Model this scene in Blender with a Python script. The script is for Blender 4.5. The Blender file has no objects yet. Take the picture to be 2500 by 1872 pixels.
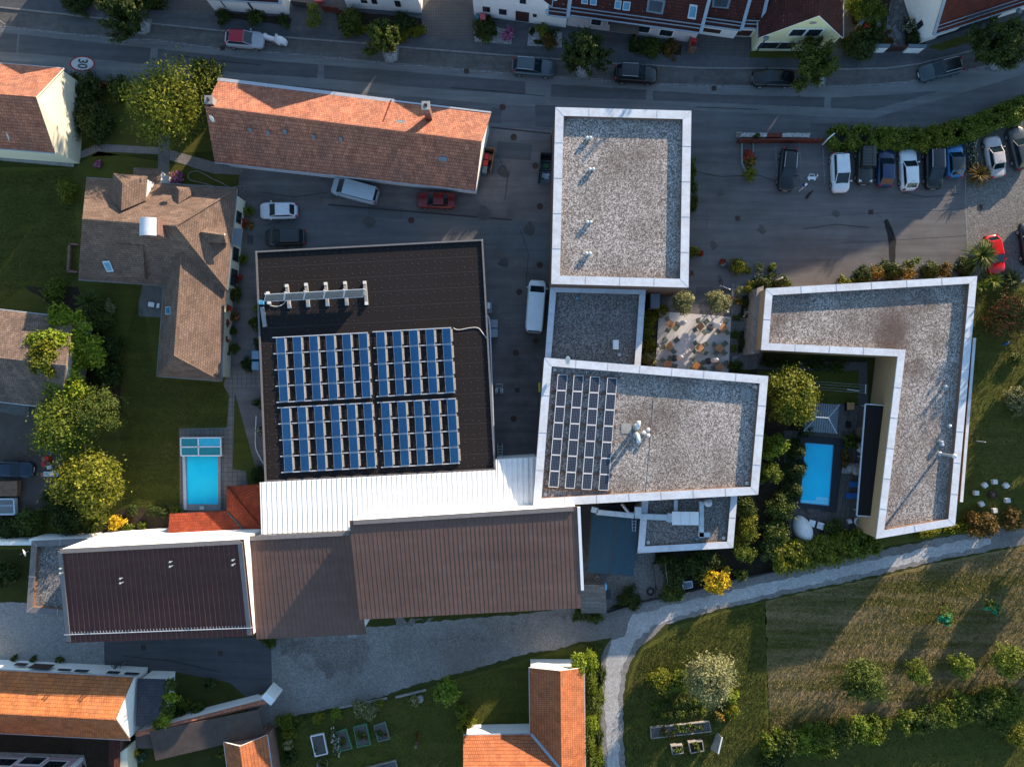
import bpy, math, random
import numpy as np
from mathutils import Vector, Matrix
R = math.radians
SC = bpy.context.scene
COL = SC.collection
random.seed(7)

# ---------------------------------------------------------------- camera, sky, sun, exposure
S = 0.044            # metres per photo pixel on the ground
H = 76.0             # flying height
cam = bpy.data.cameras.new("camera"); cam.sensor_width = 36.0
cam.lens = 36.0 * H / (2500 * S); cam.clip_end = 2000
co = bpy.data.objects.new("camera", cam); COL.objects.link(co)
co.location = (0, 0, H); co.rotation_euler = (0, 0, 0); SC.camera = co

SUN_EL, SUN_AZ = 13.0, 53.0          # elevation; angle from +x (east) towards +y (north)
world = bpy.data.worlds.new("World"); SC.world = world; world.use_nodes = True
wn = world.node_tree; bg = wn.nodes["Background"]
sky = wn.nodes.new("ShaderNodeTexSky"); sky.sky_type = 'NISHITA'; sky.sun_disc = False
sky.sun_elevation = R(SUN_EL); sky.sun_rotation = R(90 - SUN_AZ)
sky.altitude = 400; sky.air_density = 1.0; sky.dust_density = 0.3; sky.ozone_density = 2.2
tint = wn.nodes.new("ShaderNodeMix"); tint.data_type = 'RGBA'; tint.blend_type = 'MULTIPLY'; tint.inputs[0].default_value = 1.0
tint.inputs[7].default_value = (1.05, 1.02, 0.95, 1); wn.links.new(sky.outputs[0], tint.inputs[6]); wn.links.new(tint.outputs[2], bg.inputs[0]); bg.inputs[1].default_value = 0.148
sun = bpy.data.lights.new("sun", 'SUN'); sun.energy = 4.6; sun.angle = R(0.55); sun.color = (1.0, 0.80, 0.60)
so = bpy.data.objects.new("sun", sun); COL.objects.link(so)
sd = Vector((math.cos(R(SUN_AZ)) * math.cos(R(SUN_EL)), math.sin(R(SUN_AZ)) * math.cos(R(SUN_EL)), math.sin(R(SUN_EL))))
so.rotation_euler = sd.to_track_quat('Z', 'Y').to_euler(); so.location = sd * 150
SC.view_settings.view_transform = 'Standard'; SC.view_settings.look = 'None'
SC.view_settings.exposure = 1.42; SC.view_settings.gamma = 1.0
SC.view_settings.use_curve_mapping = False
SC.cycles.max_bounces = 6; SC.cycles.diffuse_bounces = 3; SC.cycles.glossy_bounces = 2; SC.cycles.transparent_max_bounces = 6

# ---------------------------------------------------------------- geometry helpers
def P(x, y, z=0.0):
    "world point of height z seen at photo pixel x, y"
    k = S * (H - z) / H
    return Vector(((x - 1250) * k, (936 - y) * k, z))

def wloc(o):
    v = Vector((0, 0, 0))
    while o is not None:
        v = v + o.location; o = o.parent
    return v

def tag(o, label, cat, group=None, kind=None):
    if label: o["label"] = label
    if cat: o["category"] = cat
    if group: o["group"] = group
    if kind: o["kind"] = kind
    return o

def thing(name, label, cat, loc=(0, 0, 0), rz=0, group=None):
    o = bpy.data.objects.new(name, None); COL.objects.link(o)
    o.empty_display_size = 0.3
    o.location = loc; o.rotation_euler = (0, 0, rz)
    return tag(o, label, cat, group)

def copy_tree(o, parent=None):
    c = o.copy(); COL.objects.link(c); c.parent = parent
    for ch in list(o.children): copy_tree(ch, c)
    return c

class MB:
    def __init__(s): s.v = []; s.f = []; s.m = []
    def face(s, pts, mat=0):
        i = len(s.v); s.v += [Vector(p) for p in pts]; s.f.append(tuple(range(i, i + len(pts)))); s.m.append(mat)
    def prism(s, pts, z0, z1, mat=0, top=True, bottom=False, topmat=None):
        "upright prism over world xy points"
        pts = [Vector((p[0], p[1])) for p in pts]
        if area2(pts) < 0: pts = pts[::-1]
        n = len(pts)
        for i in range(n):
            a, b = pts[i], pts[(i + 1) % n]
            s.face([(a.x, a.y, z0), (b.x, b.y, z0), (b.x, b.y, z1), (a.x, a.y, z1)], mat)
        if top: s.face([(p.x, p.y, z1) for p in pts], mat if topmat is None else topmat)
        if bottom: s.face([(p.x, p.y, z0) for p in pts[::-1]], mat)
    def slab(s, pts, th, mat=0, side=None):
        "roof plane with thickness th hanging below it"
        pts = [Vector(p) for p in pts]
        if area2([p.xy for p in pts]) < 0: pts = pts[::-1]
        low = [p - Vector((0, 0, th)) for p in pts]
        sm = mat if side is None else side
        for i in range(1, len(pts) - 1):
            s.face([pts[0], pts[i], pts[i + 1]], mat); s.face([low[0], low[i + 1], low[i]], sm)
        n = len(pts)
        for i in range(n):
            j = (i + 1) % n
            s.face([low[i], low[j], pts[j], pts[i]], sm)
    def hexa(s, q, mat=0):
        "8 corners: bottom 4, top 4"
        for f in ((3, 2, 1, 0), (4, 5, 6, 7), (0, 1, 5, 4), (1, 2, 6, 5), (2, 3, 7, 6), (3, 0, 4, 7)):
            s.face([q[i] for i in f], mat)
    def box(s, c, size, rz=0, mat=0, taper=1.0):
        c = Vector(c); x, y, z = size[0] / 2, size[1] / 2, size[2]
        m = Matrix.Rotation(rz, 3, 'Z'); q = []
        for zz, t in ((0, 1), (z, taper)):
            for sx, sy in ((-1, -1), (1, -1), (1, 1), (-1, 1)):
                q.append(c + m @ Vector((sx * x * t, sy * y * t, zz)))
        s.hexa(q, mat)
    def beam(s, a, b, w, h, mat=0, up=(0, 0, 1)):
        a, b = Vector(a), Vector(b); d = (b - a)
        if d.length < 1e-6: return
        d.normalize(); u = Vector(up)
        if abs(d.dot(u)) > 0.98: u = Vector((1, 0, 0))
        sd_ = d.cross(u).normalized(); u = sd_.cross(d)
        q = []
        for hh in (-h / 2, h / 2):
            for p, sg in ((a, -1), (a, 1), (b, 1), (b, -1)):
                q.append(p + sd_ * sg * w / 2 + u * hh)
        s.hexa(q, mat)
    def tube(s, pts, r, n=8, mat=0, caps=True):
        pts = [Vector(p) for p in pts]
        rs = r if isinstance(r, (list, tuple)) else [r] * len(pts)
        rings = []; pu = None
        for i, p in enumerate(pts):
            d = (pts[min(i + 1, len(pts) - 1)] - pts[max(i - 1, 0)])
            if d.length < 1e-9: d = Vector((0, 0, 1))
            d.normalize()
            u = pu if pu is not None else (Vector((0, 0, 1)) if abs(d.z) < 0.9 else Vector((1, 0, 0)))
            u = (u - d * u.dot(d)); u.normalize(); pu = u; v = d.cross(u)
            k = len(s.v)
            for j in range(n):
                a = 2 * math.pi * j / n
                s.v.append(p + (u * math.cos(a) + v * math.sin(a)) * rs[i])
            rings.append(k)
        for a, b in zip(rings, rings[1:]):
            for j in range(n):
                s.f.append((a + j, a + (j + 1) % n, b + (j + 1) % n, b + j)); s.m.append(mat)
        if caps:
            s.f.append(tuple(rings[0] + j for j in range(n))[::-1]); s.m.append(mat)
            s.f.append(tuple(rings[-1] + j for j in range(n))); s.m.append(mat)
    def lathe(s, c, prof, n=16, mat=0, sx=1, sy=1):
        c = Vector(c); rings = []
        for r, z in prof:
            k = len(s.v)
            for j in range(n):
                a = 2 * math.pi * j / n
                s.v.append(c + Vector((r * math.cos(a) * sx, r * math.sin(a) * sy, z)))
            rings.append(k)
        for a, b in zip(rings, rings[1:]):
            for j in range(n):
                s.f.append((a + j, a + (j + 1) % n, b + (j + 1) % n, b + j)); s.m.append(mat)
        s.f.append(tuple(rings[0] + j for j in range(n))[::-1]); s.m.append(mat)
        s.f.append(tuple(rings[-1] + j for j in range(n))); s.m.append(mat)
    def build(s, name, mats, parent=None, smooth=False, rot=0.0, label=None):
        if not isinstance(mats, (list, tuple)): mats = [mats]
        me = bpy.data.meshes.new(name)
        if parent is not None: off = wloc(parent)
        else:
            xs = [v.x for v in s.v]; ys = [v.y for v in s.v]
            off = Vector(((min(xs) + max(xs)) / 2, (min(ys) + max(ys)) / 2, min(v.z for v in s.v)))
        me.from_pydata([tuple(v - off) for v in s.v], [], s.f)
        for m in mats: me.materials.append(m)
        me.polygons.foreach_set("material_index", s.m)
        uvl = me.uv_layers.new(name="UVMap").data
        cr, sr = math.cos(-rot), math.sin(-rot)
        for p in me.polygons:
            n = p.normal
            if abs(n.z) > 0.995:
                for li in p.loop_indices:
                    q = s.v[me.loops[li].vertex_index]
                    uvl[li].uv = (q.x * cr - q.y * sr, q.x * sr + q.y * cr)
            else:
                u = Vector((-n.y, n.x, 0)).normalized(); w = n.cross(u)
                for li in p.loop_indices:
                    q = s.v[me.loops[li].vertex_index]
                    uvl[li].uv = (q.dot(u), q.dot(w))
        if smooth: me.polygons.foreach_set("use_smooth", [True] * len(me.polygons))
        me.update()
        o = bpy.data.objects.new(name, me); COL.objects.link(o)
        if parent is not None: o.parent = parent
        else: o.location = off
        if label: o["label"] = label
        return o

def area2(p):
    return sum(p[i][0] * p[(i + 1) % len(p)][1] - p[(i + 1) % len(p)][0] * p[i][1] for i in range(len(p)))

def inset(pts, w):
    "offset a world-xy polygon inwards by w (or per-edge list)"
    pts = [Vector((p[0], p[1])) for p in pts]
    sg = 1 if area2(pts) > 0 else -1
    n = len(pts); ws = w if isinstance(w, (list, tuple)) else [w] * n
    lines = []
    for i in range(n):
        a, b = pts[i], pts[(i + 1) % n]; d = (b - a).normalized()
        nn = Vector((-d.y, d.x)) * sg
        lines.append((a + nn * ws[i], d))
    out = []
    for i in range(n):
        (a, d), (b, e) = lines[i - 1], lines[i]
        den = d.x * e.y - d.y * e.x
        if abs(den) < 1e-6: out.append(b.copy()); continue
        t = ((b.x - a.x) * e.y - (b.y - a.y) * e.x) / den
        out.append(a + d * t)
    return out

def px(pts, z=0.0): return [P(x, y, z) for x, y in pts]

def wobble(pts, amp, step=0.5, seed=1):
    rng = random.Random(seed); out = []
    for i in range(len(pts)):
        a, b = Vector(pts[i]), Vector(pts[(i + 1) % len(pts)])
        n = max(1, int((b - a).length / step)); d = (b - a); nn = Vector((-d.y, d.x, 0))
        if nn.length > 0: nn.normalize()
        for k in range(n):
            out.append(a + d * k / n + nn * rng.uniform(-amp, amp))
    return out

LV = 0.006
def sheet(name, pts, lvl, m, amp=0, base=0.0, rot=0.0, kind='structure', label=None, cat=None, seed=1):
    z = base + lvl * LV
    w = [Vector((p.x, p.y, z)) for p in px(pts, z)]
    if amp: w = wobble(w, amp, 0.45, seed)
    if area2(w) < 0: w = w[::-1]
    b = MB(); b.face(w)
    o = b.build(name, m, rot=rot)
    if kind: o["kind"] = kind
    if label: tag(o, label, cat)
    return o

def strip_poly(a, w):
    "polyline of px -> polygon list of world points, width w metres"
    q = px(a); L = []; Rr = []
    for i, p in enumerate(q):
        d = (q[min(i + 1, len(q) - 1)] - q[max(i - 1, 0)]).normalized(); n = Vector((-d.y, d.x, 0))
        L.append(p + n * w / 2); Rr.append(p - n * w / 2)
    return L, Rr

def line_sheet(name, a, w, lvl, m, base=0.0, h=0.0, kind='structure'):
    L, Rr = strip_poly(a, w); b = MB(); z = base + lvl * LV; up = Vector((0, 0, z))
    for i in range(len(L) - 1):
        if h: 
            b.hexa([Rr[i] + up, Rr[i + 1] + up, L[i + 1] + up, L[i] + up] + [q + up + Vector((0, 0, h)) for q in (Rr[i], Rr[i + 1], L[i + 1], L[i])])
        else: b.face([Rr[i] + up, Rr[i + 1] + up, L[i + 1] + up, L[i] + up])
    o = b.build(name, m); 
    if kind: o["kind"] = kind
    return o

# ---------------------------------------------------------------- materials
class N:
    def __init__(s, name):
        s.m = bpy.data.materials.new(name); s.m.use_nodes = True; s.t = s.m.node_tree
        s.b = s.t.nodes["Principled BSDF"]; s.tc = s.t.nodes.new("ShaderNodeTexCoord")
    def n(s, typ, **kw):
        x = s.t.nodes.new(typ)
        for k, v in kw.items():
            if k in x.inputs: x.inputs[k].default_value = v
            else: setattr(x, k, v)
        return x
    def l(s, a, b): s.t.links.new(a, b)
    def noise(s, scale, detail=3, rough=0.6, co='Object', vec=None):
        x = s.n("ShaderNodeTexNoise"); x.inputs["Scale"].default_value = scale; x.inputs["Detail"].default_value = detail
        x.inputs["Roughness"].default_value = rough
        s.l(vec if vec is not None else s.tc.outputs[co], x.inputs["Vector"]); return x.outputs["Fac"]
    def ramp(s, fac, stops):
        r = s.n("ShaderNodeValToRGB"); e = r.color_ramp.elements
        while len(e) < len(stops): e.new(0.5)
        for i, (p, c) in enumerate(stops): e[i].position = p; e[i].color = (*c, 1) if len(c) == 3 else c
        s.l(fac, r.inputs[0]); return r.outputs[0]
    def mix(s, fac, a, b, mode='MIX'):
        x = s.n("ShaderNodeMix", data_type='RGBA', blend_type=mode)
        for sock, v in ((x.inputs[0], fac), (x.inputs[6], a), (x.inputs[7], b)):
            if isinstance(v, (int, float)): sock.default_value = v
            elif isinstance(v, tuple): sock.default_value = (*v, 1)
            else: s.l(v, sock)
        return x.outputs[2]
    def bump(s, h, strength, dist=0.05):
        x = s.n("ShaderNodeBump"); x.inputs["Strength"].default_value = strength; x.inputs["Distance"].default_value = dist
        s.l(h, x.inputs["Height"]); s.l(x.outputs[0], s.b.inputs["Normal"])
    def done(s, col, rough=0.8, metal=0.0, spec=0.3):
        if isinstance(col, tuple): s.b.inputs["Base Color"].default_value = (*col, 1)
        else: s.l(col, s.b.inputs["Base Color"])
        s.b.inputs["Roughness"].default_value = rough; s.b.inputs["Metallic"].default_value = metal
        s.b.inputs["Specular IOR Level"].default_value = spec
        return s.m

def mul(c, k): return tuple(min(1, x * k) for x in c)

def m_plain(name, c, rough=0.6, metal=0.0, spec=0.4, var=0.12, scale=3.0, bump=0.0):
    n = N(name); f = n.noise(scale, 4)
    col = n.ramp(f, [(0.3, mul(c, 1 - var)), (0.7, mul(c, 1 + var))])
    if bump: n.bump(n.noise(scale * 8, 2), bump, 0.02)
    return n.done(col, rough, metal, spec)

def m_ground(name, c1, c2, fine=18, coarse=0.25, stain=0.35, rough=0.9, bump=0.3, c3=None, cf=0.5, dist=0.03, streak=None, sa=0.22):
    n = N(name); f = n.noise(fine, 4, 0.75)
    col = n.ramp(f, [(0.30, c1), (0.70, c2)])
    g = n.noise(coarse, 5, 0.6)
    col = n.mix(n.ramp(g, [(0.38, (0, 0, 0)), (0.66, (1, 1, 1))]), col, n.mix(stain, col, c3 if c3 else mul(c1, 0.5)))
    g2 = n.noise(coarse * 5.3, 4, 0.6)
    col = n.mix(n.ramp(g2, [(0.42, (0, 0, 0)), (0.75, (cf, cf, cf))]), col, mul(c2, 1.12))
    if streak is not None:
        mp = n.n("ShaderNodeMapping"); mp.inputs["Rotation"].default_value = (0, 0, R(streak)); mp.inputs["Scale"].default_value = (0.07, 1.1, 1); n.l(n.tc.outputs["Object"], mp.inputs[0])
        col = n.mix(1.0, col, n.ramp(n.noise(1.0, 4, 0.65, vec=mp.outputs[0]), [(0.3, (1 - sa,) * 3), (0.7, (1 + sa,) * 3)]), 'MULTIPLY')
        col = n.mix(n.ramp(n.noise(1.7, 2, 0.5), [(0.68, (0,) * 3), (0.74, (sa,) * 3)]), col, mul(c1, 0.45))
    n.bump(f, bump, dist)
    return n.done(col, rough, 0, 0.15)

def m_tile(name, ca, cb, mortar, bw=0.22, rh=0.33, bump=0.6, stain=0.4, sc=0.35, stainc=None, spots=0.0):
    n = N(name)
    br = n.n("ShaderNodeTexBrick"); br.offset = 0.5
    for k, v in (("Color1", (*ca, 1)), ("Color2", (*cb, 1)), ("Mortar", (*mortar, 1)), ("Scale", 1.0), ("Mortar Size", 0.016), ("Mortar Smooth", 0.3), ("Bias", 0.0), ("Brick Width", bw), ("Row Height", rh)):
        br.inputs[k].default_value = v
    n.l(n.tc.outputs["UV"], br.inputs["Vector"])
    col = br.outputs["Color"]
    # clusters of replaced tiles
    br2 = n.n("ShaderNodeTexBrick")
    for k, v in (("Color1", (0.6, 0.6, 0.6, 1)), ("Color2", (1.35, 1.35, 1.35, 1)), ("Mortar", (0.9, 0.9, 0.9, 1)), ("Scale", 1.0), ("Mortar Size", 0.0), ("Brick Width", bw * 2.7), ("Row Height", rh * 2)):
        br2.inputs[k].default_value = v
    n.l(n.tc.outputs["UV"], br2.inputs["Vector"])
    col = n.mix(0.45, col, br2.outputs["Color"], 'MULTIPLY')
    g = n.noise(sc, 5, 0.65)
    col = n.mix(n.ramp(g, [(0.40, (0, 0, 0)), (0.70, (stain,) * 3)]), col, stainc if stainc else mul(ca, 0.35))
    f = n.noise(6, 3, 0.7)
    col = n.mix(0.5, col, n.ramp(f, [(0.25, (0.55,) * 3), (0.75, (1.3,) * 3)]), 'MULTIPLY')
    if spots:
        v = n.n("ShaderNodeTexVoronoi"); v.inputs["Scale"].default_value = 3.0; n.l(n.tc.outputs["Object"], v.inputs["Vector"])
        sp = n.ramp(v.outputs["Distance"], [(0.06, (1,) * 3), (0.12, (0,) * 3)])
        msk = n.ramp(n.noise(0.5, 2), [(0.52, (0,) * 3), (0.6, (spots,) * 3)])
        col = n.mix(n.mix(1.0, sp, msk, 'MULTIPLY'), col, (0.55, 0.52, 0.48))
    sep = n.n("ShaderNodeSeparateXYZ"); n.l(n.tc.outputs["UV"], sep.inputs[0])
    d = n.n("ShaderNodeMath", operation='DIVIDE'); n.l(sep.outputs[1], d.inputs[0]); d.inputs[1].default_value = rh
    fr = n.n("ShaderNodeMath", operation='FRACT'); n.l(d.outputs[0], fr.inputs[0])
    m1 = n.n("ShaderNodeMath", operation='MULTIPLY'); n.l(br.outputs["Fac"], m1.inputs[0]); m1.inputs[1].default_value = -0.6
    m2 = n.n("ShaderNodeMath", operation='SUBTRACT'); n.l(m1.outputs[0], m2.inputs[0]); n.l(fr.outputs[0], m2.inputs[1])
    n.bump(m2.outputs[0], bump, 0.04)
    return n.done(col, 0.85, 0, 0.2)

def m_pebble(name, lo, hi, scale=7.0, stain=0.5, stainc=(0.09, 0.075, 0.065), sc=0.16, bump=0.8, lo_s=0.45, hi_s=0.68, blobs=()):
    n = N(name)
    v = n.n("ShaderNodeTexVoronoi"); v.inputs["Scale"].default_value = scale; n.l(n.tc.outputs["Object"], v.inputs["Vector"])
    bw = n.n("ShaderNodeRGBToBW"); n.l(v.outputs["Color"], bw.inputs[0])
    col = n.ramp(bw.outputs[0], [(0.22, lo), (0.6, tuple((a + b) / 2 for a, b in zip(lo, hi))), (0.82, hi)])
    g = n.noise(sc, 5, 0.6)
    col = n.mix(n.ramp(g, [(lo_s, (0,) * 3), (hi_s, (stain,) * 3)]), col, n.mix(0.75, col, stainc))
    if blobs:
        wv = n.n("ShaderNodeTexNoise"); wv.inputs["Scale"].default_value = 0.9; wv.inputs["Detail"].default_value = 4; n.l(n.tc.outputs["Object"], wv.inputs["Vector"])
        wd = n.n("ShaderNodeVectorMath", operation='MULTIPLY_ADD'); n.l(wv.outputs["Color"], wd.inputs[0]); wd.inputs[1].default_value = (3, 3, 0); n.l(n.tc.outputs["Object"], wd.inputs[2])
        wf = n.n("ShaderNodeVectorMath", operation='MULTIPLY'); n.l(wd.outputs[0], wf.inputs[0]); wf.inputs[1].default_value = (1, 1, 0)
        for bx, by, br_, bs in blobs:
            ds = n.n("ShaderNodeVectorMath", operation='DISTANCE'); n.l(wf.outputs[0], ds.inputs[0]); ds.inputs[1].default_value = (bx + 1.5, by + 1.5, 0)
            mz = n.n("ShaderNodeMath", operation='DIVIDE'); n.l(ds.outputs["Value"], mz.inputs[0]); mz.inputs[1].default_value = br_
            col = n.mix(n.ramp(mz.outputs[0], [(0.2, (bs,) * 3), (1.0, (0,) * 3)]), col, (0.085, 0.06, 0.05))
    f = n.noise(2.2, 4, 0.7)
    col = n.mix(0.35, col, n.ramp(f, [(0.3, (0.6,) * 3), (0.7, (1.35,) * 3)]), 'MULTIPLY')
    n.bump(bw.outputs[0], bump, 0.04)
    return n.done(col, 0.9, 0, 0.2)

def m_planks(name, c1, c2, w=0.14, gap=(0.01, 0.01, 0.01), axis=0, rough=0.75, length=2.5):
    n = N(name); mp = n.n("ShaderNodeMapping"); n.l(n.tc.outputs["UV"], mp.inputs[0])
    if axis: mp.inputs["Rotation"].default_value = (0, 0, R(90))
    br = n.n("ShaderNodeTexBrick"); br.offset = 0.37
    for k, v in (("Color1", (*c1, 1)), ("Color2", (*c2, 1)), ("Mortar", (*gap, 1)), ("Scale", 1.0), ("Mortar Size", 0.012), ("Brick Width", length), ("Row Height", w)):
        br.inputs[k].default_value = v
    n.l(mp.outputs[0], br.inputs["Vector"])
    f = n.noise(2.5, 4, 0.7)
    col = n.mix(0.6, br.outputs["Color"], n.ramp(f, [(0.3, (0.5,) * 3), (0.7, (1.3,) * 3)]), 'MULTIPLY')
    n.bump(br.outputs["Fac"], -0.4, 0.02)
    return n.done(col, rough, 0, 0.3)

def m_grid(name, cell, line, sx, sy, lw=0.012, rough=0.12, dots=False):
    "solar cells / slabs on the UV map"
    n = N(name); br = n.n("ShaderNodeTexBrick"); br.offset = 0.0
    for k, v in (("Color1", (*cell, 1)), ("Color2", (*mul(cell, 1.2), 1)), ("Mortar", (*line, 1)), ("Scale", 1.0), ("Mortar Size", lw), ("Mortar Smooth", 0.2), ("Brick Width", sx), ("Row Height", sy)):
        br.inputs[k].default_value = v
    n.l(n.tc.outputs["UV"], br.inputs["Vector"])
    col = n.mix(0.4, br.outputs["Color"], n.ramp(n.noise(0.7, 3), [(0.3, (0.75,) * 3), (0.7, (1.25,) * 3)]), 'MULTIPLY')
    return n.done(col, rough, 0, 0.5)

def m_leaf(name, c1, c2, c3=None, trans=0.25, k=1.35):
    c1, c2, c3 = mul(c1, k), mul(c2, k), (mul(c3, k) if c3 else None)
    n = N(name); g = n.n("ShaderNodeNewGeometry")
    st = [(0.0, c1), (0.75, c2)] + ([(1.0, c3)] if c3 else [])
    col = n.ramp(g.outputs["Random Per Island"], st)
    f = n.noise(0.8, 2)
    col = n.mix(0.5, col, n.ramp(f, [(0.3, (0.6,) * 3), (0.7, (1.35,) * 3)]), 'MULTIPLY')
    n.done(col, 0.6, 0, 0.25)
    tr = n.n("ShaderNodeBsdfTranslucent"); n.l(col, tr.inputs[0])
    mx = n.n("ShaderNodeMixShader"); mx.inputs[0].default_value = trans
    out = n.t.nodes["Material Output"]
    n.l(n.b.outputs[0], mx.inputs[1]); n.l(tr.outputs[0], mx.inputs[2]); n.l(mx.outputs[0], out.inputs[0])
    return n.m

def m_glass(name, c=(0.012, 0.02, 0.028), rough=0.06):
    n = N(name); return n.done(n.ramp(n.noise(0.8, 2), [(0.3, mul(c, 0.7)), (0.7, mul(c, 1.4))]), rough, 0, 0.6)

def m_paint(name, c, rough=0.28):
    n = N(name); col = n.ramp(n.noise(1.5, 3), [(0.3, mul(c, 0.93)), (0.7, mul(c, 1.05))])
    n.done(col, rough, 0.0, 0.5); n.b.inputs["Coat Weight"].default_value = 0.35; n.b.inputs["Coat Roughness"].default_value = 0.06
    return n.m

M = {}
M['ground'] = m_ground("ground_grass", (0.028, 0.034, 0.006), (0.055, 0.062, 0.013), 9, 0.12, 0.5, bump=0.7, dist=0.08)
M['lawn'] = m_ground("lawn_grass", (0.040, 0.049, 0.008), (0.086, 0.096, 0.016), 7, 0.11, 0.5, c3=(0.085, 0.068, 0.02), bump=0.9, dist=0.10, cf=0.4, streak=20, sa=.18)
M['lawn2'] = m_ground("meadow_grass", (0.043, 0.053, 0.008), (0.102, 0.110, 0.020), 7, 0.14, 0.5, c3=(0.10, 0.08, 0.025), bump=0.9, dist=0.12, streak=75, sa=.22)
M['soil'] = m_ground("bare_soil", (0.018, 0.013, 0.009), (0.05, 0.038, 0.027), 7, 0.4, 0.5, c3=(0.015, 0.016, 0.006), bump=0.7, dist=0.08)
M['dirt'] = m_ground("dirt_yard", (0.045, 0.033, 0.025), (0.10, 0.08, 0.065), 5, 0.2, 0.7, c3=(0.15, 0.14, 0.13), bump=0.5, dist=0.05)
M['road'] = m_ground("road_asphalt", (0.125, 0.131, 0.133), (0.199, 0.205, 0.207), 14, 0.18, 0.2, c3=(0.07, 0.068, 0.066), cf=0.25, bump=0.25, streak=6)
M['roadp'] = m_ground("asphalt_patch", (0.075, 0.079, 0.084), (0.119, 0.121, 0.125), 14, 0.2, 0.25, cf=0.2, bump=0.25, streak=6)
M['roads'] = m_ground("asphalt_band", (0.098, 0.101, 0.108), (0.150, 0.154, 0.158), 14, 0.16, 0.3, c3=(0.05, 0.046, 0.042), cf=0.25, bump=0.25, streak=6)
M['plane'] = m_ground("parking_lane_asphalt", (0.078, 0.076, 0.075), (0.146, 0.141, 0.136), 10, 0.35, 0.45, c3=(0.045, 0.038, 0.032), bump=0.3, streak=6)
M['side'] = m_ground("pavement_asphalt", (0.066, 0.070, 0.076), (0.108, 0.111, 0.117), 12, 0.3, 0.3, bump=0.25, streak=6)
M['yard'] = m_ground("yard_asphalt", (0.106, 0.099, 0.097), (0.186, 0.172, 0.169), 12, 0.09, 0.6, c3=(0.055, 0.044, 0.038), cf=0.45, bump=0.3, streak=80)
M['cpark'] = m_ground("car_park_asphalt", (0.102, 0.099, 0.099), (0.160, 0.155, 0.155), 14, 0.08, 0.4, c3=(0.048, 0.044, 0.041), cf=0.35, bump=0.25, streak=-2)
M['stain'] = m_ground("oil_stain", (0.072, 0.068, 0.066), (0.105, 0.10, 0.098), 10, 0.8, 0.4)
M['wet'] = m_ground("wet_asphalt", (0.018, 0.018, 0.018), (0.03, 0.03, 0.03), 12, 0.5, 0.2)
M['drive'] = m_ground("drive_asphalt", (0.046, 0.046, 0.049), (0.078, 0.078, 0.084), 12, 0.12, 0.5, c3=(0.10, 0.10, 0.105), bump=0.25, streak=12)
M['track'] = m_pebble("track_gravel", (0.162, 0.156, 0.150), (0.285, 0.274, 0.263), 11, 0.65, (0.10, 0.082, 0.07), 0.10, 0.5, 0.42, 0.62)
M['lot'] = m_pebble("gravel_lot", (0.10, 0.095, 0.09), (0.24, 0.235, 0.225), 13, 0.4, (0.10, 0.09, 0.075), 0.12, 0.5)
M['gyard'] = m_pebble("pale_gravel", (0.20, 0.20, 0.195), (0.34, 0.34, 0.33), 13, 0.3, (0.12, 0.115, 0.10), 0.15, 0.5)
def roof_gravel(nm, blobs): return m_pebble(nm, (0.115, 0.103, 0.096), (0.52, 0.485, 0.46), 10.0, 0.8, (0.12, 0.092, 0.078), 0.13, 0.8, blobs=blobs)
M['roofgravel2'] = m_pebble("low_roof_gravel", (0.08, 0.076, 0.074), (0.30, 0.29, 0.28), 10.0, 0.5, (0.10, 0.095, 0.09), 0.16, 0.7)
M['stones'] = m_pebble("white_pebbles", (0.2, 0.2, 0.2), (0.5, 0.5, 0.49), 10, 0.3, (0.1, 0.09, 0.07), 0.6, 0.7)
M['terrace'] = m_ground("terrace_concrete", (0.497, 0.490, 0.476), (0.649, 0.635, 0.621), 12, 0.5, 0.3, c3=(0.30, 0.26, 0.23), cf=0.3, bump=0.1, dist=0.01)
M['conc'] = m_ground("concrete", (0.230, 0.230, 0.224), (0.345, 0.343, 0.333), 8, 0.6, 0.4, bump=0.2, dist=0.02)
M['concd'] = m_ground("dark_concrete", (0.108, 0.108, 0.106), (0.180, 0.178, 0.172), 8, 0.6, 0.4, bump=0.2, dist=0.02)
M['kerb'] = m_ground("kerb_stone", (0.15, 0.15, 0.15), (0.26, 0.26, 0.255), 6, 1.2, 0.4)
M['slabs'] = m_grid("paving_slabs", (0.144, 0.131, 0.122), (0.050, 0.046, 0.043), 0.5, 0.5, 0.02, 0.85)
M['cobble'] = m_grid("cobbled_paving", (0.085, 0.083, 0.083), (0.03, 0.03, 0.03), 0.24, 0.16, 0.02, 0.85)
M['pave'] = m_grid("brick_paving", (0.178, 0.163, 0.153), (0.085, 0.078, 0.073), 0.25, 0.25, 0.015, 0.85)
# roofs
M['t_orange'] = m_tile("barn_clay_tiles", (0.47, 0.19, 0.112), (0.31, 0.118, 0.076), (0.08, 0.03, 0.024), 0.24, 0.34, 0.8, 0.4, stainc=(0.15, 0.105, 0.085))
M['t_bright'] = m_tile("orange_clay_tiles", (0.46, 0.155, 0.048), (0.33, 0.11, 0.04), (0.10, 0.035, 0.02), 0.24, 0.36, 0.7, 0.3, stainc=(0.26, 0.16, 0.10))
M['t_red'] = m_tile("red_clay_tiles", (0.30, 0.055, 0.022), (0.22, 0.042, 0.02), (0.06, 0.014, 0.01), 0.24, 0.3, 0.6, 0.3)
M['t_pan'] = m_tile("orange_pantiles", (0.44, 0.145, 0.055), (0.36, 0.115, 0.05), (0.09, 0.03, 0.02), 0.2, 0.34, 1.0, 0.25, stainc=(0.28, 0.14, 0.08))
M['t_dark'] = m_tile("dark_red_tiles", (0.085, 0.026, 0.02), (0.06, 0.02, 0.017), (0.02, 0.008, 0.007), 0.24, 0.3, 0.8, 0.2, spots=0.9)
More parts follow.
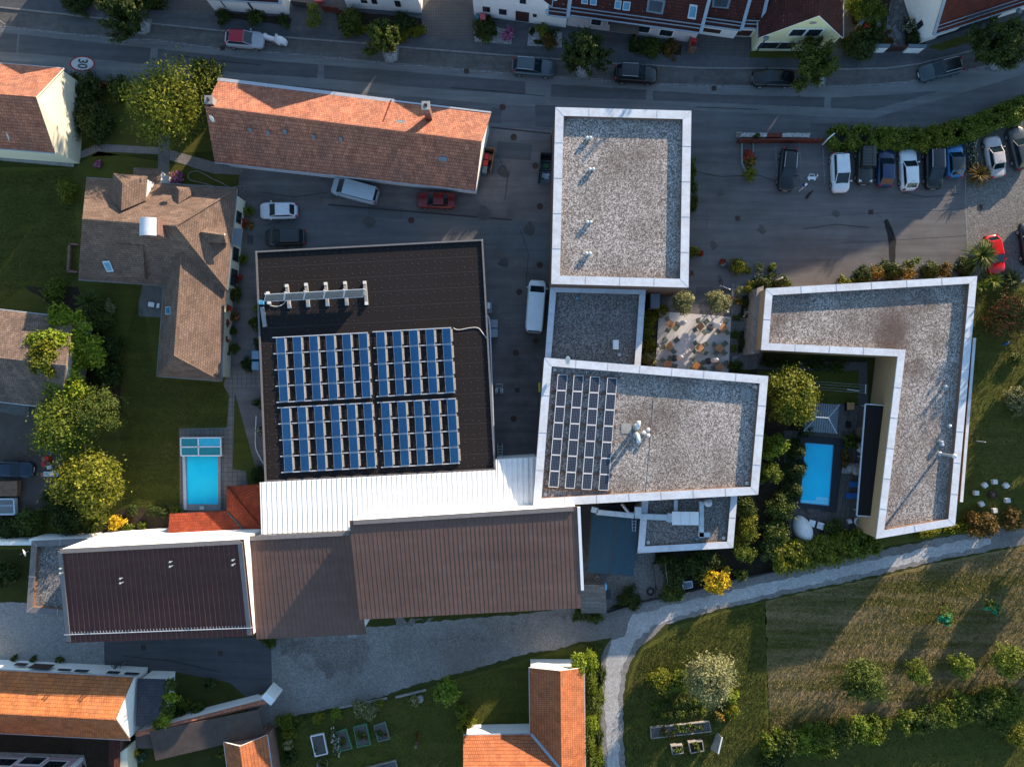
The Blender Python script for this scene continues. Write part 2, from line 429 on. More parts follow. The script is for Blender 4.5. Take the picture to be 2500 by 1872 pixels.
M['t_redb'] = m_tile("brick_red_tiles", (0.15, 0.035, 0.022), (0.11, 0.028, 0.02), (0.03, 0.01, 0.008), 0.22, 0.26, 0.8, 0.2)
M['t_slate'] = m_tile("brown_shingles", (0.205, 0.136, 0.10), (0.150, 0.104, 0.08), (0.05, 0.037, 0.031), 0.3, 0.22, 0.5, 0.35, 0.3, spots=0.8)
M['t_old'] = m_tile("weathered_old_tiles", (0.25, 0.175, 0.135), (0.15, 0.105, 0.085), (0.06, 0.045, 0.038), 0.2, 0.24, 0.8, 0.85, 0.7, stainc=(0.085, 0.068, 0.056))
M['t_felt'] = m_ground("brown_felt", (0.060, 0.045, 0.040), (0.098, 0.078, 0.068), 14, 0.3, 0.4, bump=0.4)
M['t_blue'] = m_tile("blue_grey_tiles", (0.055, 0.065, 0.085), (0.045, 0.053, 0.07), (0.015, 0.017, 0.022), 0.25, 0.3, 0.5, 0.2)
M['bitumen'] = m_ground("bitumen_roof", (0.013, 0.0105, 0.0105), (0.022, 0.018, 0.0178), 16, 0.09, 0.3, c3=(0.016, 0.016, 0.019), cf=0.15, bump=0.25)
M['bluefelt'] = m_ground("blue_grey_roofing", (0.016, 0.046, 0.072), (0.028, 0.068, 0.10), 12, 0.25, 0.35, bump=0.2, c3=(0.045, 0.08, 0.10))
M['brownmetal'] = m_ground("brown_sheet_metal", (0.124, 0.074, 0.060), (0.158, 0.096, 0.079), 1.5, 0.15, 0.25, rough=0.75, bump=0.0, cf=0.3, streak=88, sa=.12)
M['plummetal'] = m_ground("plum_sheet_metal", (0.080, 0.030, 0.028), (0.105, 0.041, 0.037), 1.5, 0.15, 0.25, rough=0.75, bump=0.0, cf=0.3, streak=88, sa=.12)
M['seam'] = m_plain("seam_metal", (0.145, 0.092, 0.074), 0.65, 0.0, 0.2)  # sunlight catching the ribs is put into this paler colour
M['whitemetal'] = m_ground("white_sheet_metal", (0.58, 0.60, 0.62), (0.67, 0.69, 0.71), 1.2, 0.3, 0.25, rough=0.55, bump=0.0, c3=(0.55, 0.55, 0.55), cf=0.4, streak=88, sa=.06)
M['cap'] = m_ground("light_coping_metal", (0.460, 0.505, 0.567), (0.561, 0.608, 0.672), 1.3, 0.7, 0.45, rough=0.5, bump=0.0, c3=(0.40, 0.385, 0.38), cf=0.5, streak=40, sa=.07)
M['capline'] = m_plain("coping_joint", (0.40, 0.42, 0.46), 0.5)
M['greycap'] = m_plain("grey_coping", (0.15, 0.14, 0.14), 0.5)
M['brownfascia'] = m_plain("brown_fascia", (0.16, 0.095, 0.066), 0.6)
M['galv'] = m_plain("galvanised_metal", (0.40, 0.44, 0.48), 0.35, 0.35, 0.5, 0.12, 4)
M['gutter'] = m_plain("blue_grey_gutter", (0.27, 0.33, 0.39), 0.45, 0.2, 0.5)
M['zinc'] = m_plain("zinc_sheet", (0.12, 0.155, 0.185), 0.5, 0.0, 0.4, 0.15, 1.5)
M['grate'] = m_plain("cast_iron", (0.030, 0.024, 0.022), 0.6)
M['lap'] = m_plain("felt_lap", (0.045, 0.037, 0.036), 0.7)
M['rust'] = m_plain("rusty_iron", (0.055, 0.03, 0.022), 0.8)
# walls
M['w_white'] = m_ground("white_plaster", (0.70, 0.695, 0.68), (0.76, 0.755, 0.74), 6, 0.4, 0.15, c3=(0.58, 0.56, 0.53), bump=0.1, dist=0.01)
M['w_cream'] = m_ground("cream_plaster", (0.68, 0.63, 0.48), (0.74, 0.69, 0.53), 6, 0.4, 0.15, bump=0.1, dist=0.01, c3=(0.6, 0.54, 0.42))
M['w_yellow'] = m_ground("pale_yellow_plaster", (0.62, 0.60, 0.36), (0.68, 0.66, 0.41), 6, 0.4, 0.15, bump=0.1, dist=0.01, c3=(0.5, 0.48, 0.3))
M['w_lilac'] = m_ground("pale_lilac_plaster", (0.50, 0.47, 0.49), (0.56, 0.53, 0.55), 6, 0.4, 0.2, bump=0.1, dist=0.01, c3=(0.4, 0.37, 0.39))
M['w_pink'] = m_ground("pink_plaster", (0.48, 0.33, 0.36), (0.54, 0.38, 0.41), 6, 0.4, 0.2, bump=0.1, dist=0.01, c3=(0.40, 0.28, 0.30))
M['w_tan'] = m_ground("tan_plaster", (0.36, 0.24, 0.13), (0.42, 0.28, 0.155), 6, 0.4, 0.2, bump=0.1, dist=0.01, c3=(0.3, 0.2, 0.12))
M['w_brown'] = m_ground("brown_cladding", (0.115, 0.075, 0.058), (0.15, 0.10, 0.078), 6, 0.4, 0.2, bump=0.1, dist=0.01)
M['w_grey'] = m_ground("grey_render", (0.22, 0.21, 0.20), (0.28, 0.27, 0.26), 6, 0.4, 0.2, bump=0.1, dist=0.01)
M['w_stone'] = m_ground("rough_stone_wall", (0.17, 0.15, 0.135), (0.36, 0.33, 0.30), 3.5, 0.6, 0.5, bump=0.7, dist=0.06)
M['w_brick'] = m_tile("brick_wall", (0.24, 0.10, 0.07), (0.17, 0.08, 0.06), (0.2, 0.18, 0.16), 0.25, 0.08, 0.3, 0.3)
M['rustwall'] = m_plain("weathered_steel", (0.115, 0.030, 0.020), 0.8, 0, 0.2, 0.25, 2)
M['white'] = m_plain("white_paint", (0.78, 0.785, 0.79), 0.4, 0, 0.4, 0.04)
M['offwhite'] = m_plain("off_white", (0.62, 0.62, 0.60), 0.6, 0, 0.3, 0.08)
M['grey'] = m_plain("mid_grey", (0.25, 0.25, 0.25), 0.6)
M['dgrey'] = m_plain("dark_grey", (0.05, 0.052, 0.056), 0.6)
M['black'] = m_plain("black_plastic", (0.014, 0.014, 0.015), 0.45)
M['blackish'] = m_plain("pool_border", (0.018, 0.021, 0.026), 0.6)
M['glass'] = m_glass("window_glass")
M['carglass'] = m_glass("car_glass", (0.008, 0.018, 0.024), 0.03)
M['skyl'] = m_glass("skylight_glass", (0.06, 0.20, 0.30), 0.05)
M['frame'] = m_plain("dark_window_frame", (0.035, 0.033, 0.033), 0.5)
M['door'] = m_plain("brown_door", (0.055, 0.022, 0.018), 0.5)
M['bwood'] = m_planks("weathered_deck", (0.085, 0.076, 0.07), (0.13, 0.117, 0.107), 0.14, (0.02, 0.018, 0.016), 1)
M['shedwood'] = m_planks("grey_roof_boards", (0.11, 0.105, 0.10), (0.16, 0.155, 0.15), 0.15, (0.03, 0.03, 0.03), 0)
M['wood'] = m_planks("table_wood", (0.50, 0.27, 0.13), (0.42, 0.21, 0.095), 0.10, (0.2, 0.1, 0.05), 0)
M['woodo'] = m_planks("orange_table_wood", (0.42, 0.17, 0.05), (0.36, 0.14, 0.04), 0.10, (0.12, 0.05, 0.02), 0)
M['greywood'] = m_plain("grey_timber", (0.24, 0.225, 0.205), 0.8, 0, 0.2, 0.3, 4)
M['timber'] = m_plain("brown_timber", (0.17, 0.105, 0.07), 0.8, 0, 0.2, 0.3, 4)
M['bark'] = m_plain("tree_bark", (0.06, 0.045, 0.033), 0.9, 0, 0.1, 0.3, 6, 0.5)
M['gbox'] = m_plain("green_paint", (0.06, 0.17, 0.085), 0.6)
M['chair'] = m_plain("sage_green_metal", (0.13, 0.165, 0.13), 0.5)
M['solar'] = m_grid("blue_solar_cells", (0.004, 0.080, 0.19), (0.03, 0.135, 0.26), 0.158, 0.158, 0.010, 0.12)
M['solard'] = m_grid("dark_solar_cells", (0.005, 0.010, 0.024), (0.11, 0.13, 0.16), 0.16, 0.16, 0.010, 0.10)
M['alu'] = m_plain("aluminium_rail", (0.48, 0.51, 0.55), 0.45, 0.1, 0.4, 0.1)
M['deflect'] = m_plain("wind_deflector", (0.17, 0.165, 0.165), 0.6, 0.0, 0.3, 0.2)
M['collector'] = m_plain("solar_thermal_glass", (0.17, 0.17, 0.165), 0.22, 0.0, 0.5)
M['pipew'] = m_plain("pale_pipe", (0.50, 0.58, 0.62), 0.35, 0.2, 0.5, 0.1)
def m_water(name, c1, c2):
    n = N(name); f = n.noise(0.35, 3); col = n.ramp(f, [(0.3, c1), (0.75, c2)])
    n.bump(n.noise(3.5, 3), 0.12, 0.05); return n.done(col, 0.05, 0, 0.5)
M['water'] = m_water("pool_water", (0.0, 0.66, 0.95), (0.03, 0.76, 0.97))
M['water2'] = m_water("blue_pool_water", (0.0, 0.56, 0.86), (0.0, 0.68, 0.95))
M['poolstep'] = m_plain("pool_step", (0.20, 0.72, 0.92), 0.2)
M['tealpane'] = m_plain("tinted_panel", (0.02, 0.24, 0.27), 0.08, 0, 0.6, 0.1)
M['bluepane'] = m_plain("clear_blue_panel", (0.04, 0.48, 0.66), 0.08, 0, 0.6, 0.1)
for k_, c_ in (('red', (0.50, 0.02, 0.018)), ('orange', (0.45, 0.13, 0.02)), ('blue', (0.015, 0.10, 0.30)), ('teal', (0.02, 0.14, 0.17)), ('yellow', (0.6, 0.45, 0.04)), ('brown', (0.12, 0.05, 0.025)), ('navy', (0.012, 0.04, 0.16)), ('pinkish', (0.55, 0.10, 0.12)), ('terracotta', (0.32, 0.11, 0.055)), ('sky', (0.10, 0.35, 0.55)), ('skin', (0.42, 0.22, 0.15))):
    M[k_] = m_plain("paint_" + k_, c_, 0.5)
# ================================================================ SETTING: ground, street, yards
b = MB(); b.face([(-400, -400, 0), (400, -400, 0), (400, 400, 0), (-400, 400, 0)])
o = b.build("ground", M['ground']); o["kind"] = "structure"

sheet("street", [(-300, -300), (3300, -300), (3300, 60), (2700, 200), (2500, 262), (2300, 330), (2150, 345), (1690, 346), (1345, 330), (1200, 320), (560, 225), (330, 207), (170, 187), (-300, 140)], 1, M['road'])
# pavement beyond the kerb, a real step up
KL = [(-300, -12), (0, 19), (120, 32), (235, 45), (400, 62), (555, 78), (700, 93), (890, 107), (1000, 118), (1255, 138), (1480, 155), (1700, 167), (1850, 168), (2060, 170), (2160, 168), (2240, 158), (2400, 118), (2500, 82), (2700, 0), (2900, -90)]
PZ = 0.10
kp = [Vector((p.x, p.y)) for p in px(KL)]
b = MB(); b.prism(kp + [Vector((P(2900, -300).x, P(0, -300).y)), Vector((P(-300, 0).x, P(0, -300).y))], 0.0, PZ)
o = b.build("pavement", M['side']); o["kind"] = "structure"
line_sheet("kerb", KL, 0.16, 0, M['kerb'], 0.0, 0.115)
GL = [(-300, 38), (0, 64), (150, 82), (300, 95), (390, 100), (550, 122), (620, 125), (790, 140), (920, 153), (1100, 168), (1240, 180), (1300, 186), (1430, 193), (1600, 205), (1780, 211), (1850, 212), (2000, 213), (2130, 208), (2220, 200), (2330, 182), (2400, 163), (2500, 132), (2700, 40)]
sheet("parking_lane", KL[:-1] + GL[::-1], 2, M['plane'])
n_ = N("gutter_setts"); br_ = n_.n("ShaderNodeTexBrick")
for k_, v_ in (("Color1", (0.26, 0.265, 0.27, 1)), ("Color2", (0.15, 0.15, 0.155, 1)), ("Mortar", (0.07, 0.07, 0.07, 1)), ("Scale", 1.0), ("Mortar Size", 0.02), ("Brick Width", 0.22), ("Row Height", 0.2)): br_.inputs[k_].default_value = v_
n_.l(n_.tc.outputs["UV"], br_.inputs[0]); M['setts'] = n_.done(br_.outputs[0], 0.85)
line_sheet("gutter_line", GL, 0.22, 3, M['setts'])
for i, q in enumerate([
    [(-200, 60), (43, 84), (40, 129), (-200, 112)],
    [(47, 85), (369, 118), (363, 157), (44, 129)],
    [(385, 120), (620, 145), (777, 158), (774, 191), (620, 181), (383, 160)],
    [(792, 159), (1020, 178), (1282, 200), (1283, 231), (1020, 214), (790, 192)],
    [(1346, 206), (1460, 212), (1578, 220), (1577, 244), (1344, 237)],
    [(1594, 222), (1745, 231), (2013, 238), (2012, 263), (1850, 256), (1594, 245)],
    [(2029, 239), (2180, 231), (2290, 222), (2285, 225), (2200, 250), (2128, 269), (2028, 264)]]):
    sheet("asphalt_patch", q, 2, M['roadp'], 0.03, seed=i)
sheet("asphalt_band", [(-300, 118), (150, 160), (172, 176), (235, 170), (270, 182), (560, 197), (800, 217), (1085, 243), (1233, 256), (1345, 262), (1345, 328), (1200, 318), (560, 224), (330, 206), (170, 186), (-300, 139)], 2, M['roads'], 0.02)
sheet("asphalt_band", [(1688, 270), (1890, 278), (2060, 287), (2132, 290), (2150, 283), (2280, 248), (2500, 182), (2750, 105), (2750, 180), (2500, 260), (2300, 328), (2150, 343), (1690, 344)], 2, M['roads'], 0.02)
sheet("asphalt_patch", [(1307, 256), (1358, 258), (1354, 312), (1307, 308)], 3, M['roadp'])
sheet("asphalt_patch", [(1201, 262), (1226, 266), (1222, 302), (1196, 298)], 3, M['roadp'], 0.03)
# yards and car park
sheet("yard", [(606, 395), (600, 330), (1205, 310), (1345, 318), (1346, 700), (1346, 1135), (1200, 1160), (640, 1200), (560, 910), (584, 430)], 3, M['yard'])
sheet("yard_strip", [(801, 500), (1250, 537), (1345, 545), (1345, 650), (1190, 600), (640, 625), (600, 560)], 4, M['roads'], 0.05)
sheet("car_park", [(1686, 343), (2362, 343), (2361, 705), (1900, 720), (1870, 690), (1786, 700), (1786, 775), (1609, 762), (1600, 690)], 3, M['cpark'])
sheet("gravel_lot", [(2361, 345), (2430, 312), (2560, 262), (2760, 180), (2760, 700), (2500, 690), (2362, 705)], 3, M['lot'])
line_sheet("car_park_edging", [(2356, 338), (2358, 520), (2364, 655)], 0.13, 4, M['kerb'])
sheet("wet_patch", [(2158, 540), (2163, 535), (2168, 537), (2178, 556), (2188, 590), (2186, 625), (2184, 658), (2173, 658), (2171, 610), (2166, 570)], 5, M['wet'], 0.03)
for q in ([(1690, 535), (1800, 540), (2120, 522), (2360, 510)], [(1690, 612), (1960, 600), (2360, 575)], [(2140, 517), (2190, 585)]):
    line_sheet("asphalt_joint", q, 0.05, 5, M['roadp'])
line_sheet("asphalt_joint", [(1720, 345), (1726, 500), (1724, 640)], 0.05, 5, M['roadp'])
rg_ = random.Random(2)
for x, y, r in ((1920, 430, 9), (2052, 440, 8), (2113, 430, 9), (2163, 425, 8), (2281, 430, 9), (1760, 470, 12), (1860, 560, 14), (2040, 520, 12), (1740, 600, 12), (680, 540, 9), (700, 600, 9), (860, 480, 10), (1060, 500, 9), (1230, 420, 18), (1290, 560, 20), (1230, 640, 16), (1270, 900, 16), (1180, 520, 20), (900, 540, 18), (1560, 182, 9), (1300, 166, 9), (600, 100, 8), (1700, 192, 10)):
    sheet("oil_stain", [(x + r * rg_.uniform(.5, 1.1) * math.cos(a * .7), y + r * rg_.uniform(.5, 1.1) * math.sin(a * .7)) for a in range(9)], 8, M['stain'], 0.06, seed=int(x))
for q in ([(1700, 420), (1760, 432), (1850, 428), (1900, 445)], [(1960, 560), (2040, 548), (2120, 556)], [(640, 470), (720, 482), (800, 470)], [(1215, 380), (1240, 430), (1232, 490)], [(1270, 560), (1290, 620), (1284, 700)], [(420, 135), (520, 148), (640, 160)], [(1100, 215), (1220, 224), (1330, 236)], [(1700, 262), (1850, 268)], [(300, 1600), (420, 1612), (540, 1640)], [(2200, 470), (2260, 482), (2340, 474)]): line_sheet("tar_crack", q, 0.045, 9, M['wet'])
for q in ([(1215, 345), (1300, 352), (1296, 392), (1212, 386)], [(1700, 700), (1745, 702), (1742, 745), (1698, 740)], [(900, 500), (985, 508), (980, 535), (897, 526)], [(1980, 300), (2080, 304), (2078, 322), (1979, 320)], [(150, 40), (228, 48), (226, 68), (149, 60)]): sheet("asphalt_patch", q, 7, M['roadp'], 0.03, seed=9)
for a in ([(1893, 350), (1898, 440)], [(1951, 350), (1957, 441)], [(2009, 362), (2014, 448)], [(2123, 360), (2129, 448)], [(2184, 355), (2187, 448)], [(2297, 350), (2300, 448)]):
    line_sheet("parking_bay_line", a, 0.16, 4, M['setts'])
# south: gravel track, drive, fields
sheet("track", [(664, 1560), (700, 1545), (900, 1530), (1260, 1500), (1418, 1480), (1480, 1490), (1537, 1478), (1620, 1457), (1790, 1416), (1890, 1398), (2073, 1358), (2144, 1343), (2282, 1315), (2438, 1289), (2500, 1280), (2760, 1225), (2760, 1275), (2500, 1328), (2291, 1367), (2158, 1400), (1890, 1457), (1745, 1490), (1626, 1523), (1590, 1558), (1561, 1582), (1543, 1612), (1528, 1647), (1521, 1707), (1521, 1796), (1527, 1872), (1530, 2050), (1480, 2050), (1475, 1872), (1469, 1811), (1463, 1736), (1464, 1662), (1470, 1594), (1494, 1555), (1418, 1567), (1359, 1585), (1285, 1594), (1240, 1607), (1125, 1641), (1006, 1674), (947, 1695), (872, 1716), (798, 1730), (700, 1752), (640, 1800), (610, 1760), (640, 1715), (664, 1690)], 2, M['track'], 0.10)
M['paleg'] = m_pebble("worn_pale_gravel", (0.312, 0.310, 0.306), (0.475, 0.469, 0.463), 11, 0.4, (0.15, 0.13, 0.11), 0.2, 0.5)
sheet("track_ruts", [(1492, 1560), (1522, 1553), (1545, 1500), (1700, 1462), (1890, 1418), (2150, 1362), (2420, 1305), (2420, 1330), (2150, 1390), (1890, 1445), (1700, 1490), (1600, 1525), (1545, 1570), (1515, 1640), (1510, 1720), (1512, 1872), (1515, 2000), (1490, 2000), (1484, 1872), (1476, 1720), (1480, 1620)], 3, M['paleg'], 0.14, seed=4)
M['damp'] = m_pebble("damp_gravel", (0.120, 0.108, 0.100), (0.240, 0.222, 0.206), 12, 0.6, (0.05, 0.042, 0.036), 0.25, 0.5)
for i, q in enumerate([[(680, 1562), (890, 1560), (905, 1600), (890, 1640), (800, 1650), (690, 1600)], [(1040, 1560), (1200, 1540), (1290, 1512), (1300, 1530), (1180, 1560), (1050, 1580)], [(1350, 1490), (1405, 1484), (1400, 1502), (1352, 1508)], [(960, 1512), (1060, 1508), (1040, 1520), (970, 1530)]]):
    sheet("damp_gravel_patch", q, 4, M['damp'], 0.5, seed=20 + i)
sheet("dry_gravel_patch", [(725, 1602), (740, 1594), (762, 1598), (770, 1618), (766, 1634), (745, 1638), (728, 1628)], 5, M['track'], 0.1)
sheet("drive", [(255, 1560), (620, 1555), (664, 1583), (664, 1692), (640, 1715), (610, 1760), (600, 1700), (560, 1665), (430, 1640), (340, 1640), (255, 1625)], 3, M['drive'])
line_sheet("drive_edging", [(664, 1580), (666, 1692)], 0.12, 4, M['kerb'])
sheet("gravel_yard", [(-200, 1466), (60, 1470), (160, 1500), (256, 1560), (256, 1626), (-200, 1600)], 3, M['gyard'], 0.05)
sheet("lawn", [(1565, 1585), (1640, 1530), (1760, 1493), (1868, 1468), (1872, 1560), (1874, 1720), (1880, 2050), (1535, 2050), (1529, 1796), (1529, 1707), (1536, 1650)], 1, M['lawn2'], 0.12, seed=3)
def m_field():
    n = N("mown_field"); f = n.noise(7, 4, 0.75)
    mp = n.n("ShaderNodeMapping"); mp.inputs["Rotation"].default_value = (0, 0, R(14)); mp.inputs["Scale"].default_value = (0.05, 0.55, 1); mp.inputs["Location"].default_value = (3, 1, 0)
    n.l(n.tc.outputs["Object"], mp.inputs[0])
    w = n.noise(1.0, 5, 0.7, vec=mp.outputs[0])
    g = n.ramp(f, [(0.3, (0.052, 0.056, 0.010)), (0.7, (0.115, 0.112, 0.022))]); d = n.ramp(f, [(0.3, (0.17, 0.12, 0.062)), (0.7, (0.36, 0.265, 0.145))])
    n.bump(f, 1.0, 0.15)
    return n.done(n.mix(n.ramp(w, [(0.40, (0,) * 3), (0.60, (0.85,) * 3)]), g, d), 0.9, 0, 0.15)
M['field'] = m_field()
sheet("field", [(1868, 1468), (1990, 1440), (2160, 1405), (2291, 1372), (2500, 1332), (2760, 1280), (2760, 1640), (2500, 1680), (2345, 1700), (2210, 1740), (2060, 1775), (1880, 1790), (1872, 1640)], 1, M['field'], 0.08, seed=5)
sheet("lawn", [(1870, 1790), (2060, 1775), (2210, 1740), (2345, 1700), (2500, 1680), (2760, 1640), (2760, 2050), (1875, 2050)], 1, M['lawn'], 0.1, seed=6)
sheet("garden_lawn", [(690, 1765), (820, 1735), (960, 1705), (1120, 1655), (1300, 1605), (1418, 1572), (1462, 1585), (1462, 2050), (660, 2050), (680, 1850)], 1, M['lawn'], 0.1, seed=7)
sheet("lawn", [(-300, 405), (180, 410), (240, 370), (600, 430), (640, 900), (640, 1340), (-300, 1340)], 1, M['lawn'])
sheet("lawn", [(150, 205), (520, 205), (520, 370), (160, 385)], 1, M['lawn'])
sheet("lawn", [(2345, 700), (2760, 700), (2760, 1220), (2500, 1280), (2290, 1312), (2150, 1335), (2080, 1320)], 1, M['lawn2'])
# garden paths on the left
sheet("garden_path", [(0, 378), (182, 380), (180, 408), (0, 392)], 2, M['conc'])
sheet("garden_path", [(182, 378), (236, 351), (388, 360), (417, 367), (520, 395), (604, 405), (604, 428), (520, 424), (417, 392), (388, 377), (240, 370), (184, 392)], 2, M['pave'], 0.02)
sheet("garden_path", [(386, 325), (415, 325), (413, 425), (386, 425)], 3, M['concd'])
sheet("garden_path", [(558, 905), (640, 905), (640, 950), (585, 950), (573, 962), (568, 1145), (600, 1150), (605, 1185), (552, 1190), (545, 1052), (440, 1055), (438, 1046), (553, 1044), (560, 965), (545, 940)], 4, M['slabs'])
sheet("pool_surround", [(438, 1046), (555, 1046), (553, 1246), (440, 1250)], 3, M['slabs'])
sheet("flower_bed", [(300, 1240), (415, 1235), (412, 1300), (280, 1310), (230, 1300)], 2, M['soil'], 0.1)
sheet("dirt_yard", [(-200, 985), (110, 990), (150, 1040), (150, 1180), (190, 1210), (110, 1250), (70, 1300), (-200, 1290)], 2, M['dirt'], 0.15)
sheet("dark_bed", [(60, 700), (190, 700), (260, 830), (290, 900), (300, 1010), (225, 960), (150, 760)], 2, M['soil'], 0.1)
sheet("patio", [(338, 740), (350, 690), (405, 690), (402, 775), (338, 772)], 2, M['concd'])
# middle: terrace and beds
b = MB(); b.prism([p.xy for p in px([(1609, 760), (1785, 774), (1777, 925), (1598, 915)])], 0, 0.07); o = b.build("terrace", M['terrace']); o["kind"] = "structure"
sheet("flower_bed", [(1560, 750), (1612, 745), (1610, 762), (1602, 880), (1555, 900)], 4, M['soil'], 0.05)
sheet("gravel_bed", [(1786, 694), (1880, 688), (1858, 900), (1778, 905), (1786, 800)], 4, M['lot'])
line_sheet("bed_edging", [(1786, 905), (1787, 694), (1842, 688)], 0.10, 5, M['kerb'], 0, 0.08)
sheet("flower_bed", [(1812, 722), (1838, 720), (1836, 776), (1806, 776)], 5, M['soil'], 0.03)
sheet("flower_bed", [(1806, 808), (1834, 806), (1828, 862), (1800, 862)], 5, M['soil'], 0.03)
sheet("planting_bed", [(1850, 880), (2115, 875), (2140, 1290), (2115, 1345), (1960, 1375), (1860, 1395), (1640, 1452), (1585, 1470), (1560, 1360), (1560, 1200), (1640, 1140)], 2, M['soil'], 0.12)
sheet("courtyard_lawn", [(1848, 905), (2098, 905), (2098, 985), (1850, 1000)], 4, M['lawn'])
sheet("courtyard_path", [(1850, 882), (2118, 884), (2120, 1000), (2096, 998), (2097, 905), (1850, 902)], 5, M['cobble'])
M['bwood'].name = "weathered_deck"
sheet("deck", [(1915, 1050), (2030, 1056), (2040, 985), (2120, 990), (2105, 1300), (2080, 1335), (1975, 1325), (1930, 1310), (1915, 1200)], 6, M['bwood'], rot=R(-5))
sheet("work_yard", [(1418, 1330), (1470, 1420), (1560, 1340), (1600, 1340), (1600, 1460), (1500, 1475), (1480, 1492), (1418, 1500)], 5, M['lot'])
sheet("service_passage", [(1415, 1230), (1560, 1230), (1560, 1345), (1470, 1425), (1415, 1425)], 4, M['side'])
# street front gardens
F0 = PZ
sheet("pebble_bed", [(1157, 82), (1160, 60), (1252, 74), (1248, 109), (1160, 102)], 1, M['stones'], base=F0)
sheet("pebble_bed", [(1292, 69), (1372, 79), (1371, 117), (1287, 112)], 1, M['stones'], base=F0)
sheet("front_bed", [(820, 25), (1030, 45), (1027, 85), (985, 92), (905, 80), (826, 72)], 1, M['soil'], 0.05, base=F0)
sheet("front_bed", [(525, 30), (700, 42), (712, 48), (708, 62), (640, 56), (525, 40)], 1, M['soil'], 0.05, base=F0)
sheet("front_bed", [(180, -30), (400, -30), (400, 28), (215, 10)], 1, M['soil'], 0.1, base=F0)
sheet("front_bed", [(1536, 100), (1665, 112), (1663, 135), (1534, 128)], 1, M['soil'], 0.05, base=F0)
sheet("front_bed", [(1830, 126), (2010, 127), (2008, 143), (1828, 142)], 1, M['lawn'], 0.05, base=F0)
sheet("paved_court", [(1035, 0), (1155, 8), (1150, 98), (1020, 88)], 1, M['cobble'], base=F0)
sheet("paved_court", [(1698, 80), (1832, 88), (1828, 140), (1690, 132)], 1, M['cobble'], base=F0)
sheet("paved_court", [(400, -40), (520, -10), (530, 28), (405, 28)], 1, M['cobble'], base=F0)
M['crazy'] = m_pebble("crazy_paving", (0.08, 0.085, 0.09), (0.20, 0.21, 0.215), 2.2, 0.3, sc=0.4)
sheet("garden_path", [(2165, 110), (2165, 30), (2175, 8), (2200, 0), (2215, 40), (2198, 60), (2205, 112)], 1, M['crazy'], base=F0)
sheet("front_bed", [(2205, 40), (2230, 45), (2262, 110), (2210, 112)], 2, M['soil'], 0.05, base=F0)
sheet("front_bed", [(2075, -20), (2180, -20), (2160, 70), (2080, 60)], 1, M['soil'], 0.05, base=F0)
sheet("front_bed", [(2265, 116), (2490, 40), (2495, 60), (2380, 100), (2300, 124)], 1, M['lawn'], 0.05, base=F0)
for c in ((352, 72), (955, 141), (1424, 178), (1998, 200), (2432, 160)):   # tree islands in the parking lane
    q = [(c[0] + dx, c[1] + dy) for dx, dy in ((-26, -22), (20, -24), (16, 8), (2, 16), (-14, 12))]
    b = MB(); b.prism([p.xy for p in px(q)], 0, 0.11); o = b.build("tree_island", M['kerb']); o["kind"] = "structure"
    sheet("tree_pit", [(c[0] + dx * .8, c[1] + dy * .8 - 1) for dx, dy in ((-26, -22), (20, -24), (16, 8), (2, 16), (-14, 12))], 0, M['stones'], base=0.118)

# ================================================================ BUILDINGS
def cen(pts): return Vector((sum(p[0] for p in pts) / len(pts), sum(p[1] for p in pts) / len(pts), 0))

def flatroof(name, label, cat, outer, z, capw, par, wall, roof, stains=(), cap='cap', inner='brownfascia', joint=3.3, capth=0.13, walls=True):
    w = [p.xy for p in px(outer, z)]
    if area2(w) < 0: w = w[::-1]
    root = thing(name, label, cat, cen(w))
    if roof == 'roofgravel':
        c_ = cen(w); M[label] = roof_gravel("roof_gravel", [(P(x, y, z).x - c_.x, P(x, y, z).y - c_.y, r, s_) for x, y, r, s_ in stains]); roof = label
    inn = inset(w, capw); n = len(w)
    if walls:
        b = MB(); b.prism(inset(w, 0.06), 0, z - 0.05, top=False); b.build("wall", M[wall], root)
    b = MB(); b.face([(p.x, p.y, z - par) for p in inset(w, capw - 0.03)]); b.build("roof", M[roof], root)
    b = MB()
    for i in range(n):
        a, c = inn[i], inn[(i + 1) % n]
        b.face([(c.x, c.y, z - par - 0.02), (a.x, a.y, z - par - 0.02), (a.x, a.y, z - 0.04), (c.x, c.y, z - 0.04)])
    b.build("parapet", M[inner], root)
    b = MB()
    for i in range(n):
        j = (i + 1) % n; a, c, d, e = w[i], w[j], inn[j], inn[i]
        b.face([(a.x, a.y, z), (c.x, c.y, z), (d.x, d.y, z), (e.x, e.y, z)])
        b.face([(a.x, a.y, z - capth), (c.x, c.y, z - capth), (c.x, c.y, z), (a.x, a.y, z)])
        b.face([(d.x, d.y, z - 0.06), (e.x, e.y, z - 0.06), (e.x, e.y, z), (d.x, d.y, z)])
        ln = (c - a).length; k = max(1, round(ln / joint))
        for t in range(1, k):
            f = t / k; p1 = a.lerp(c, f); nn = Vector((-(c - a).y, (c - a).x)).normalized()
            p1 = p1 - nn * 0.02; p2 = p1 + nn * (capw + 0.03)
            b.beam((p1.x, p1.y, z + 0.004), (p2.x, p2.y, z + 0.004), 0.05, 0.035, 1)
        b.beam((a.x, a.y, z + 0.002), (e.x, e.y, z + 0.002), 0.035, 0.02, 1)
    b.build("parapet_coping", [M[cap], M['capline']], root)
    return root

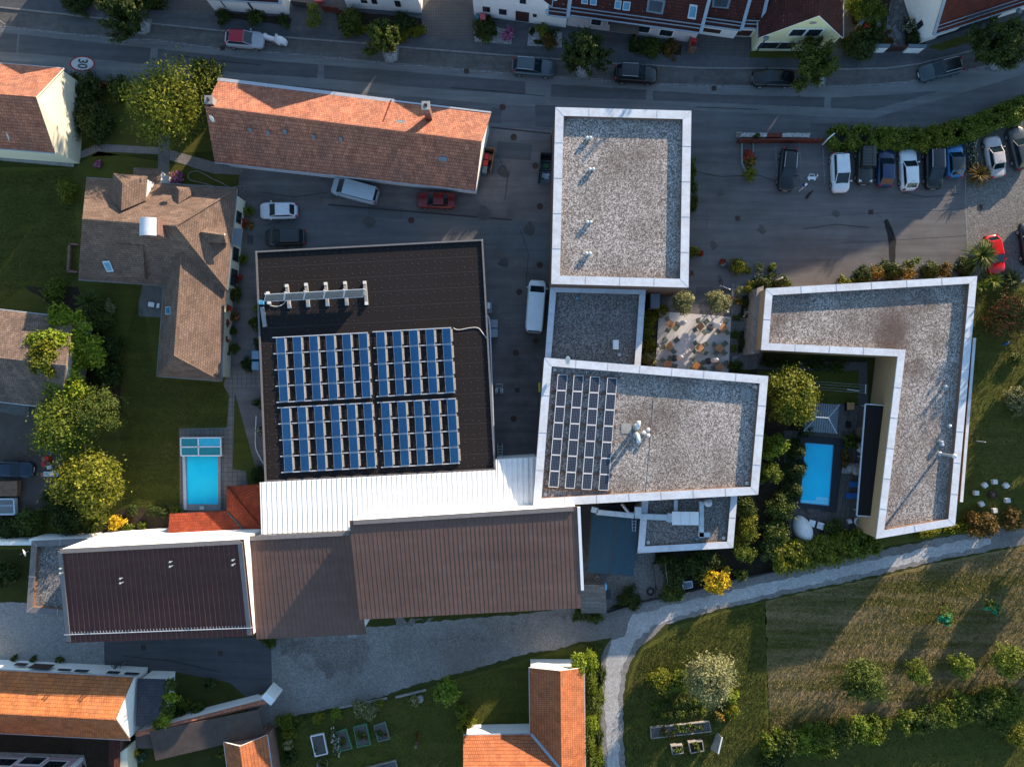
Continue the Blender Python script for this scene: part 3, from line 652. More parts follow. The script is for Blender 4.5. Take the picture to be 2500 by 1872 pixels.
EAST = flatroof("flat_roofed_building", "tall flat roofed block with pale coping and gravel roof between yard and car park", "building",
    [(1356, 262), (1688, 271), (1681, 702), (1346, 693)], 7.2, 0.82, 0.52, 'w_brown', 'roofgravel', [(1530, 390, 3.2, .45), (1570, 560, 2.6, .35), (1490, 640, 2.0, .3)])
LINK = flatroof("flat_roofed_building", "low gravel roofed link building between the two taller flat roofs", "building",
    [(1344, 698), (1577, 704), (1563, 905), (1328, 905)], 4.2, 0.62, 0.45, 'w_brown', 'roofgravel2')
SOUTH = flatroof("flat_roofed_building", "flat gravel roofed block carrying a rack of dark solar panels", "building",
    [(1329, 873), (1876, 918), (1851, 1207), (1301, 1237)], 6.6, 0.78, 0.6, 'w_brown', 'roofgravel', [(1560, 1030, 2.6, .5), (1620, 1020, 3.0, .5), (1640, 1140, 3.0, .4), (1520, 1180, 2.0, .4)])
LSH = flatroof("courtyard_house", "L shaped flat roofed house wrapped around the blue pool courtyard", "building",
    [(1870, 704), (2386, 674), (2332, 1282), (2139, 1315), (2192, 870), (1858, 854)], 4.5, 0.72, 0.55, 'w_tan', 'roofgravel', [(2185, 795, 3.0, .8), (2180, 850, 2.4, .75), (2262, 740, 2.0, .6), (2245, 900, 2.2, .65), (1900, 780, 2.4, .6), (2290, 830, 1.8, .5), (1960, 740, 2.4, .4)])
KITCH = flatroof("flat_roofed_annex", "small low annex with pale blue coping and ventilation ducts on its roof", "building",
    [(1570, 1190), (1802, 1190), (1790, 1337), (1557, 1350)], 3.6, 0.66, 0.4, 'w_grey', 'roofgravel2')
ANNEX = flatroof("flat_roofed_annex", "narrow annex with grey coping at the left end of the plum metal roof", "building",
    [(77, 1320), (215, 1314), (215, 1508), (64, 1494)], 3.2, 0.6, 0.45, 'w_white', 'roofgravel2', cap='greycap')

# black bitumen hall with the blue arrays
FZ = 5.0
HALL = flatroof("workshop_hall", "wide hall with a black bitumen roof full of blue solar panels", "building",
    [(623, 613), (1179, 584), (1210, 1147), (646, 1177)], FZ, 0.16, 0.18, 'w_grey', 'bitumen', cap='greycap', inner='dgrey', joint=50)
hw = [p for p in px([(627, 617), (1175, 588), (1206, 1143), (650, 1172)], FZ - 0.18)]
b = MB()
for i in range(1, 15):                                     # welded laps of the felt
    t = i / 15; a = hw[0].lerp(hw[3], t); c = hw[1].lerp(hw[2], t); b.beam(a + Vector((0, 0, .004)), c + Vector((0, 0, .004)), 0.035, 0.012)
b.build("roof_lap", M['lap'], HALL)
rng = random.Random(3); b = MB()
for i in range(30):                                         # fixing caps
    for j in range(30):
        t = (i + .5) / 30; u = (j + .5) / 30
        if 0.3 < t < 0.98 and 0.06 < u < 0.86 and rng.random() < .55: continue
        q = hw[0].lerp(hw[3], t).lerp(hw[1].lerp(hw[2], t), u) + Vector((rng.uniform(-.12, .12), rng.uniform(-.12, .12), 0))
        b.box(q, (0.085, 0.085, 0.035), 0, 0, 0.6)
b.build("roof_fixing", M['dgrey'], HALL)

def metal_roof(root, q, sp, ribh, mat, seam, th=0.18, ribw=0.035, side=None):
    "q = NW, NE, SE, SW world points; ribs run from the N edge to the S edge"
    b = MB(); b.slab(q, th, 0)
    n = int((q[1] - q[0]).length / sp); up = Vector((0, 0, ribh / 2))
    for i in range(1, n):
        t = i / n; b.beam(q[0].lerp(q[1], t) + up, q[3].lerp(q[2], t) + up, ribw, ribh, 1)
    return b.build("roof", [M[mat], M[seam]], root)

def mono(name, label, cat, corners, mat, seam, sp, ribh, wall, inset_w=0.25, edge=None, th=0.2):
    "monopitch building; corners (x, y, z) NW NE SE SW as seen"
    q = [P(*c) for c in corners]
    root = thing(name, label, cat, cen(q))
    metal_roof(root, q, sp, ribh, mat, seam, th)
    w = inset([p.xy for p in q], inset_w)
    def zat(p):
        n = (q[1] - q[0]).cross(q[3] - q[0]); return q[0].z - (n.x * (p.x - q[0].x) + n.y * (p.y - q[0].y)) / n.z
    b = MB()
    for i in range(4):
        a, c = w[i], w[(i + 1) % 4]
        b.face([(c.x, c.y, 0), (a.x, a.y, 0), (a.x, a.y, zat(a) - th * .6), (c.x, c.y, zat(c) - th * .6)])
    b.build("wall", M[wall], root)
    if edge:
        b = MB(); u = Vector((0, 0, 0.06))
        cq = sum(q, Vector()) / 4
        for i in edge: b.beam(q[i].lerp(cq, .035) + u, q[(i + 1) % 4].lerp(cq, .035) + u, 0.42, 0.14)
        b.build("verge_flashing", M['greycap'], root)
    return root
BIGM = mono("metal_roofed_hall", "largest brown sheet metal roof beside the gravel track", "building",
    [(853, 1271, 9.2), (1409, 1236, 9.2), (1419, 1484, 7.9), (878, 1512, 7.9)], 'brownmetal', 'seam', 0.42, 0.022, 'w_white', 0.12, edge=[0])
b = MB(); b.beam(P(1413, 1237, 9.25), P(1422, 1440, 8.15), 0.28, 0.12); b.build("white_flashing", M['white'], BIGM)
MIDM = mono("metal_roofed_hall", "middle brown metal roof half in the shadow of the larger one", "building",
    [(604, 1309, 7.0), (858, 1296, 7.0), (893, 1548, 5.2), (626, 1560, 5.2)], 'brownmetal', 'seam', 0.42, 0.022, 'w_white', 0.3, edge=[0])
PLUM = mono("metal_roofed_hall", "plum coloured metal roof with seams tinted as sunlit, snow guard and white end wall", "building",
    [(139, 1341, 8.9), (594, 1317, 8.9), (618, 1552, 6.2), (161, 1569, 6.2)], 'plummetal', 'seam', 0.47, 0.04, 'w_white', 0.08, edge=[0, 1, 3])
b = MB(); a, c = P(158, 1548, 6.48), P(617, 1531, 6.48)
b.tube([a, c], 0.035, 6); b.tube([a + Vector((0, 0, .12)), c + Vector((0, 0, .12))], 0.035, 6)
for i in range(60):
    p = a.lerp(c, (i + .5) / 60); b.beam(p, p + Vector((0, .25, .1)), 0.05, 0.04)
b.build("snow_guard", M['galv'], PLUM)

# white corrugated roof
WH = thing("corrugated_roof_building", "long white corrugated metal roof between the black hall and the brown roofs", "building", P(980, 1220))
def corr(b, A, B_, C, D, pitch=0.5, h=0.07):
    n = int((B_ - A).length / pitch)
    prof = [(0, 0), (.35, 0), (.45, h), (.85, h), (.95, 0)]
    us = [((i + a) / n, z) for i in range(n) for a, z in prof] + [(1, 0)]
    for (u0, z0), (u1, z1) in zip(us, us[1:]):
        b.face([D.lerp(C, u0) + Vector((0, 0, z0)), D.lerp(C, u1) + Vector((0, 0, z1)), A.lerp(B_, u1) + Vector((0, 0, z1)), A.lerp(B_, u0) + Vector((0, 0, z0))])
b = MB(); corr(b, P(634, 1177, 5.12), P(1209, 1147, 5.12), P(1212, 1277, 6.25), P(638, 1304, 6.25))
corr(b, P(1210, 1121, 4.90), P(1318, 1115, 4.90), P(1320, 1271, 6.25), P(1212.5, 1277, 6.25)); b.build("roof", M['whitemetal'], WH)
b = MB(); w = [p.xy for p in px([(638, 1181), (1207, 1151), (1211, 1125), (1314, 1119), (1316, 1266), (642, 1300)], 4.9)]; b.prism(w, 0, 4.7, top=False); b.build("wall", M['w_white'], WH)

def gable(name, label, cat, A, B_, R1, R2, D, C, tile, wall, over_e=0.35, over_g=0.25, th=0.16, gut='gutter', ridge=None, verge=None, ext=0):
    "eave A-B, ridge R1-R2, eave D-C; all (x, y, z) as seen in the photo"
    A, B_, R1, R2, D, C = [P(*q) for q in (A, B_, R1, R2, D, C)]
    if ext > 0: d = A - B_; d.z = 0; d = d.normalized() * ext; A, R1, D = B_ + d, R2 + d, C + d
    if ext < 0: d = B_ - A; d.z = 0; d = d.normalized() * -ext; B_, R2, C = A + d, R1 + d, D + d
    root = thing(name, label, cat, cen([A, B_, C, D]))
    b = MB(); b.slab([A, B_, R2, R1], th, 0, 1); b.slab([D, R1, R2, C], th, 0, 1)
    rf = b.build("roof", [M[tile], M[verge or 'timber']], root)
    if ridge:
        b = MB(); b.tube([R1 + Vector((0, 0, .03)), R2 + Vector((0, 0, .03))], 0.12, 8); b.build("ridge_tiles", M[ridge], rf)
    def ins(p, r, o):
        q = p + (r - p).normalized() * over_e; return q + (o - p).normalized() * over_g - Vector((0, 0, th * 1.05))
    a, bb, c, d = ins(A, R1, B_), ins(B_, R2, A), ins(C, R2, D), ins(D, R1, C)
    r1 = R1 + (R2 - R1).normalized() * over_g - Vector((0, 0, th * 1.1)); r2 = R2 + (R1 - R2).normalized() * over_g - Vector((0, 0, th * 1.1))
    g = lambda p: Vector((p.x, p.y, 0))
    b = MB(); b.face([g(a), g(bb), bb, a]); b.face([g(c), g(d), d, c]); b.face([g(d), g(a), a, r1, d]); b.face([g(bb), g(c), c, r2, bb])
    b.build("wall", M[wall], root)
    if gut:
        for p, q in ((A, B_), (D, C)): b = MB(); b.tube([p + Vector((0, 0, -.06)), q + Vector((0, 0, -.06))], 0.075, 6); b.build("gutter", M[gut], root)
    root["_roof"] = rf.name
    return root
def roof_of(r): return bpy.data.objects[r["_roof"]]

BARN = gable("long_barn", "long barn with old orange clay tiles beside the street", "barn",
    (533, 197, 3.6), (1199, 277, 3.6), (501, 261, 6.9), (1176, 347, 6.9), (524, 397, 3.6), (1161, 467, 3.6), 't_orange', 'w_white', 0.85, 0.2, ridge='t_orange')
b = MB(); b.beam(P(531, 194, 3.65), P(962, 247, 3.65), 0.34, 0.12); b.beam(P(962, 247, 3.65), P(1199, 275, 3.65), 0.16, 0.1); b.build("eave_board", M['alu'], BARN)
b = MB(); u = P(955, 331, 6.9)
b.beam(P(955, 245, 3.72), P(927, 318, 6.9), 0.12, 0.06); b.build("fire_wall_joint", M['t_redb'], roof_of(BARN))
ch = MB(); c0 = P(1050, 292, 4.6); ch.box((c0.x, c0.y, 4.6), (0.62, 0.62, 3.5)); cc = ch.build("chimney", M['w_brick'], roof_of(BARN))
ch = MB(); ch.box((c0.x, c0.y, 8.1), (0.8, 0.8, 0.14)); ch.box((c0.x, c0.y, 8.24), (0.3, 0.3, 0.06), 0, 1); ch.build("chimney_cap", [M['conc'], M['black']], cc)
ch = MB(); c1 = P(518, 252, 6.4); ch.box((c1.x, c1.y, 5.9), (0.7, 0.7, 1.25)); ch.box((c1.x, c1.y, 7.15), (0.8, 0.8, 0.12)); ch.lathe((c1.x, c1.y, 7.27), [(0.16, 0), (0.14, 0.25)], 10, 1); ch.build("chimney", [M['w_grey'], M['dgrey']], roof_of(BARN))
# small roof lights set in the tiles
def on_plane(p0, p1, p2, x, y):
    "intersection of the view ray through pixel (x, y) with a plane, for reading positions off the photo"
    n = (p1 - p0).cross(p2 - p0); o_ = Vector((0, 0, H)); d = P(x, y, 0) - o_
    return o_ + d * ((p0 - o_).dot(n) / d.dot(n))
BN = (P(533, 197, 3.6), P(1199, 277, 3.6), P(1176, 347, 6.9)); BS = (P(524, 397, 3.6), P(1161, 467, 3.6), P(1176, 347, 6.9))
for (x, y, pl) in ((978, 298, BN), (1081, 388, BS), (655, 325, BS), (696, 322, BS), (766, 335, BS), (832, 340, BS), (611, 318, BS)):
    p = on_plane(*pl, x, y); n = (pl[1] - pl[0]).cross(pl[2] - pl[0]).normalized(); n = n if n.z > 0 else -n
    u = Vector((-n.y, n.x, 0)).normalized(); v = n.cross(u); w_ = 0.42 if x in (978, 1081) else 0.15
    b = MB(); b.hexa([p + u * w_ * a + v * .22 * c + n * h for h in (-.05, .05) for a, c in ((-1, -1), (1, -1), (1, 1), (-1, 1))]); b.build("roof_light", M['zinc'], roof_of(BARN))

LEFT = gable("gabled_house", "house with tall cream gable wall and orange roof by the street", "house",
    (-260, 134, 4.2), (155, 167, 4.2), (-330, 228, 8.6), (88, 237, 8.6), (-260, 368, 4.2), (135, 374, 4.2), 't_orange', 'w_cream', 0.3, 0.15, verge='w_cream', ext=16)
QH = gable("gabled_house", "white gabled house with bright orange tiles at the lower left edge", "house",
    (-250, 1622, 3.0), (326, 1652, 3.0), (-300, 1724, 6.0), (282, 1755, 6.0), (-250, 1782, 3.0), (317, 1806, 3.0), 't_bright', 'w_white', 0.25, 0.05, ridge='t_bright', ext=24)
VH = gable("gabled_cottage", "small gabled cottage with an orange tile roof at the bottom edge", "house",
    (546, 1811, 2.8), (572, 2000, 2.8), (586, 1821, 4.4), (612, 2000, 4.4), (652, 1793, 2.8), (690, 2000, 2.8), 't_pan', 'w_brick', 0.2, 0.3, ridge='t_bright', verge='white', ext=-9)
XN = gable("tiled_house", "L shaped house with orange pantiles and an ivy covered side", "house",
    (1292, 1629, 2.8), (1296, 1960, 2.8), (1367, 1637, 5.3), (1370, 1980, 5.3), (1426, 1629, 2.8), (1425, 1960, 2.8), 't_pan', 'w_white', 0.25, 0.25, ridge='t_pan', verge='offwhite', ext=-14)
XW = [P(1131, 1794, 2.85), P(1297, 1791, 2.85), P(1372, 1880, 5.33), P(1131, 1880, 5.33)]
b = MB(); b.slab(XW, 0.16); b.slab([P(1131, 1880, 5.33), P(1372, 1880, 5.33), P(1297, 1985, 2.8), P(1131, 1985, 2.8)], 0.16); rw = b.build("roof", M['t_pan'], XN)
b = MB(); b.beam(P(1297, 1791, 2.95), P(1371, 1879, 5.42), 0.28, 0.05); b.build("valley_gutter", M['gutter'], rw)
b = MB(); b.prism([p.xy for p in px([(1138, 1800), (1296, 1797), (1296, 1978), (1138, 1978)], 2.8)], 0, 2.75, top=False); b.build("wall", M['w_white'], XN)
b = MB(); b.tube([P(1131, 1793, 2.8), P(1297, 1790, 2.8)], 0.07, 6); b.build("gutter", M['gutter'], XN)

# ivy-grown ruin-like barn at the left edge
OLD = gable("old_barn", "weathered grey tiled barn half covered in ivy at the left edge", "barn",
    (-150, 738, 3.6), (178, 776, 3.6), (-160, 862, 6.3), (160, 892, 6.3), (-150, 972, 3.6), (148, 998, 3.6), 't_old', 'w_grey', 0.25, 0.1, ext=13)

# brown shingle house
GH = thing("hipped_house", "large brown shingled house with hips, dormers and a south wing", "house", P(400, 620))
ze, zr = 3.6, 7.6
nw, ne, se, swc = P(211, 434, ze), P(579, 460, ze), P(555, 708, ze), P(191, 683, ze); rw_, re_ = P(201, 535, zr), P(430, 552, zr)
b = MB()
for q in ([nw, ne, re_, rw_], [ne, se, re_], [swc, rw_, re_, se]): b.slab(q, 0.16, 0, 1)
w1, w2 = P(444, 616, 5.9), P(426, 868, 5.9); a1, a2, a3, a4 = P(400, 690, 3.3), P(383, 918, 3.2), P(541, 930, 3.2), P(549, 700, 3.3)
for q in ([w1, a1, a2, w2], [w1, w2, a3, a4], [w2, a2, a3]): b.slab(q, 0.16, 0, 1)
GR = b.build("roof", [M['t_slate'], M['timber']], GH)
b = MB()
for p, q in ((rw_, re_), (re_, ne), (re_, se), (w1, w2), (w2, a2), (w2, a3)): b.tube([p + Vector((0, 0, .02)), q + Vector((0, 0, .02))], 0.10, 6)
b.build("ridge_tiles", M['t_slate'], GR)
b = MB(); b.prism(inset([p.xy for p in (nw, ne, se, swc)], 0.45), 0, ze - .12, top=False); b.prism(inset([p.xy for p in (P(402, 650, 3.2), a2, a3, P(551, 650, 3.2))], 0.4), 0, 3.0, top=False)
b.face([rw_ + Vector((.35, 0, -.2)), nw + Vector((.4, -.4, -.2)), swc + Vector((.4, .4, -.2))]); b.build("wall", M['w_cream'], GH)
b = MB()
for p, q in ((nw, ne), (ne, se), (swc, P(402, 697, 3.5)), (a1, a2), (a2, a3), (a3, P(546, 712, 3.3))): b.tube([p + Vector((0, 0, -.05)), q + Vector((0, 0, -.05))], 0.07, 6)
b.build("gutter", M['zinc'], GH)
d = MB(); R0, R9 = P(299, 447, 7.0), P(296, 514, 7.0); e1, e2, e3, e4 = P(276, 423, 5.6), P(359, 430, 5.6), P(355, 490, 5.7), P(271, 488, 5.7)
for q in ([e1, e2, R0], [e2, e3, R9, R0], [e1, R0, R9, e4]): d.slab(q, 0.14)
dr = d.build("dormer", M['t_slate'], GR, label="large hipped dormer with white side wall")
d = MB(); ww = inset([p.xy for p in (e1, e2, e3, e4)], 0.22); d.prism(ww, 3.75, 5.5, top=False); d.build("dormer_wall", M['w_white'], dr)
d = MB(); R0, R9 = P(437, 464, 5.6), P(435, 498, 5.6); e1, e2, e3, e4 = P(429, 454, 4.9), P(466, 457, 4.9), P(465, 478, 5.0), P(427, 486, 5.0)
for q in ([e1, e2, R0], [e2, e3, R9, R0], [e1, R0, R9, e4]): d.slab(q, 0.12)
dr = d.build("dormer", M['t_slate'], GR, label="small hipped dormer")
d = MB(); d.prism(inset([p.xy for p in (e1, e2, e3, e4)], 0.12), 3.9, 4.82, top=False); d.build("dormer_wall", M['t_slate'], dr)
d = MB(); R0, R9 = P(546, 574, 6.2), P(488, 566, 6.1); e1, e2, e3, e4 = P(550, 556, 5.4), P(552, 594, 5.4), P(503, 592, 5.4), P(503, 555, 5.4)
for q in ([e1, R0, R9, e4], [e2, e3, R9, R0]): d.slab(q, 0.12)
dr = d.build("dormer", M['t_slate'], GR, label="gabled dormer with a white window")
d = MB(); d.prism([p.xy for p in px([(542, 560), (546, 590), (508, 590), (508, 560)], 5.2)], 4.1, 5.3, top=False)
fa, fb, fr = P(544, 560, 5.3), P(546, 590, 5.3), P(545, 574, 6.0); d.face([fa, fb, fr]); d.build("dormer_wall", M['t_slate'], dr)
d = MB(); d.box(P(548, 582, 4.55), (0.16, 1.0, 0.75)); d.build("window", M['white'], dr)
# chimney hood, rooflights, porch
c0 = P(361, 553, 8.9); d = MB(); d.box((c0.x + .15, c0.y + .05, 6.6), (1.3, 1.5, 2.1)); chm = d.build("chimney", M['w_brick'], GR)
d = MB(); n_ = 8
for i in range(n_):
    f0, f1 = i / n_, (i + 1) / n_; x0, x1 = c0.x - .85 + 1.6 * f0, c0.x - .85 + 1.6 * f1
    h0, h1 = 8.75 + .28 * math.sin(math.pi * f0), 8.75 + .28 * math.sin(math.pi * f1)
    d.hexa([Vector((x0, c0.y - .85, h0)), Vector((x1, c0.y - .85, h1)), Vector((x1, c0.y + .85, h1)), Vector((x0, c0.y + .85, h0))] + [Vector((x, y, z + .05)) for x, y, z in ((x0, c0.y - .85, h0), (x1, c0.y - .85, h1), (x1, c0.y + .85, h1), (x0, c0.y + .85, h0))])
d.build("chimney_hood", M['cap'], chm)
def rooflight(parent, pl, quad, glass='skyl', fr='galv'):
    q = [on_plane(*pl, *p) for p in quad]; n = (q[1] - q[0]).cross(q[2] - q[0]).normalized(); n = n if n.z > 0 else -n
    c = sum(q, Vector()) / 4; b = MB(); up = n * .10
    b.hexa([p - n * .03 for p in q] + [p + up for p in q]); f = b.build("skylight", M[fr], parent)
    b = MB(); b.face([c + (p - c) * .74 + up + n * .012 for p in (q if (q[1] - q[0]).cross(q[2] - q[0]).z > 0 else q[::-1])]); b.build("pane", M[glass], f)
GS = (swc, se, re_)
rooflight(GR, GS, ((250, 637), (268, 636), (279, 662), (262, 663)))
rooflight(GR, (w1, a1, a2), ((406, 749), (418, 748), (418, 768), (405, 768)))
d = MB(); q = [on_plane(*GS, *p) for p in ((285, 595), (350, 600), (362, 682), (312, 678))]
d.hexa([p - Vector((0, 0, .3)) for p in q] + [q[0] + Vector((0, 0, .05)), q[1] + Vector((0, 0, .05)), q[2] + Vector((0, 0, .75)), q[3] + Vector((0, 0, .75))]); d.build("dormer", M['t_slate'], GR, label="shallow shed dormer on the dark slope")
pr = thing("porch", "small tiled porch roof in front of the brown shingled house", "porch", P(358, 430))
d = MB(); d.slab([P(326, 409, 3.0), P(392, 412, 3.0), P(390, 450, 3.7), P(324, 446, 3.7)], 0.14); d.build("roof", M['t_slate'], pr)
d = MB(); d.prism([p.xy for p in px([(330, 413), (388, 415), (386, 446), (330, 444)], 3.0)], 0, 2.85, top=False); d.build("wall", M['w_white'], pr)
cn = thing("entrance_canopy", "blue grey glass canopy on the driveway side of the shingled house", "canopy", P(585, 580))
d = MB(); d.slab([P(571, 557, 3.0), P(591, 558, 2.6), P(588, 604, 2.6), P(567, 596, 3.0)], 0.06); d.build("roof", M['zinc'], cn)
d = MB()
for q in ((590, 560), (587, 602)): d.tube([P(*q, 0), P(q[0], q[1], 0) + Vector((0, 0, 2.5))], 0.05, 6)
d.build("post", M['grey'], cn)

# ---- windows on facades
def wallwin(parent, wa, wb, p0, p1, surround='white', frame=True, glass='glass', sur=0.14, mull=True, name="window"):
    "window on the vertical wall through ground pixels wa-wb; p0, p1 opposite corners as seen"
    A = P(*wa); d = P(*wb) - A; d.z = 0; L = d.length; e = d / L
    def solve(x, y):
        q = Vector(((x - 1250) * S, (936 - y) * S)); a11, a12, a21, a22 = d.x, q.x / H, d.y, q.y / H
        det = a11 * a22 - a12 * a21; r = (q.x - A.x, q.y - A.y)
        return (r[0] * a22 - a12 * r[1]) / det, (a11 * r[1] - a21 * r[0]) / det
    t0, z0 = solve(*p0); t1, z1 = solve(*p1)
    t0, t1 = sorted((t0, t1)); z0, z1 = sorted((z0, z1)); z1 = max(z1, z0 + .25)
    n = Vector((e.y, -e.x, 0))
    if n.dot(Vector((0, 0, 0)) - A) < 0: n = -n            # towards the middle of the scene
    def rect(b, ta, tb, za, zb, o0, o1, mat=0):
        c = [A + e * (L * t) + Vector((0, 0, z)) for t, z in ((ta, za), (tb, za), (tb, zb), (ta, zb))]
        b.hexa([p + n * o0 for p in c] + [p + n * o1 for p in c], mat)
    b = MB(); s_ = sur / L
    if surround: rect(b, t0 - s_, t1 + s_, z0 - sur, z1 + sur, -.04, .035, 0)
    rect(b, t0, t1, z0, z1, -.04, .055, 1)
    f = b.build(name, [M[surround or 'frame'], M['frame']], parent)
    b = MB(); dt = (t1 - t0); g = .06 / L
    if mull:
        rect(b, t0 + g, t0 + dt / 2 - g / 2, z0 + .06, z1 - .06, .0, .062); rect(b, t0 + dt / 2 + g / 2, t1 - g, z0 + .06, z1 - .06, .0, .062)
    else: rect(b, t0 + g, t1 - g, z0 + .06, z1 - .06, .0, .062)
    b.build("pane", M[glass], f)
    return f

# ---- row of street houses (south facing fronts)
def rowhouse(name, label, a, b_, ze, depth, zr, tile, wall, front_gable=False, over=0.35, gut='gutter', base=PZ, og=0.06):
    A, B_ = P(*a), P(*b_); e = (B_ - A).normalized(); n = Vector((-e.y, e.x, 0)); w = (B_ - A).length
    root = thing(name, label, "house", (A + B_) / 2 + n * depth / 2); th = 0.16; V = lambda t, k, z: A + e * t + n * k + Vector((0, 0, z))
    b = MB(); wl = MB()
    if front_gable:
        m = w / 2; s = (zr - ze) / m
        q1 = [V(-over, -og, ze - s * over), V(m, -og, zr), V(m, depth, zr), V(-over, depth, ze - s * over)]
        q2 = [V(w + over, -og, ze - s * over), V(w + over, depth, ze - s * over), V(m, depth, zr), V(m, -og, zr)]
        eaves = ((q1[0], q1[3]), (q2[0], q2[1]))
        for k in (0, depth - .1): wl.face([V(0, k, 0), V(w, k, 0), V(w, k, ze - .17), V(m, k, zr - .18), V(0, k, ze - .17)])
        for t in (0, w): wl.face([V(t, 0, 0), V(t, depth - .1, 0), V(t, depth - .1, ze - .17), V(t, 0, ze - .17)])
    else:
        m = depth / 2; s = (zr - ze) / m
        q1 = [V(-og, -over, ze - s * over), V(w + og, -over, ze - s * over), V(w + og, m, zr), V(-og, m, zr)]
        q2 = [V(w + og, depth + over, ze - s * over), V(-og, depth + over, ze - s * over), V(-og, m, zr), V(w + og, m, zr)]
        eaves = ((q1[0], q1[1]), (q2[0], q2[1]))
        for k in (0, depth): wl.face([V(0, k, 0), V(w, k, 0), V(w, k, ze - .17), V(0, k, ze - .17)])
        for t in (0, w): wl.face([V(t, 0, 0), V(t, depth, 0), V(t, depth, ze - .17), V(t, m, zr - .18), V(t, 0, ze - .17)])
    b.slab(q1, th, 0, 1); b.slab(q2, th, 0, 1)
    rf = b.build("roof", [M[tile], M['white' if front_gable else 'timber']], root); wl.build("wall", M[wall], root)
    for p, q in eaves[1:]: b = MB(); b.tube([p + Vector((0, 0, -.05)), q + Vector((0, 0, -.05))], 0.10, 6); b.build("gutter", M[gut], root)
    b = MB(); p, q = eaves[0]; b.tube([p + Vector((0, 0, -.05)), q + Vector((0, 0, -.05))], 0.10, 6)
    if not front_gable:
        for z_, o_ in ((.10, .25), (.2, .5)):
            p, q = eaves[0]; up = n * o_ + Vector((0, 0, s * o_ + .12)); b.beam(p + up, q + up, .05, .16)
        for t in (0, 1):
            p = eaves[0][t]; r = q1[2 + (1 - t)] if t == 0 else q1[2]; b.beam(p + Vector((0, 0, .06)), (q1[3] if t == 0 else q1[2]) + Vector((0, 0, .06)), .34, .14)
    b.build("gutter", M[gut], root)
    return root, rf, (q1[0], q1[1], q1[2])
T0, _, _ = rowhouse("street_house", "white house front seen at the top edge left of the hedged garden", (525, 27), (707, 38), 3.4, 10, 8.2, 't_dark', 'w_white')
for p in ((537, 2, 553, 19), (602, 5, 620, 23)): wallwin(T0, (525, 27), (707, 38), p[:2], p[2:])
T1, _, _ = rowhouse("street_house", "white gabled house front behind the hedge with the pale street tree", (849, 20), (1030, 34), 5.2, 10, 10.0, 't_dark', 'w_white', True)
for p in ((880, 0, 898, 8), (905, -2, 922, 10), (962, 2, 980, 17)): wallwin(T1, (849, 20), (1030, 34), p[:2], p[2:], None)
T2, _, _ = rowhouse("street_house", "white house with a brown front door beside the two pebble beds", (1158, 39), (1334, 63), 4.4, 10, 8.6, 't_dark', 'w_white', True)
for p in ((1178, 16, 1197, 30), (1218, 22, 1237, 37), (1269, -4, 1284, 10), (1301, 34, 1310, 42)): wallwin(T2, (1158, 39), (1334, 63), p[:2], p[2:], None, sur=.08)
wallwin(T2, (1158, 39), (1334, 63), (1259, 27), (1291, 54), None, name="door", glass='door')
T2b, r2, pl2 = rowhouse("house_wing", "white low wing with dark tiles between the door house and the lilac front", (1334, 63), (1381, 69), 3.2, 9, 7.0, 't_dark', 'w_white')
rooflight(r2, pl2, ((1346, -14), (1361, -13), (1360, 3), (1345, 2)))
T3, r3, pl3 = rowhouse("street_house", "long pale lilac house front with a dark red tiled roof and skylights", (1383, 64), (1692, 106), 3.3, 9, 7.4, 't_dark', 'w_lilac')
for p in ((1446, 44, 1466, 62), (1486, 51, 1500, 62), (1560, 63, 1583, 80), (1614, 72, 1639, 89)): wallwin(T3, (1383, 64), (1692, 106), p[:2], p[2:])
for q in (((1420, -8), (1436, -7), (1435, 11), (1419, 9)), ((1441, -6), (1458, -5), (1456, 14), (1440, 12)), ((1502, 1), (1518, 2), (1515, 24), (1499, 21)), ((1522, 3), (1540, 5), (1537, 27), (1519, 25)), ((1684, 10), (1703, 13), (1698, 48), (1678, 45))): rooflight(r3, pl3, q)
rooflight(r3, pl3, ((1582, -5), (1625, 2), (1618, 36), (1577, 29)), 'glass', 'zinc')
pc = thing("porch_canopy", "dark brown porch canopy on the lilac street house", "canopy", P(1525, 85)); b = MB(); b.slab([P(1490, 45, 2.6), P(1561, 57, 2.6), P(1559, 84, 2.3), P(1488, 75, 2.3)], .1); b.build("roof", M['t_felt'], pc)
b = MB()
for q in ((1492, 76), (1556, 83)): b.tube([P(*q, 2.3) * 1, Vector((P(*q, 2.3).x, P(*q, 2.3).y, PZ))], .05, 6)
b.build("post", M['timber'], pc)
T4, r4, pl4 = rowhouse("garage", "low white garage with brown door and dark tiles next to the lilac house", (1696, 83), (1790, 96), 2.9, 7, 5.6, 't_dark', 'w_white')
wallwin(T4, (1696, 83), (1790, 96), (1706, 66), (1757, 82), 'white', glass='door', mull=False, name="garage_door")
rooflight(r4, pl4, ((1740, -6), (1785, -2), (1778, 22), (1737, 18)), 'glass', 'zinc')
T5, r5, pl5 = rowhouse("garage", "low cream garage with brown door beside the yellow gabled house", (1790, 90), (1834, 92), 2.9, 7, 5.6, 't_dark', 'w_yellow')
wallwin(T5, (1786, 90), (1834, 92), (1790, 73), (1830, 88), 'white', glass='door', mull=False, name="garage_door")
T6, r6, pl6 = rowhouse("street_house", "pale yellow gabled house with red roof facing the street", (1834, 126), (2018, 126), 3.4, 9, 7.5, 't_dark', 'w_yellow', True)
for p in ((1936, 72, 1957, 87), (1976, 72, 1997, 87), (1908, 104, 1933, 119)): wallwin(T6, (1834, 126), (2018, 126), p[:2], p[2:])
wallwin(T6, (1834, 126), (2018, 126), (1858, 104), (1893, 118))
b = MB(); c = P(1982, 60, 5.9); b.lathe((0, 0, 0), [(.3, 0), (.3, .06)], 14); 
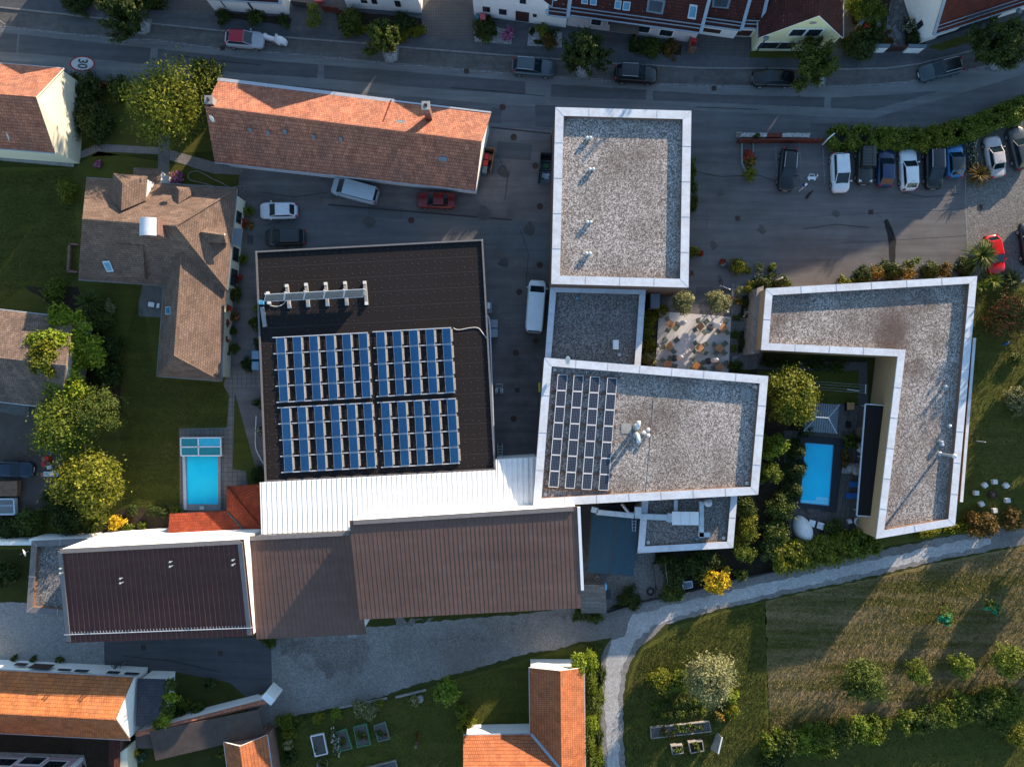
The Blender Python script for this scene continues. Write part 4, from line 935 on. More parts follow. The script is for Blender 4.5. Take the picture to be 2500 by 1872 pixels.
for i, v in enumerate(b.v): b.v[i] = Vector((P(1926, 126).x + .45 * 0 + v.x * 1.2, P(1926, 126).y - .02 - v.z, 6.1 + v.y * .7))
b.build("vent_window", M['grey'], T6)
T7, r7, pl7 = rowhouse("street_house", "white house with red roof and dark shutters at the top right corner", (2240, 109), (2780, -66), 3.3, 10, 9.8, 't_redb', 'w_white')  # ridge raised and unseen east end lengthened to shade the car park
for p in ((2290, 88, 2318, 92), (2355, 58, 2395, 72), (2364, 42, 2392, 50), (2402, 32, 2428, 40)): wallwin(T7, (2240, 109), (2520, 18), p[:2], p[2:], None)
wallwin(T7, (2213, 30), (2240, 109), (2238, 60), (2255, 62), None)
# unseen neighbours: the row goes on, east ones added to shade the car park
rowhouse("street_house", "tall white house whose roof stands beyond the top edge at the left", (250, -40), (430, -25), 4.5, 10, 9.0, 't_dark', 'w_white', True)
rowhouse("street_house", "unseen cream house added to shade the car park, beyond the top right corner", (2860, -90), (3020, -110), 3.2, 9, 7.2, 't_dark', 'w_cream', True)
rowhouse("street_house", "unseen white house added for its shadow at the row end beyond the right edge", (3040, -40), (3300, -40), 4.2, 10, 8.8, 't_dark', 'w_white')

# east facade of the shingled house and north facades on the lower left
GE = (P(579, 460, 3.6), P(555, 708, 3.6)); EA, EB = (598, 470), (572, 712)
for p in ((579, 514, 587, 548), (571, 602, 580, 640), (566, 655, 576, 700)): wallwin(GH, (603, 470), (580, 705), p[:2], p[2:], None, sur=.1)
QA, QB = (-250, 1590), (345, 1619)
for p in ((145, 1632, 170, 1637), (187, 1634, 212, 1640), (266, 1638, 288, 1644), (308, 1641, 336, 1647)): wallwin(QH, QA, QB, p[:2], p[2:], None)
for p in ((42, 1618, 62, 1624), (85, 1620, 118, 1632)): wallwin(QH, QA, QB, p[:2], p[2:], None, glass='door')
PK = thing("pink_house", "pink house with white window surrounds at the bottom left corner", "house", P(60, 2000))
b = MB(); b.prism([p.xy for p in px([(-250, 1835), (200, 1851), (196, 2050), (-250, 2040)])], 0, 5.5); b.build("wall", M['w_pink'], PK)
for p in ((0, 1852, 25, 1869), (65, 1848, 95, 1866), (120, 1858, 145, 1876)): wallwin(PK, (-250, 1835), (200, 1851), p[:2], p[2:], 'white', sur=.22)
b = MB(); b.beam(P(199, 1852, 0.02), P(199, 1852, 0.02) + Vector((0, 0, 5.4)), 0.35, 0.35); b.build("corner_pilaster", M['white'], PK)
b = MB(); b.slab([P(-300, 1880, 5.6), P(230, 1905, 5.6), P(230, 2000, 8), P(-300, 1980, 8)], .2); b.build("roof", M['t_orange'], PK)
sheet("stone_apron", [(-250, 1826), (205, 1842), (212, 1872), (200, 1862), (196, 1851), (-250, 1836)], 3, M['w_stone'])
sheet("courtyard_ground", [(-250, 1770), (330, 1790), (330, 2050), (-250, 2050)], 1, M['soil'])

# small outbuildings
def shed(name, label, q, z0, z1, tile, wall='timber', open_=False, rot=None):
    "q four pixels NW NE SE SW; z of N edge and S edge"
    zz = (z0, z0, z1, z1); pts = [P(*p, z) for p, z in zip(q, zz)]
    root = thing(name, label, "shed", cen(pts))
    b = MB(); b.slab(pts, .12); b.build("roof", M[tile], root)
    if open_:
        b = MB()
        for p in inset([v.xy for v in pts], .2): b.beam((p.x, p.y, 0), (p.x, p.y, min(z0, z1) - .1), .1, .1)
        b.build("post", M[wall], root)
    else:
        b = MB(); b.prism(inset([v.xy for v in pts], .2), 0, min(z0, z1) - .13, top=False); b.build("wall", M[wall], root)
    return root
shed("lean_to_shed", "blue grey tiled lean-to against the white gabled house", [(336, 1656), (404, 1658), (398, 1766), (331, 1772)], 2.6, 2.6, 't_blue', 'w_white')
shed("long_carport", "long brown felt roofed carport behind the white garden wall", [(365, 1785), (630, 1732), (645, 1793), (380, 1856)], 2.7, 2.4, 't_felt', 'timber', True)
shed("low_shed", "low dark roof between the gabled house and the carport", [(331, 1786), (366, 1782), (377, 1826), (331, 1826)], 2.2, 2.2, 't_felt', 'timber')
RS = thing("tiled_shed", "L shaped red tiled garden shed roof between pool and white wall", "shed", P(520, 1260))
b = MB(); b.slab([P(414, 1254, 2.3), P(553, 1247, 2.3), P(598, 1297, 3.2), P(410, 1306, 3.2)], .14)
b.slab([P(553, 1247, 2.3), P(553, 1187, 2.3), P(640, 1294, 3.6), P(598, 1297, 3.2)], .14); b.slab([P(553, 1187, 2.3), P(640, 1182, 2.6), P(640, 1294, 3.6)], .14); rf = b.build("roof", M['t_red'], RS)
b = MB(); b.beam(P(554, 1249, 2.4), P(598, 1297, 3.3), .2, .06); b.build("valley_gutter", M['dgrey'], rf)
b = MB(); b.tube([P(554, 1188, 2.38), P(639, 1292, 3.68)], .09, 6); b.build("ridge_tiles", M['t_red'], rf)
b = MB(); b.prism([p.xy for p in px([(419, 1258), (556, 1251), (556, 1192), (636, 1187), (636, 1293), (416, 1303)], 2.2)], 0, 2.15, top=False); b.build("wall", M['w_brick'], RS)
FS = thing("flat_roofed_shed", "blue grey felt roof with a ladder on it beside the annex", "shed", P(1500, 1330))
b = MB(); b.slab([P(1447, 1252, 3.0), P(1505, 1257, 3.0), P(1490, 1401, 3.0), P(1435, 1397, 3.0)], .14); b.slab([P(1506, 1257, 3.02), P(1564, 1264, 3.02), P(1546, 1406, 3.02), P(1491, 1401, 3.02)], .14); b.build("roof", M['bluefelt'], FS)
b = MB(); b.beam(P(1505.5, 1257, 3.03), P(1490.5, 1401, 3.03), .09, .05); b.beam(P(1472, 1255, 3.01), P(1463, 1399, 3.01), .03, .02); b.beam(P(1533, 1261, 3.02), P(1520, 1404, 3.02), .03, .02); b.build("roof_joint", M['dgrey'], FS)
b = MB(); b.prism([p.xy for p in px([(1452, 1257), (1560, 1268), (1542, 1402), (1440, 1393)], 2.9)], 0, 2.85, top=False); b.build("wall", M['w_grey'], FS)
shed("board_roofed_shed", "grey board roofed shed at the corner of the largest brown roof", [(1419, 1427), (1478, 1428), (1481, 1496), (1419, 1496)], 2.5, 2.3, 'shedwood', 'greywood')
CP = thing("terrace_canopy", "narrow dark canopy with white edge along the courtyard house", "canopy", P(2127, 1120))
w = [P(2112, 986, 2.8), P(2161, 990, 2.8), P(2138, 1261, 2.8), P(2091, 1258, 2.8)]
b = MB(); b.slab(w, .12); b.build("roof", M['bitumen'], CP)
b = MB()
for i in (0, 2, 3): b.beam(w[i] + Vector((0, 0, .03)), w[(i + 1) % 4] + Vector((0, 0, .03)), .1, .16)
b.build("edge_trim", M['alu'], CP)
b = MB()
for q in ((2136, 992), (2126, 1120), (2116, 1254)): p = P(*q, 2.8); b.tube([(p.x, p.y, 0), (p.x, p.y, 2.7)], .06, 6)
b.build("post", M['alu'], CP)
# fin wall on the east side of the courtyard house
SW = thing("screen_wall", "thin pale capped screen wall along the east side of the courtyard house", "wall", P(2360, 1020))
b = MB(); b.prism([p.xy for p in px([(2376, 826), (2383, 826), (2352, 1224), (2345, 1224)], 3.3)], 0, 3.25, top=False); b.build("wall", M['w_brown'], SW)
b = MB(); b.beam(P(2379, 825, 3.3), P(2347, 1225, 3.3), .3, .08); b.build("coping", M['cap'], SW)
# stone clad wall at the west end of the courtyard house
b = MB(); b.prism([p.xy for p in px([(1842, 706), (1858, 700), (1848, 862), (1826, 866)], 1.9)], 0, 2.7); tag(b.build("stone_wall", M['w_stone']), "rough grey stone wall at the west end of the courtyard house", "wall")
# gazebo
GZ = thing("garden_pavilion", "hipped blue grey metal pavilion roof beside the blue pool", "pavilion", P(2005, 1020))
q = [P(1972, 982, 1.95), P(2049, 988, 1.95), P(2043, 1058, 1.95), P(1962, 1052, 1.95)]; r1, r2 = P(1992, 1018, 2.6), P(2022, 1020, 2.6); b = MB()
for f in ([q[0], q[1], r2, r1], [q[1], q[2], r2], [q[3], r1, r2, q[2]], [q[0], r1, q[3]]): b.slab(f, .08)
for A_, B__, Ra, Rb in ((q[0], q[1], r1, r2), (q[3], q[2], r1, r2)):
    for i in range(1, 14):
        t = i / 14; k = min(1, t / .27, (1 - t) / .27); p = A_.lerp(B__, t); pv = Ra.lerp(Rb, .5) - A_.lerp(B__, .5); b.beam(p + Vector((0, 0, .03)), p + pv * k * .97 + Vector((0, 0, .03)), .03, .04, 1)
for A_, B__, Ra in ((q[1], q[2], r2), (q[0], q[3], r1)):
    for i in range(1, 11):
        t = i / 11; k = min(t, 1 - t) * 2; p = A_.lerp(B__, t); e_ = p.lerp(Ra.lerp(Ra, 0), 0).lerp(p + (Ra - (A_ + B__) / 2), k); b.beam(p + Vector((0, 0, .03)), e_ + Vector((0, 0, .03)), .03, .04, 1)
rf = b.build("roof", [M['zinc'], M['dgrey']], GZ)
b = MB(); b.tube([r1, r2], .08, 6)
for p, r in ((q[0], r1), (q[1], r2), (q[2], r2), (q[3], r1)): b.tube([p + Vector((0, 0, .03)), r + Vector((0, 0, .03))], .06, 6)
b.build("ridge_cap", M['gutter'], rf)
b = MB()
for p in inset([v.xy for v in q], .25): b.beam((p.x, p.y, 0), (p.x, p.y, 1.9), .12, .12)
b.build("post", M['timber'], GZ)
# garden walls
GW = thing("garden_wall", "white garden wall with tile coping beside the triangular lawn", "wall", P(520, 1740))
a, c = P(331, 1790, 2.4), P(652, 1708, 2.4); d_ = (c - a).normalized(); n_ = Vector((-d_.y, d_.x, 0))
b = MB(); b.prism([(a + n_ * .02).xy, (c + n_ * .02).xy, (c - n_ * .28).xy, (a - n_ * .28).xy], 0, 2.25, top=False); b.build("wall", M['w_white'], GW)
b = MB(); up = Vector((0, 0, .1)); b.slab([a + n_ * .10 - up, c + n_ * .10 - up, c - n_ * .15 + up, a - n_ * .15 + up], .08); b.slab([a - n_ * .15 + up, c - n_ * .15 + up, c - n_ * .42 - up, a - n_ * .42 - up], .08); b.build("coping", M['t_orange'], GW)
p = P(659, 1700, 2.0); b = MB(); b.box((p.x, p.y, 0), (.75, 1.3, 2.5), R(50)); b.build("gate_pier", M['w_white'], GW)
b = MB(); b.prism([p.xy for p in px([(-200, 1320), (80, 1322), (80, 1330), (-200, 1330)], 2.2)], 0, 2.3); tag(b.build("boundary_wall", M['w_white']), "white boundary wall running to the left edge beside the annex", "wall")
b = MB(); b.prism([p.xy for p in px([(80, 1312), (160, 1312), (620, 1287), (622, 1294), (160, 1322), (80, 1321)], 2.0)], 0, 2.6); tag(b.build("boundary_wall", M['w_white']), "white wall strip along the shrubs above the plum metal roof", "wall")
TW = thing("tile_capped_wall", "red tile capped courtyard wall running to the bottom edge", "wall", P(280, 1840))
b = MB(); b.prism([p.xy for p in px([(268, 1800), (290, 1802), (288, 2000), (266, 2000)], 2.3)], 0, 2.1, top=False); b.build("wall", M['w_brick'], TW)
b = MB(); m_ = P(279, 1801, 2.5), P(277, 2000, 2.5); b.slab([P(266, 1800, 2.2), m_[0], m_[1], P(263, 2000, 2.2)], .08); b.slab([m_[0], P(293, 1802, 2.2), P(290, 2000, 2.2), m_[1]], .08); b.build("coping", M['t_dark'], TW)
b = MB(); b.prism([p.xy for p in px([(290, 1838), (311, 1824), (309, 2000), (289, 2000)], 2.0)], 0, 2.0); tag(b.build("gate_pillar", M['w_cream']), "cream gate pillar beside the red tile capped wall at the bottom edge", "pillar")
# ================================================================ VEGETATION
L_ = {}
L_['dark'] = m_leaf("leaf_dark", (0.012, 0.022, 0.004), (0.035, 0.055, 0.009), (0.07, 0.085, 0.014))
L_['mid'] = m_leaf("leaf_mid", (0.020, 0.036, 0.004), (0.058, 0.082, 0.010), (0.11, 0.12, 0.018))
L_['light'] = m_leaf("leaf_light_green", (0.034, 0.056, 0.004), (0.095, 0.125, 0.009), (0.17, 0.17, 0.02))
L_['bright'] = m_leaf("leaf_bright_green", (0.05, 0.085, 0.006), (0.12, 0.17, 0.012), (0.2, 0.22, 0.02))
L_['yellow'] = m_leaf("leaf_yellow_green", (0.046, 0.058, 0.004), (0.118, 0.128, 0.008), (0.20, 0.19, 0.012))
L_['gold'] = m_leaf("leaf_golden", (0.20, 0.13, 0.006), (0.50, 0.34, 0.012), (0.65, 0.46, 0.03))
L_['olive'] = m_leaf("leaf_olive", (0.07, 0.08, 0.03), (0.19, 0.19, 0.08), (0.30, 0.28, 0.14))
L_['bronze'] = m_leaf("leaf_bronze", (0.035, 0.028, 0.006), (0.11, 0.07, 0.012), (0.22, 0.10, 0.02))
L_['conifer'] = m_leaf("leaf_conifer", (0.012, 0.022, 0.006), (0.04, 0.06, 0.012), (0.10, 0.10, 0.02))
L_['red'] = m_leaf("flower_red", (0.05, 0.06, 0.01), (0.30, 0.02, 0.015), (0.5, 0.04, 0.03), 0.1)
L_['pink'] = m_leaf("flower_pink", (0.03, 0.04, 0.01), (0.38, 0.08, 0.25), (0.65, 0.35, 0.5), 0.1)
L_['orange'] = m_leaf("flower_orange", (0.03, 0.04, 0.008), (0.12, 0.10, 0.015), (0.6, 0.20, 0.02), 0.1)
L_['coral'] = m_leaf("flower_coral", (0.03, 0.04, 0.008), (0.09, 0.085, 0.012), (0.55, 0.09, 0.07), 0.1)
L_['whitef'] = m_leaf("flower_white", (0.02, 0.03, 0.008), (0.06, 0.07, 0.02), (0.7, 0.7, 0.65), 0.1)
L_['blueg'] = m_leaf("leaf_blue_green", (0.03, 0.06, 0.035), (0.08, 0.14, 0.09), (0.14, 0.2, 0.13))
L_['ivy'] = m_leaf("leaf_ivy", (0.06, 0.095, 0.005), (0.16, 0.21, 0.012), (0.28, 0.29, 0.02))
_cr = {}
def leaf_quads(pos, nrm, size, rs, asp=1.7):
    n = len(pos)
    t = rs.normal(size=(n, 3)); t -= nrm * np.sum(t * nrm, 1)[:, None]; t /= np.linalg.norm(t, axis=1)[:, None] + 1e-9
    bt = np.cross(nrm, t); sz = size * rs.uniform(.6, 1.35, (n, 1))
    a = t * sz * asp * .5; b_ = bt * sz * .5
    return np.stack([pos - a - b_ * .3, pos - b_ , pos + a, pos + b_], 1).reshape(-1, 3)
def quads_mesh(name, v, mat):
    n = len(v) // 4; me = bpy.data.meshes.new(name)
    me.vertices.add(n * 4); me.vertices.foreach_set("co", v.astype(np.float32).ravel())
    me.loops.add(n * 4); me.loops.foreach_set("vertex_index", np.arange(n * 4, dtype=np.int32))
    me.polygons.add(n); me.polygons.foreach_set("loop_start", np.arange(0, n * 4, 4, dtype=np.int32))
    me.update(calc_edges=True); me.materials.append(mat); return me
def crown_mesh(kind, mat, seed, R_, Hc, z0, nleaf, leaf, ncl=40):
    "leaf cloud: R_ radius, Hc crown height, z0 clear stem below it"
    rs = np.random.RandomState(seed); per = max(1, nleaf // ncl); ps = []; ns = []
    lob = rs.uniform(.62, 1.24, 9)
    for i in range(ncl):
        a = rs.uniform(0, 2 * math.pi); lo = lob[int(a / (2 * math.pi) * 9) % 9]
        if kind == 'fast':                                  # upright shoots fanning out of a short stem
            rr = math.sqrt(rs.uniform(0, 1)) * R_ * lo; tip = np.array([rr * math.cos(a), rr * math.sin(a), z0 + Hc * rs.uniform(.75, 1.0) * (1 - .45 * (rr / R_) ** 2)])
            base = np.array([rr * .35 * math.cos(a), rr * .35 * math.sin(a), z0 + Hc * .1]); t = rs.uniform(.12, 1, (per, 1)) ** .7
            p = base + (tip - base) * t + rs.normal(size=(per, 3)) * R_ * .055; d = (tip - base) / np.linalg.norm(tip - base)
            n = rs.normal(size=(per, 3)) + np.array([math.cos(a), math.sin(a), .9]) * .8
        elif kind == 'spike':                               # yucca / palm like arching blades
            el = rs.uniform(-.15, 1.2); L = R_ * rs.uniform(.75, 1.1); t = np.linspace(.08, 1, per)[:, None]
            d = np.array([math.cos(a) * math.cos(el), math.sin(a) * math.cos(el), math.sin(el)])
            p = np.array([0, 0, z0 + Hc * .35]) + d * L * t + np.array([0, 0, -1]) * (t ** 2) * L * .35
            w = .5 * leaf * (1 - .75 * t); sd_ = np.cross(d, [0, 0, 1]); sd_ = sd_ / (np.linalg.norm(sd_) + 1e-9)
            q = []
            for k in range(per - 1): q += [p[k] - sd_ * w[k], p[k] + sd_ * w[k], p[k + 1] + sd_ * w[k + 1], p[k + 1] - sd_ * w[k + 1]]
            ps.append(np.array(q)); continue
        elif kind == 'cone':
            h = rs.uniform(0, 1) ** 1.3; rr = R_ * (1 - h) ** .75 * rs.uniform(.75, 1.05) * lo
            c = np.array([rr * math.cos(a), rr * math.sin(a), z0 + h * Hc]); p = c + rs.normal(size=(per, 3)) * np.array([.13, .13, .16]) * R_
            n = rs.normal(size=(per, 3)) * .6 + np.array([math.cos(a), math.sin(a), .7])
        elif kind == 'slab':                                # clipped hedge: a rounded box 2 R_ wide in x, R_ deep in y
            u, v_, w_ = rs.uniform(-1, 1), rs.uniform(-1, 1), rs.uniform(.25, 1); ax = rs.randint(3)
            if ax == 0: u = np.sign(u)
            elif ax == 1: v_ = np.sign(v_)
            else: w_ = 1
            c = np.array([u * R_, v_ * R_ * .5, z0 + w_ * Hc]) * np.array([rs.uniform(.92, 1.04)] * 2 + [rs.uniform(.88, 1.05)])
            p = c + rs.normal(size=(per, 3)) * .13 * min(R_, 1.6); n = rs.normal(size=(per, 3)) * .7 + np.array([u * .6, v_ * .6, 1.0])
        else:
            ph = math.acos(rs.uniform(-.35, 1)); rr = rs.uniform(.45, 1.02) if kind != 'feather' else rs.uniform(.35, 1.05)
            d = np.array([math.sin(ph) * math.cos(a), math.sin(ph) * math.sin(a), math.cos(ph)])
            c = d * np.array([R_ * lo, R_ * lo, Hc * .5]) * rr + np.array([0, 0, z0 + Hc * .5])
            sp = R_ * (.13 if kind == 'ball' else .16 if kind == 'loose' else .15)
            p = c + rs.normal(size=(per, 3)) * sp; n = rs.normal(size=(per, 3)) * .8 + d * .8 + np.array([0, 0, .5])
        n = n / (np.linalg.norm(n, axis=1)[:, None] + 1e-9); ps.append(p); ns.append(n)
    if kind == 'spike': v = np.concatenate(ps)
    else: v = leaf_quads(np.concatenate(ps), np.concatenate(ns), leaf, rs, 2.4 if kind == 'feather' else 1.7)
    return quads_mesh("crown", v, L_[mat])
def trunk_mesh(R_, Hc, z0, seed, r0):
    rng = random.Random(seed); b = MB(); top = z0 + Hc * .7
    b.tube([(0, 0, 0), (rng.uniform(-.06, .06), rng.uniform(-.06, .06), z0 * .6 + .1), (rng.uniform(-.12, .12), rng.uniform(-.12, .12), z0 + Hc * .3), (rng.uniform(-.2, .2), rng.uniform(-.2, .2), top)], [r0, r0 * .8, r0 * .55, r0 * .15], 7)
    for i in range(6):
        a = i * 1.05 + rng.uniform(-.3, .3); k = rng.uniform(.45, .85); z = z0 + Hc * rng.uniform(.05, .3)
        b.tube([(0, 0, z), (R_ * k * .5 * math.cos(a), R_ * k * .5 * math.sin(a), z + Hc * .22), (R_ * k * math.cos(a), R_ * k * math.sin(a), z + Hc * .42)], [r0 * .4, r0 * .25, r0 * .08], 5)
    return b
VAR = {}
def plant(name, cat, label, x, y, R_, Hc, mat, kind='ball', z0=0.0, base=0.0, dens=1.0, leaf=None, group=None, rz=None, sc=(1, 1, 1), stem=True):
    "x, y = crown centre as seen in the photo"
    zc = base + z0 + Hc * .55; c = P(x, y, zc); big = z0 >= .8
    leaf = (leaf * .8) if leaf else (0.155 if R_ > 2.2 else 0.125 if R_ > 1.1 else 0.10); dens *= 1.5
    rk = round(R_ * 4) / 4 if R_ > .5 else round(R_ * 10) / 10; hk = round(Hc * 2) / 2 if Hc > 1 else round(Hc * 5) / 5
    key = (kind, mat, rk, hk, round(z0, 1), dens, leaf)
    if key not in VAR:
        n = int(dens * (900 * rk * max(rk, Hc * .5) + 120)) if kind != 'spike' else int(70 + 40 * rk) * 5
        n = min(n, 15000); ncl = max(14, int(18 * rk * rk + 14)) if kind != 'spike' else n // 5
        if kind == 'fast': ncl = int(34 * rk)
        me = crown_mesh(kind, mat, 11 + len(VAR), rk, hk, z0, n, leaf if kind != 'spike' else .11 + .03 * rk, ncl)
        tb = trunk_mesh(rk, hk, z0, len(VAR), .05 + .035 * rk) if stem and kind != 'slab' else None
        if tb:
            t = bpy.data.meshes.new("trunk"); t.from_pydata([tuple(v) for v in tb.v], [], tb.f); t.materials.append(M['bark']); t.polygons.foreach_set("use_smooth", [True] * len(t.polygons))
        else: t = None
        VAR[key] = (me, t)
    me, t = VAR[key]
    rz = rz if rz is not None else random.uniform(0, 6.28); s_ = R_ / rk * random.uniform(.96, 1.04)
    o = thing(name, label, cat, (c.x, c.y, base), rz, group); o.scale = (s_ * sc[0], s_ * sc[1], Hc / hk * sc[2])
    k = bpy.data.objects.new("crown" if big else "foliage", me); COL.objects.link(k); k.parent = o
    if t: k = bpy.data.objects.new("trunk" if big else "stem", t); COL.objects.link(k); k.parent = o
    return o
G_ST = "street trees in the parking lane"
for x, y, r, h, lab in ((293, 28, 2.9, 5.6, "street tree beside the white house at the top left"), (934, 90, 2.1, 4.6, "street tree in front of the white house with the round hedge"),
        (1431, 122, 2.5, 4.8, "street tree beside the pebble bed and the lilac house"), (1994, 148, 2.7, 5.0, "street tree hiding part of the yellow gabled house"), (2446, 105, 3.1, 5.6, "largest street tree at the top right corner")):
    plant("street_tree", "tree", "upright leafy " + lab, x, y, r, h, 'mid' if x in (934, 1994) else 'dark', 'fast', .9, dens=1.25, group=G_ST, leaf=.17)
plant("garden_tree", "tree", "tall feathery yellow green tree at the west end of the long barn", 405, 252, 4.1, 6.5, 'yellow', 'feather', 1.2, dens=.75, leaf=.17)
plant("garden_tree", "tree", "dark green tree touching the barn corner beside the street", 505, 182, 2.1, 4.5, 'mid', 'fast', .9)
plant("garden_tree", "tree", "loose yellow green tree between old ivy barn and dirt yard", 155, 1030, 3.0, 4.6, 'light', 'loose', 1.2, dens=1.1)
plant("garden_tree", "tree", "dark leaved tree beside the loose yellow green one on the lawn edge", 240, 1008, 2.2, 4.6, 'mid', 'ball', .9)
plant("garden_tree", "tree", "golden green tree beside the wide lawn and pool", 226, 1175, 3.1, 4.6, 'yellow', 'loose', 1.0, dens=1.3, leaf=.22)
plant("garden_tree", "tree", "dense yellow green tree beside the garden pavilion", 1928, 975, 2.7, 4.6, 'yellow', 'ball', 1.0, dens=1.2)
plant("garden_tree", "tree", "large silvery grey green tree beside the vegetable rows", 1735, 1652, 2.7, 4.6, 'olive', 'feather', 1.0, dens=1.9, leaf=.14)
plant("garden_tree", "tree", "round mid green tree on the garden lawn next to the gravel track", 1092, 1689, 1.35, 2.8, 'bright', 'ball', .8, dens=1.3, leaf=.24)
for x, y, r, lab in ((2111, 1665, 2.5, "largest orchard tree on the mown field"), (2238, 1642, 1.35, "small orchard tree right of the largest one"), (2352, 1624, 1.5, "loose orchard tree in the middle of the field row"), (2463, 1612, 2.0, "orchard tree at the right edge of the field")):
    plant("orchard_tree", "tree", lab, x, y, r * .88, r * 1.2, 'mid' if r > 2.2 else 'light', 'loose', .8, dens=1.1, group="orchard trees on the field")
for x, y, lab in ((1669, 733, "pale olive tree left of the terrace entrance"), (1757, 740, "pale olive tree over the bicycle stand")):
    plant("olive_tree", "tree", lab, x, y, 1.2, 1.9, 'olive', 'feather', 1.1, dens=2.2, leaf=.13, group="olive trees above the terrace")
for x, y, r, lab in ((2310, 1507, .8, "young tree wrapped in green netting left on the field"), (2424, 1482, .75, "young tree wrapped in green netting right on the field")):
    o = plant("netted_tree", "tree", lab, x, y, r, 1.5, 'light', 'ball', .3, group="netted young trees")
    L_['net'] = L_.get('net') or m_leaf("green_net", (0.01, 0.16, 0.08), (0.03, 0.3, 0.16), (0.1, .4, .25), .4)
    for sc_, dx, dz in ((.72, -.25, .55), (.5, .1, .9)):
        nt = bpy.data.objects.new("net", crown_mesh('ball', 'net', int(x), sc_, .9, 0, 420, .13, 16)); COL.objects.link(nt); nt.parent = o; nt.location = (dx, .2, dz)
# street side greenery
def shrub(lab, x, y, r, h, mat, kind='ball', base=0.0, cat="shrub", **k): return plant({"shrub": "shrub", "hedge": "hedge", "flowers": "flowering_plant", "conifer": "conifer", "yucca": "yucca", "climber": "climbing_plant", "bush": "bush"}[cat], cat, lab, x, y, r, h, mat, kind, 0.0, base, **k)
S_ = shrub
S_("dark shrub in the corner bed left of the first street tree", 190, -6, 1.6, 1.2, 'dark', base=PZ); S_("dark shrub behind the first street tree", 355, -12, 1.8, 1.4, 'mid', base=PZ)
S_("low shrub under the window of the white house top left", 545, 36, .9, .8, 'dark', base=PZ); S_("low green shrub under the right window top left", 622, 42, 1.0, .9, 'mid', base=PZ); S_("small shrub at the house corner top left", 690, 50, .8, .7, 'dark', base=PZ)
S_("narrow clipped hedge between two driveways", 768, 42, 1.05, 1.3, 'light', 'slab', PZ, "hedge", rz=R(88), sc=(1, .9, 1))
S_("big dark hedge in front of the white gabled house", 858, 52, 1.5, 1.5, 'mid', 'ball', PZ, "hedge", dens=1.4)
S_("clipped golden hedge curving round the front bed", 900, 78, 1.5, .6, 'yellow', 'slab', PZ, "hedge", rz=R(-12), sc=(1, .45, 1)); S_("golden hedge end curving up at the driveway", 1003, 84, 1.4, .6, 'yellow', 'slab', PZ, "hedge", rz=R(22), sc=(1, .45, 1))
S_("dark round shrub inside the golden hedge", 985, 62, 1.3, .7, 'dark', base=PZ)
S_("dark shrub on the left pebble bed", 1186, 72, 1.3, .9, 'dark', base=PZ); S_("small lime green shrub on the left pebble bed", 1188, 93, .5, .5, 'bright', base=PZ)
S_("pink flowering bush beside the brown front door", 1241, 84, .75, .9, 'pink', base=PZ, cat="flowers", dens=1.6)
S_("golden green shrub on the right pebble bed", 1325, 74, .75, .7, 'yellow', base=PZ); S_("bronze shrub on the right pebble bed", 1335, 98, .95, .6, 'bronze', base=PZ); S_("dark shrub at the wall end of the right pebble bed", 1352, 80, .5, .6, 'dark', base=PZ)
for x, y in ((1301, 74), (1297, 80), (1309, 103), (1320, 103), (1354, 106)): S_("small dark ball plant on the right pebble bed", x, y, .25, .25, 'dark', base=PZ, group="ball plants on the right pebble bed")
S_("dark ground shrub left of the porch path of the lilac house", 1555, 112, 1.0, .7, 'dark', base=PZ); S_("dark ground shrub in the middle of the lilac house bed", 1590, 116, 1.2, .7, 'mid', base=PZ); S_("olive ground shrub at the right end of the lilac house bed", 1635, 122, 1.1, .6, 'bronze', base=PZ)
S_("large bright green bush behind the stone bin niche", 2105, 14, 1.9, 2.2, 'light', base=PZ, dens=1.4); S_("bright green bush above the garden path", 2136, 45, 1.2, 1.6, 'light', base=PZ, dens=1.4)
S_("big dark bush in front of the bin niche by the street", 2108, 108, 1.75, 1.9, 'dark', base=PZ, dens=1.6); S_("dark flower bed shrub along the corner house wall", 2222, 62, .9, .8, 'whitef', base=PZ); S_("lower dark shrub along the corner house wall", 2232, 92, .8, .8, 'dark', base=PZ); S_("bronze shrub beside the garden gate", 2165, 98, .8, .6, 'bronze', base=PZ)
# hedge along the car park
for x, y, r, rz, lab in ((2055, 338, 1.25, 2, "rounded bright hedge block beside the info board"), (2110, 338, 1.25, -3, "second hedge block above the parked cars"), (2192, 340, 2.0, 2, "long hedge block above the blue and white cars"), (2275, 338, 1.55, 14, "hedge block above the black parked car"), (2335, 325, 1.35, 22, "narrow hedge block where the hedge climbs"), (2412, 296, 2.3, 24, "wide hedge block beside the gravel lot"), (2482, 270, 1.4, 30, "hedge block at the right edge of the picture")):
    plant("hedge", "hedge", lab, x, y, r, 1.5, 'light' if x != 2275 else 'yellow', 'slab', 0, rz=R(rz), sc=(1, 1.5 / r * 1.15, 1), dens=1.7, leaf=.17, group="hedge blocks between street and car park")
S_("narrow planting strip with white flowers right of the blue car", 2372, 375, .9, .8, 'whitef', 'loose', sc=(.7, 1.9, 1), rz=0)
S_("spiky bronze palm bush beside the gravel lot", 2394, 424, 1.6, 1.5, 'bronze', 'spike', cat="yucca", dens=1.2)
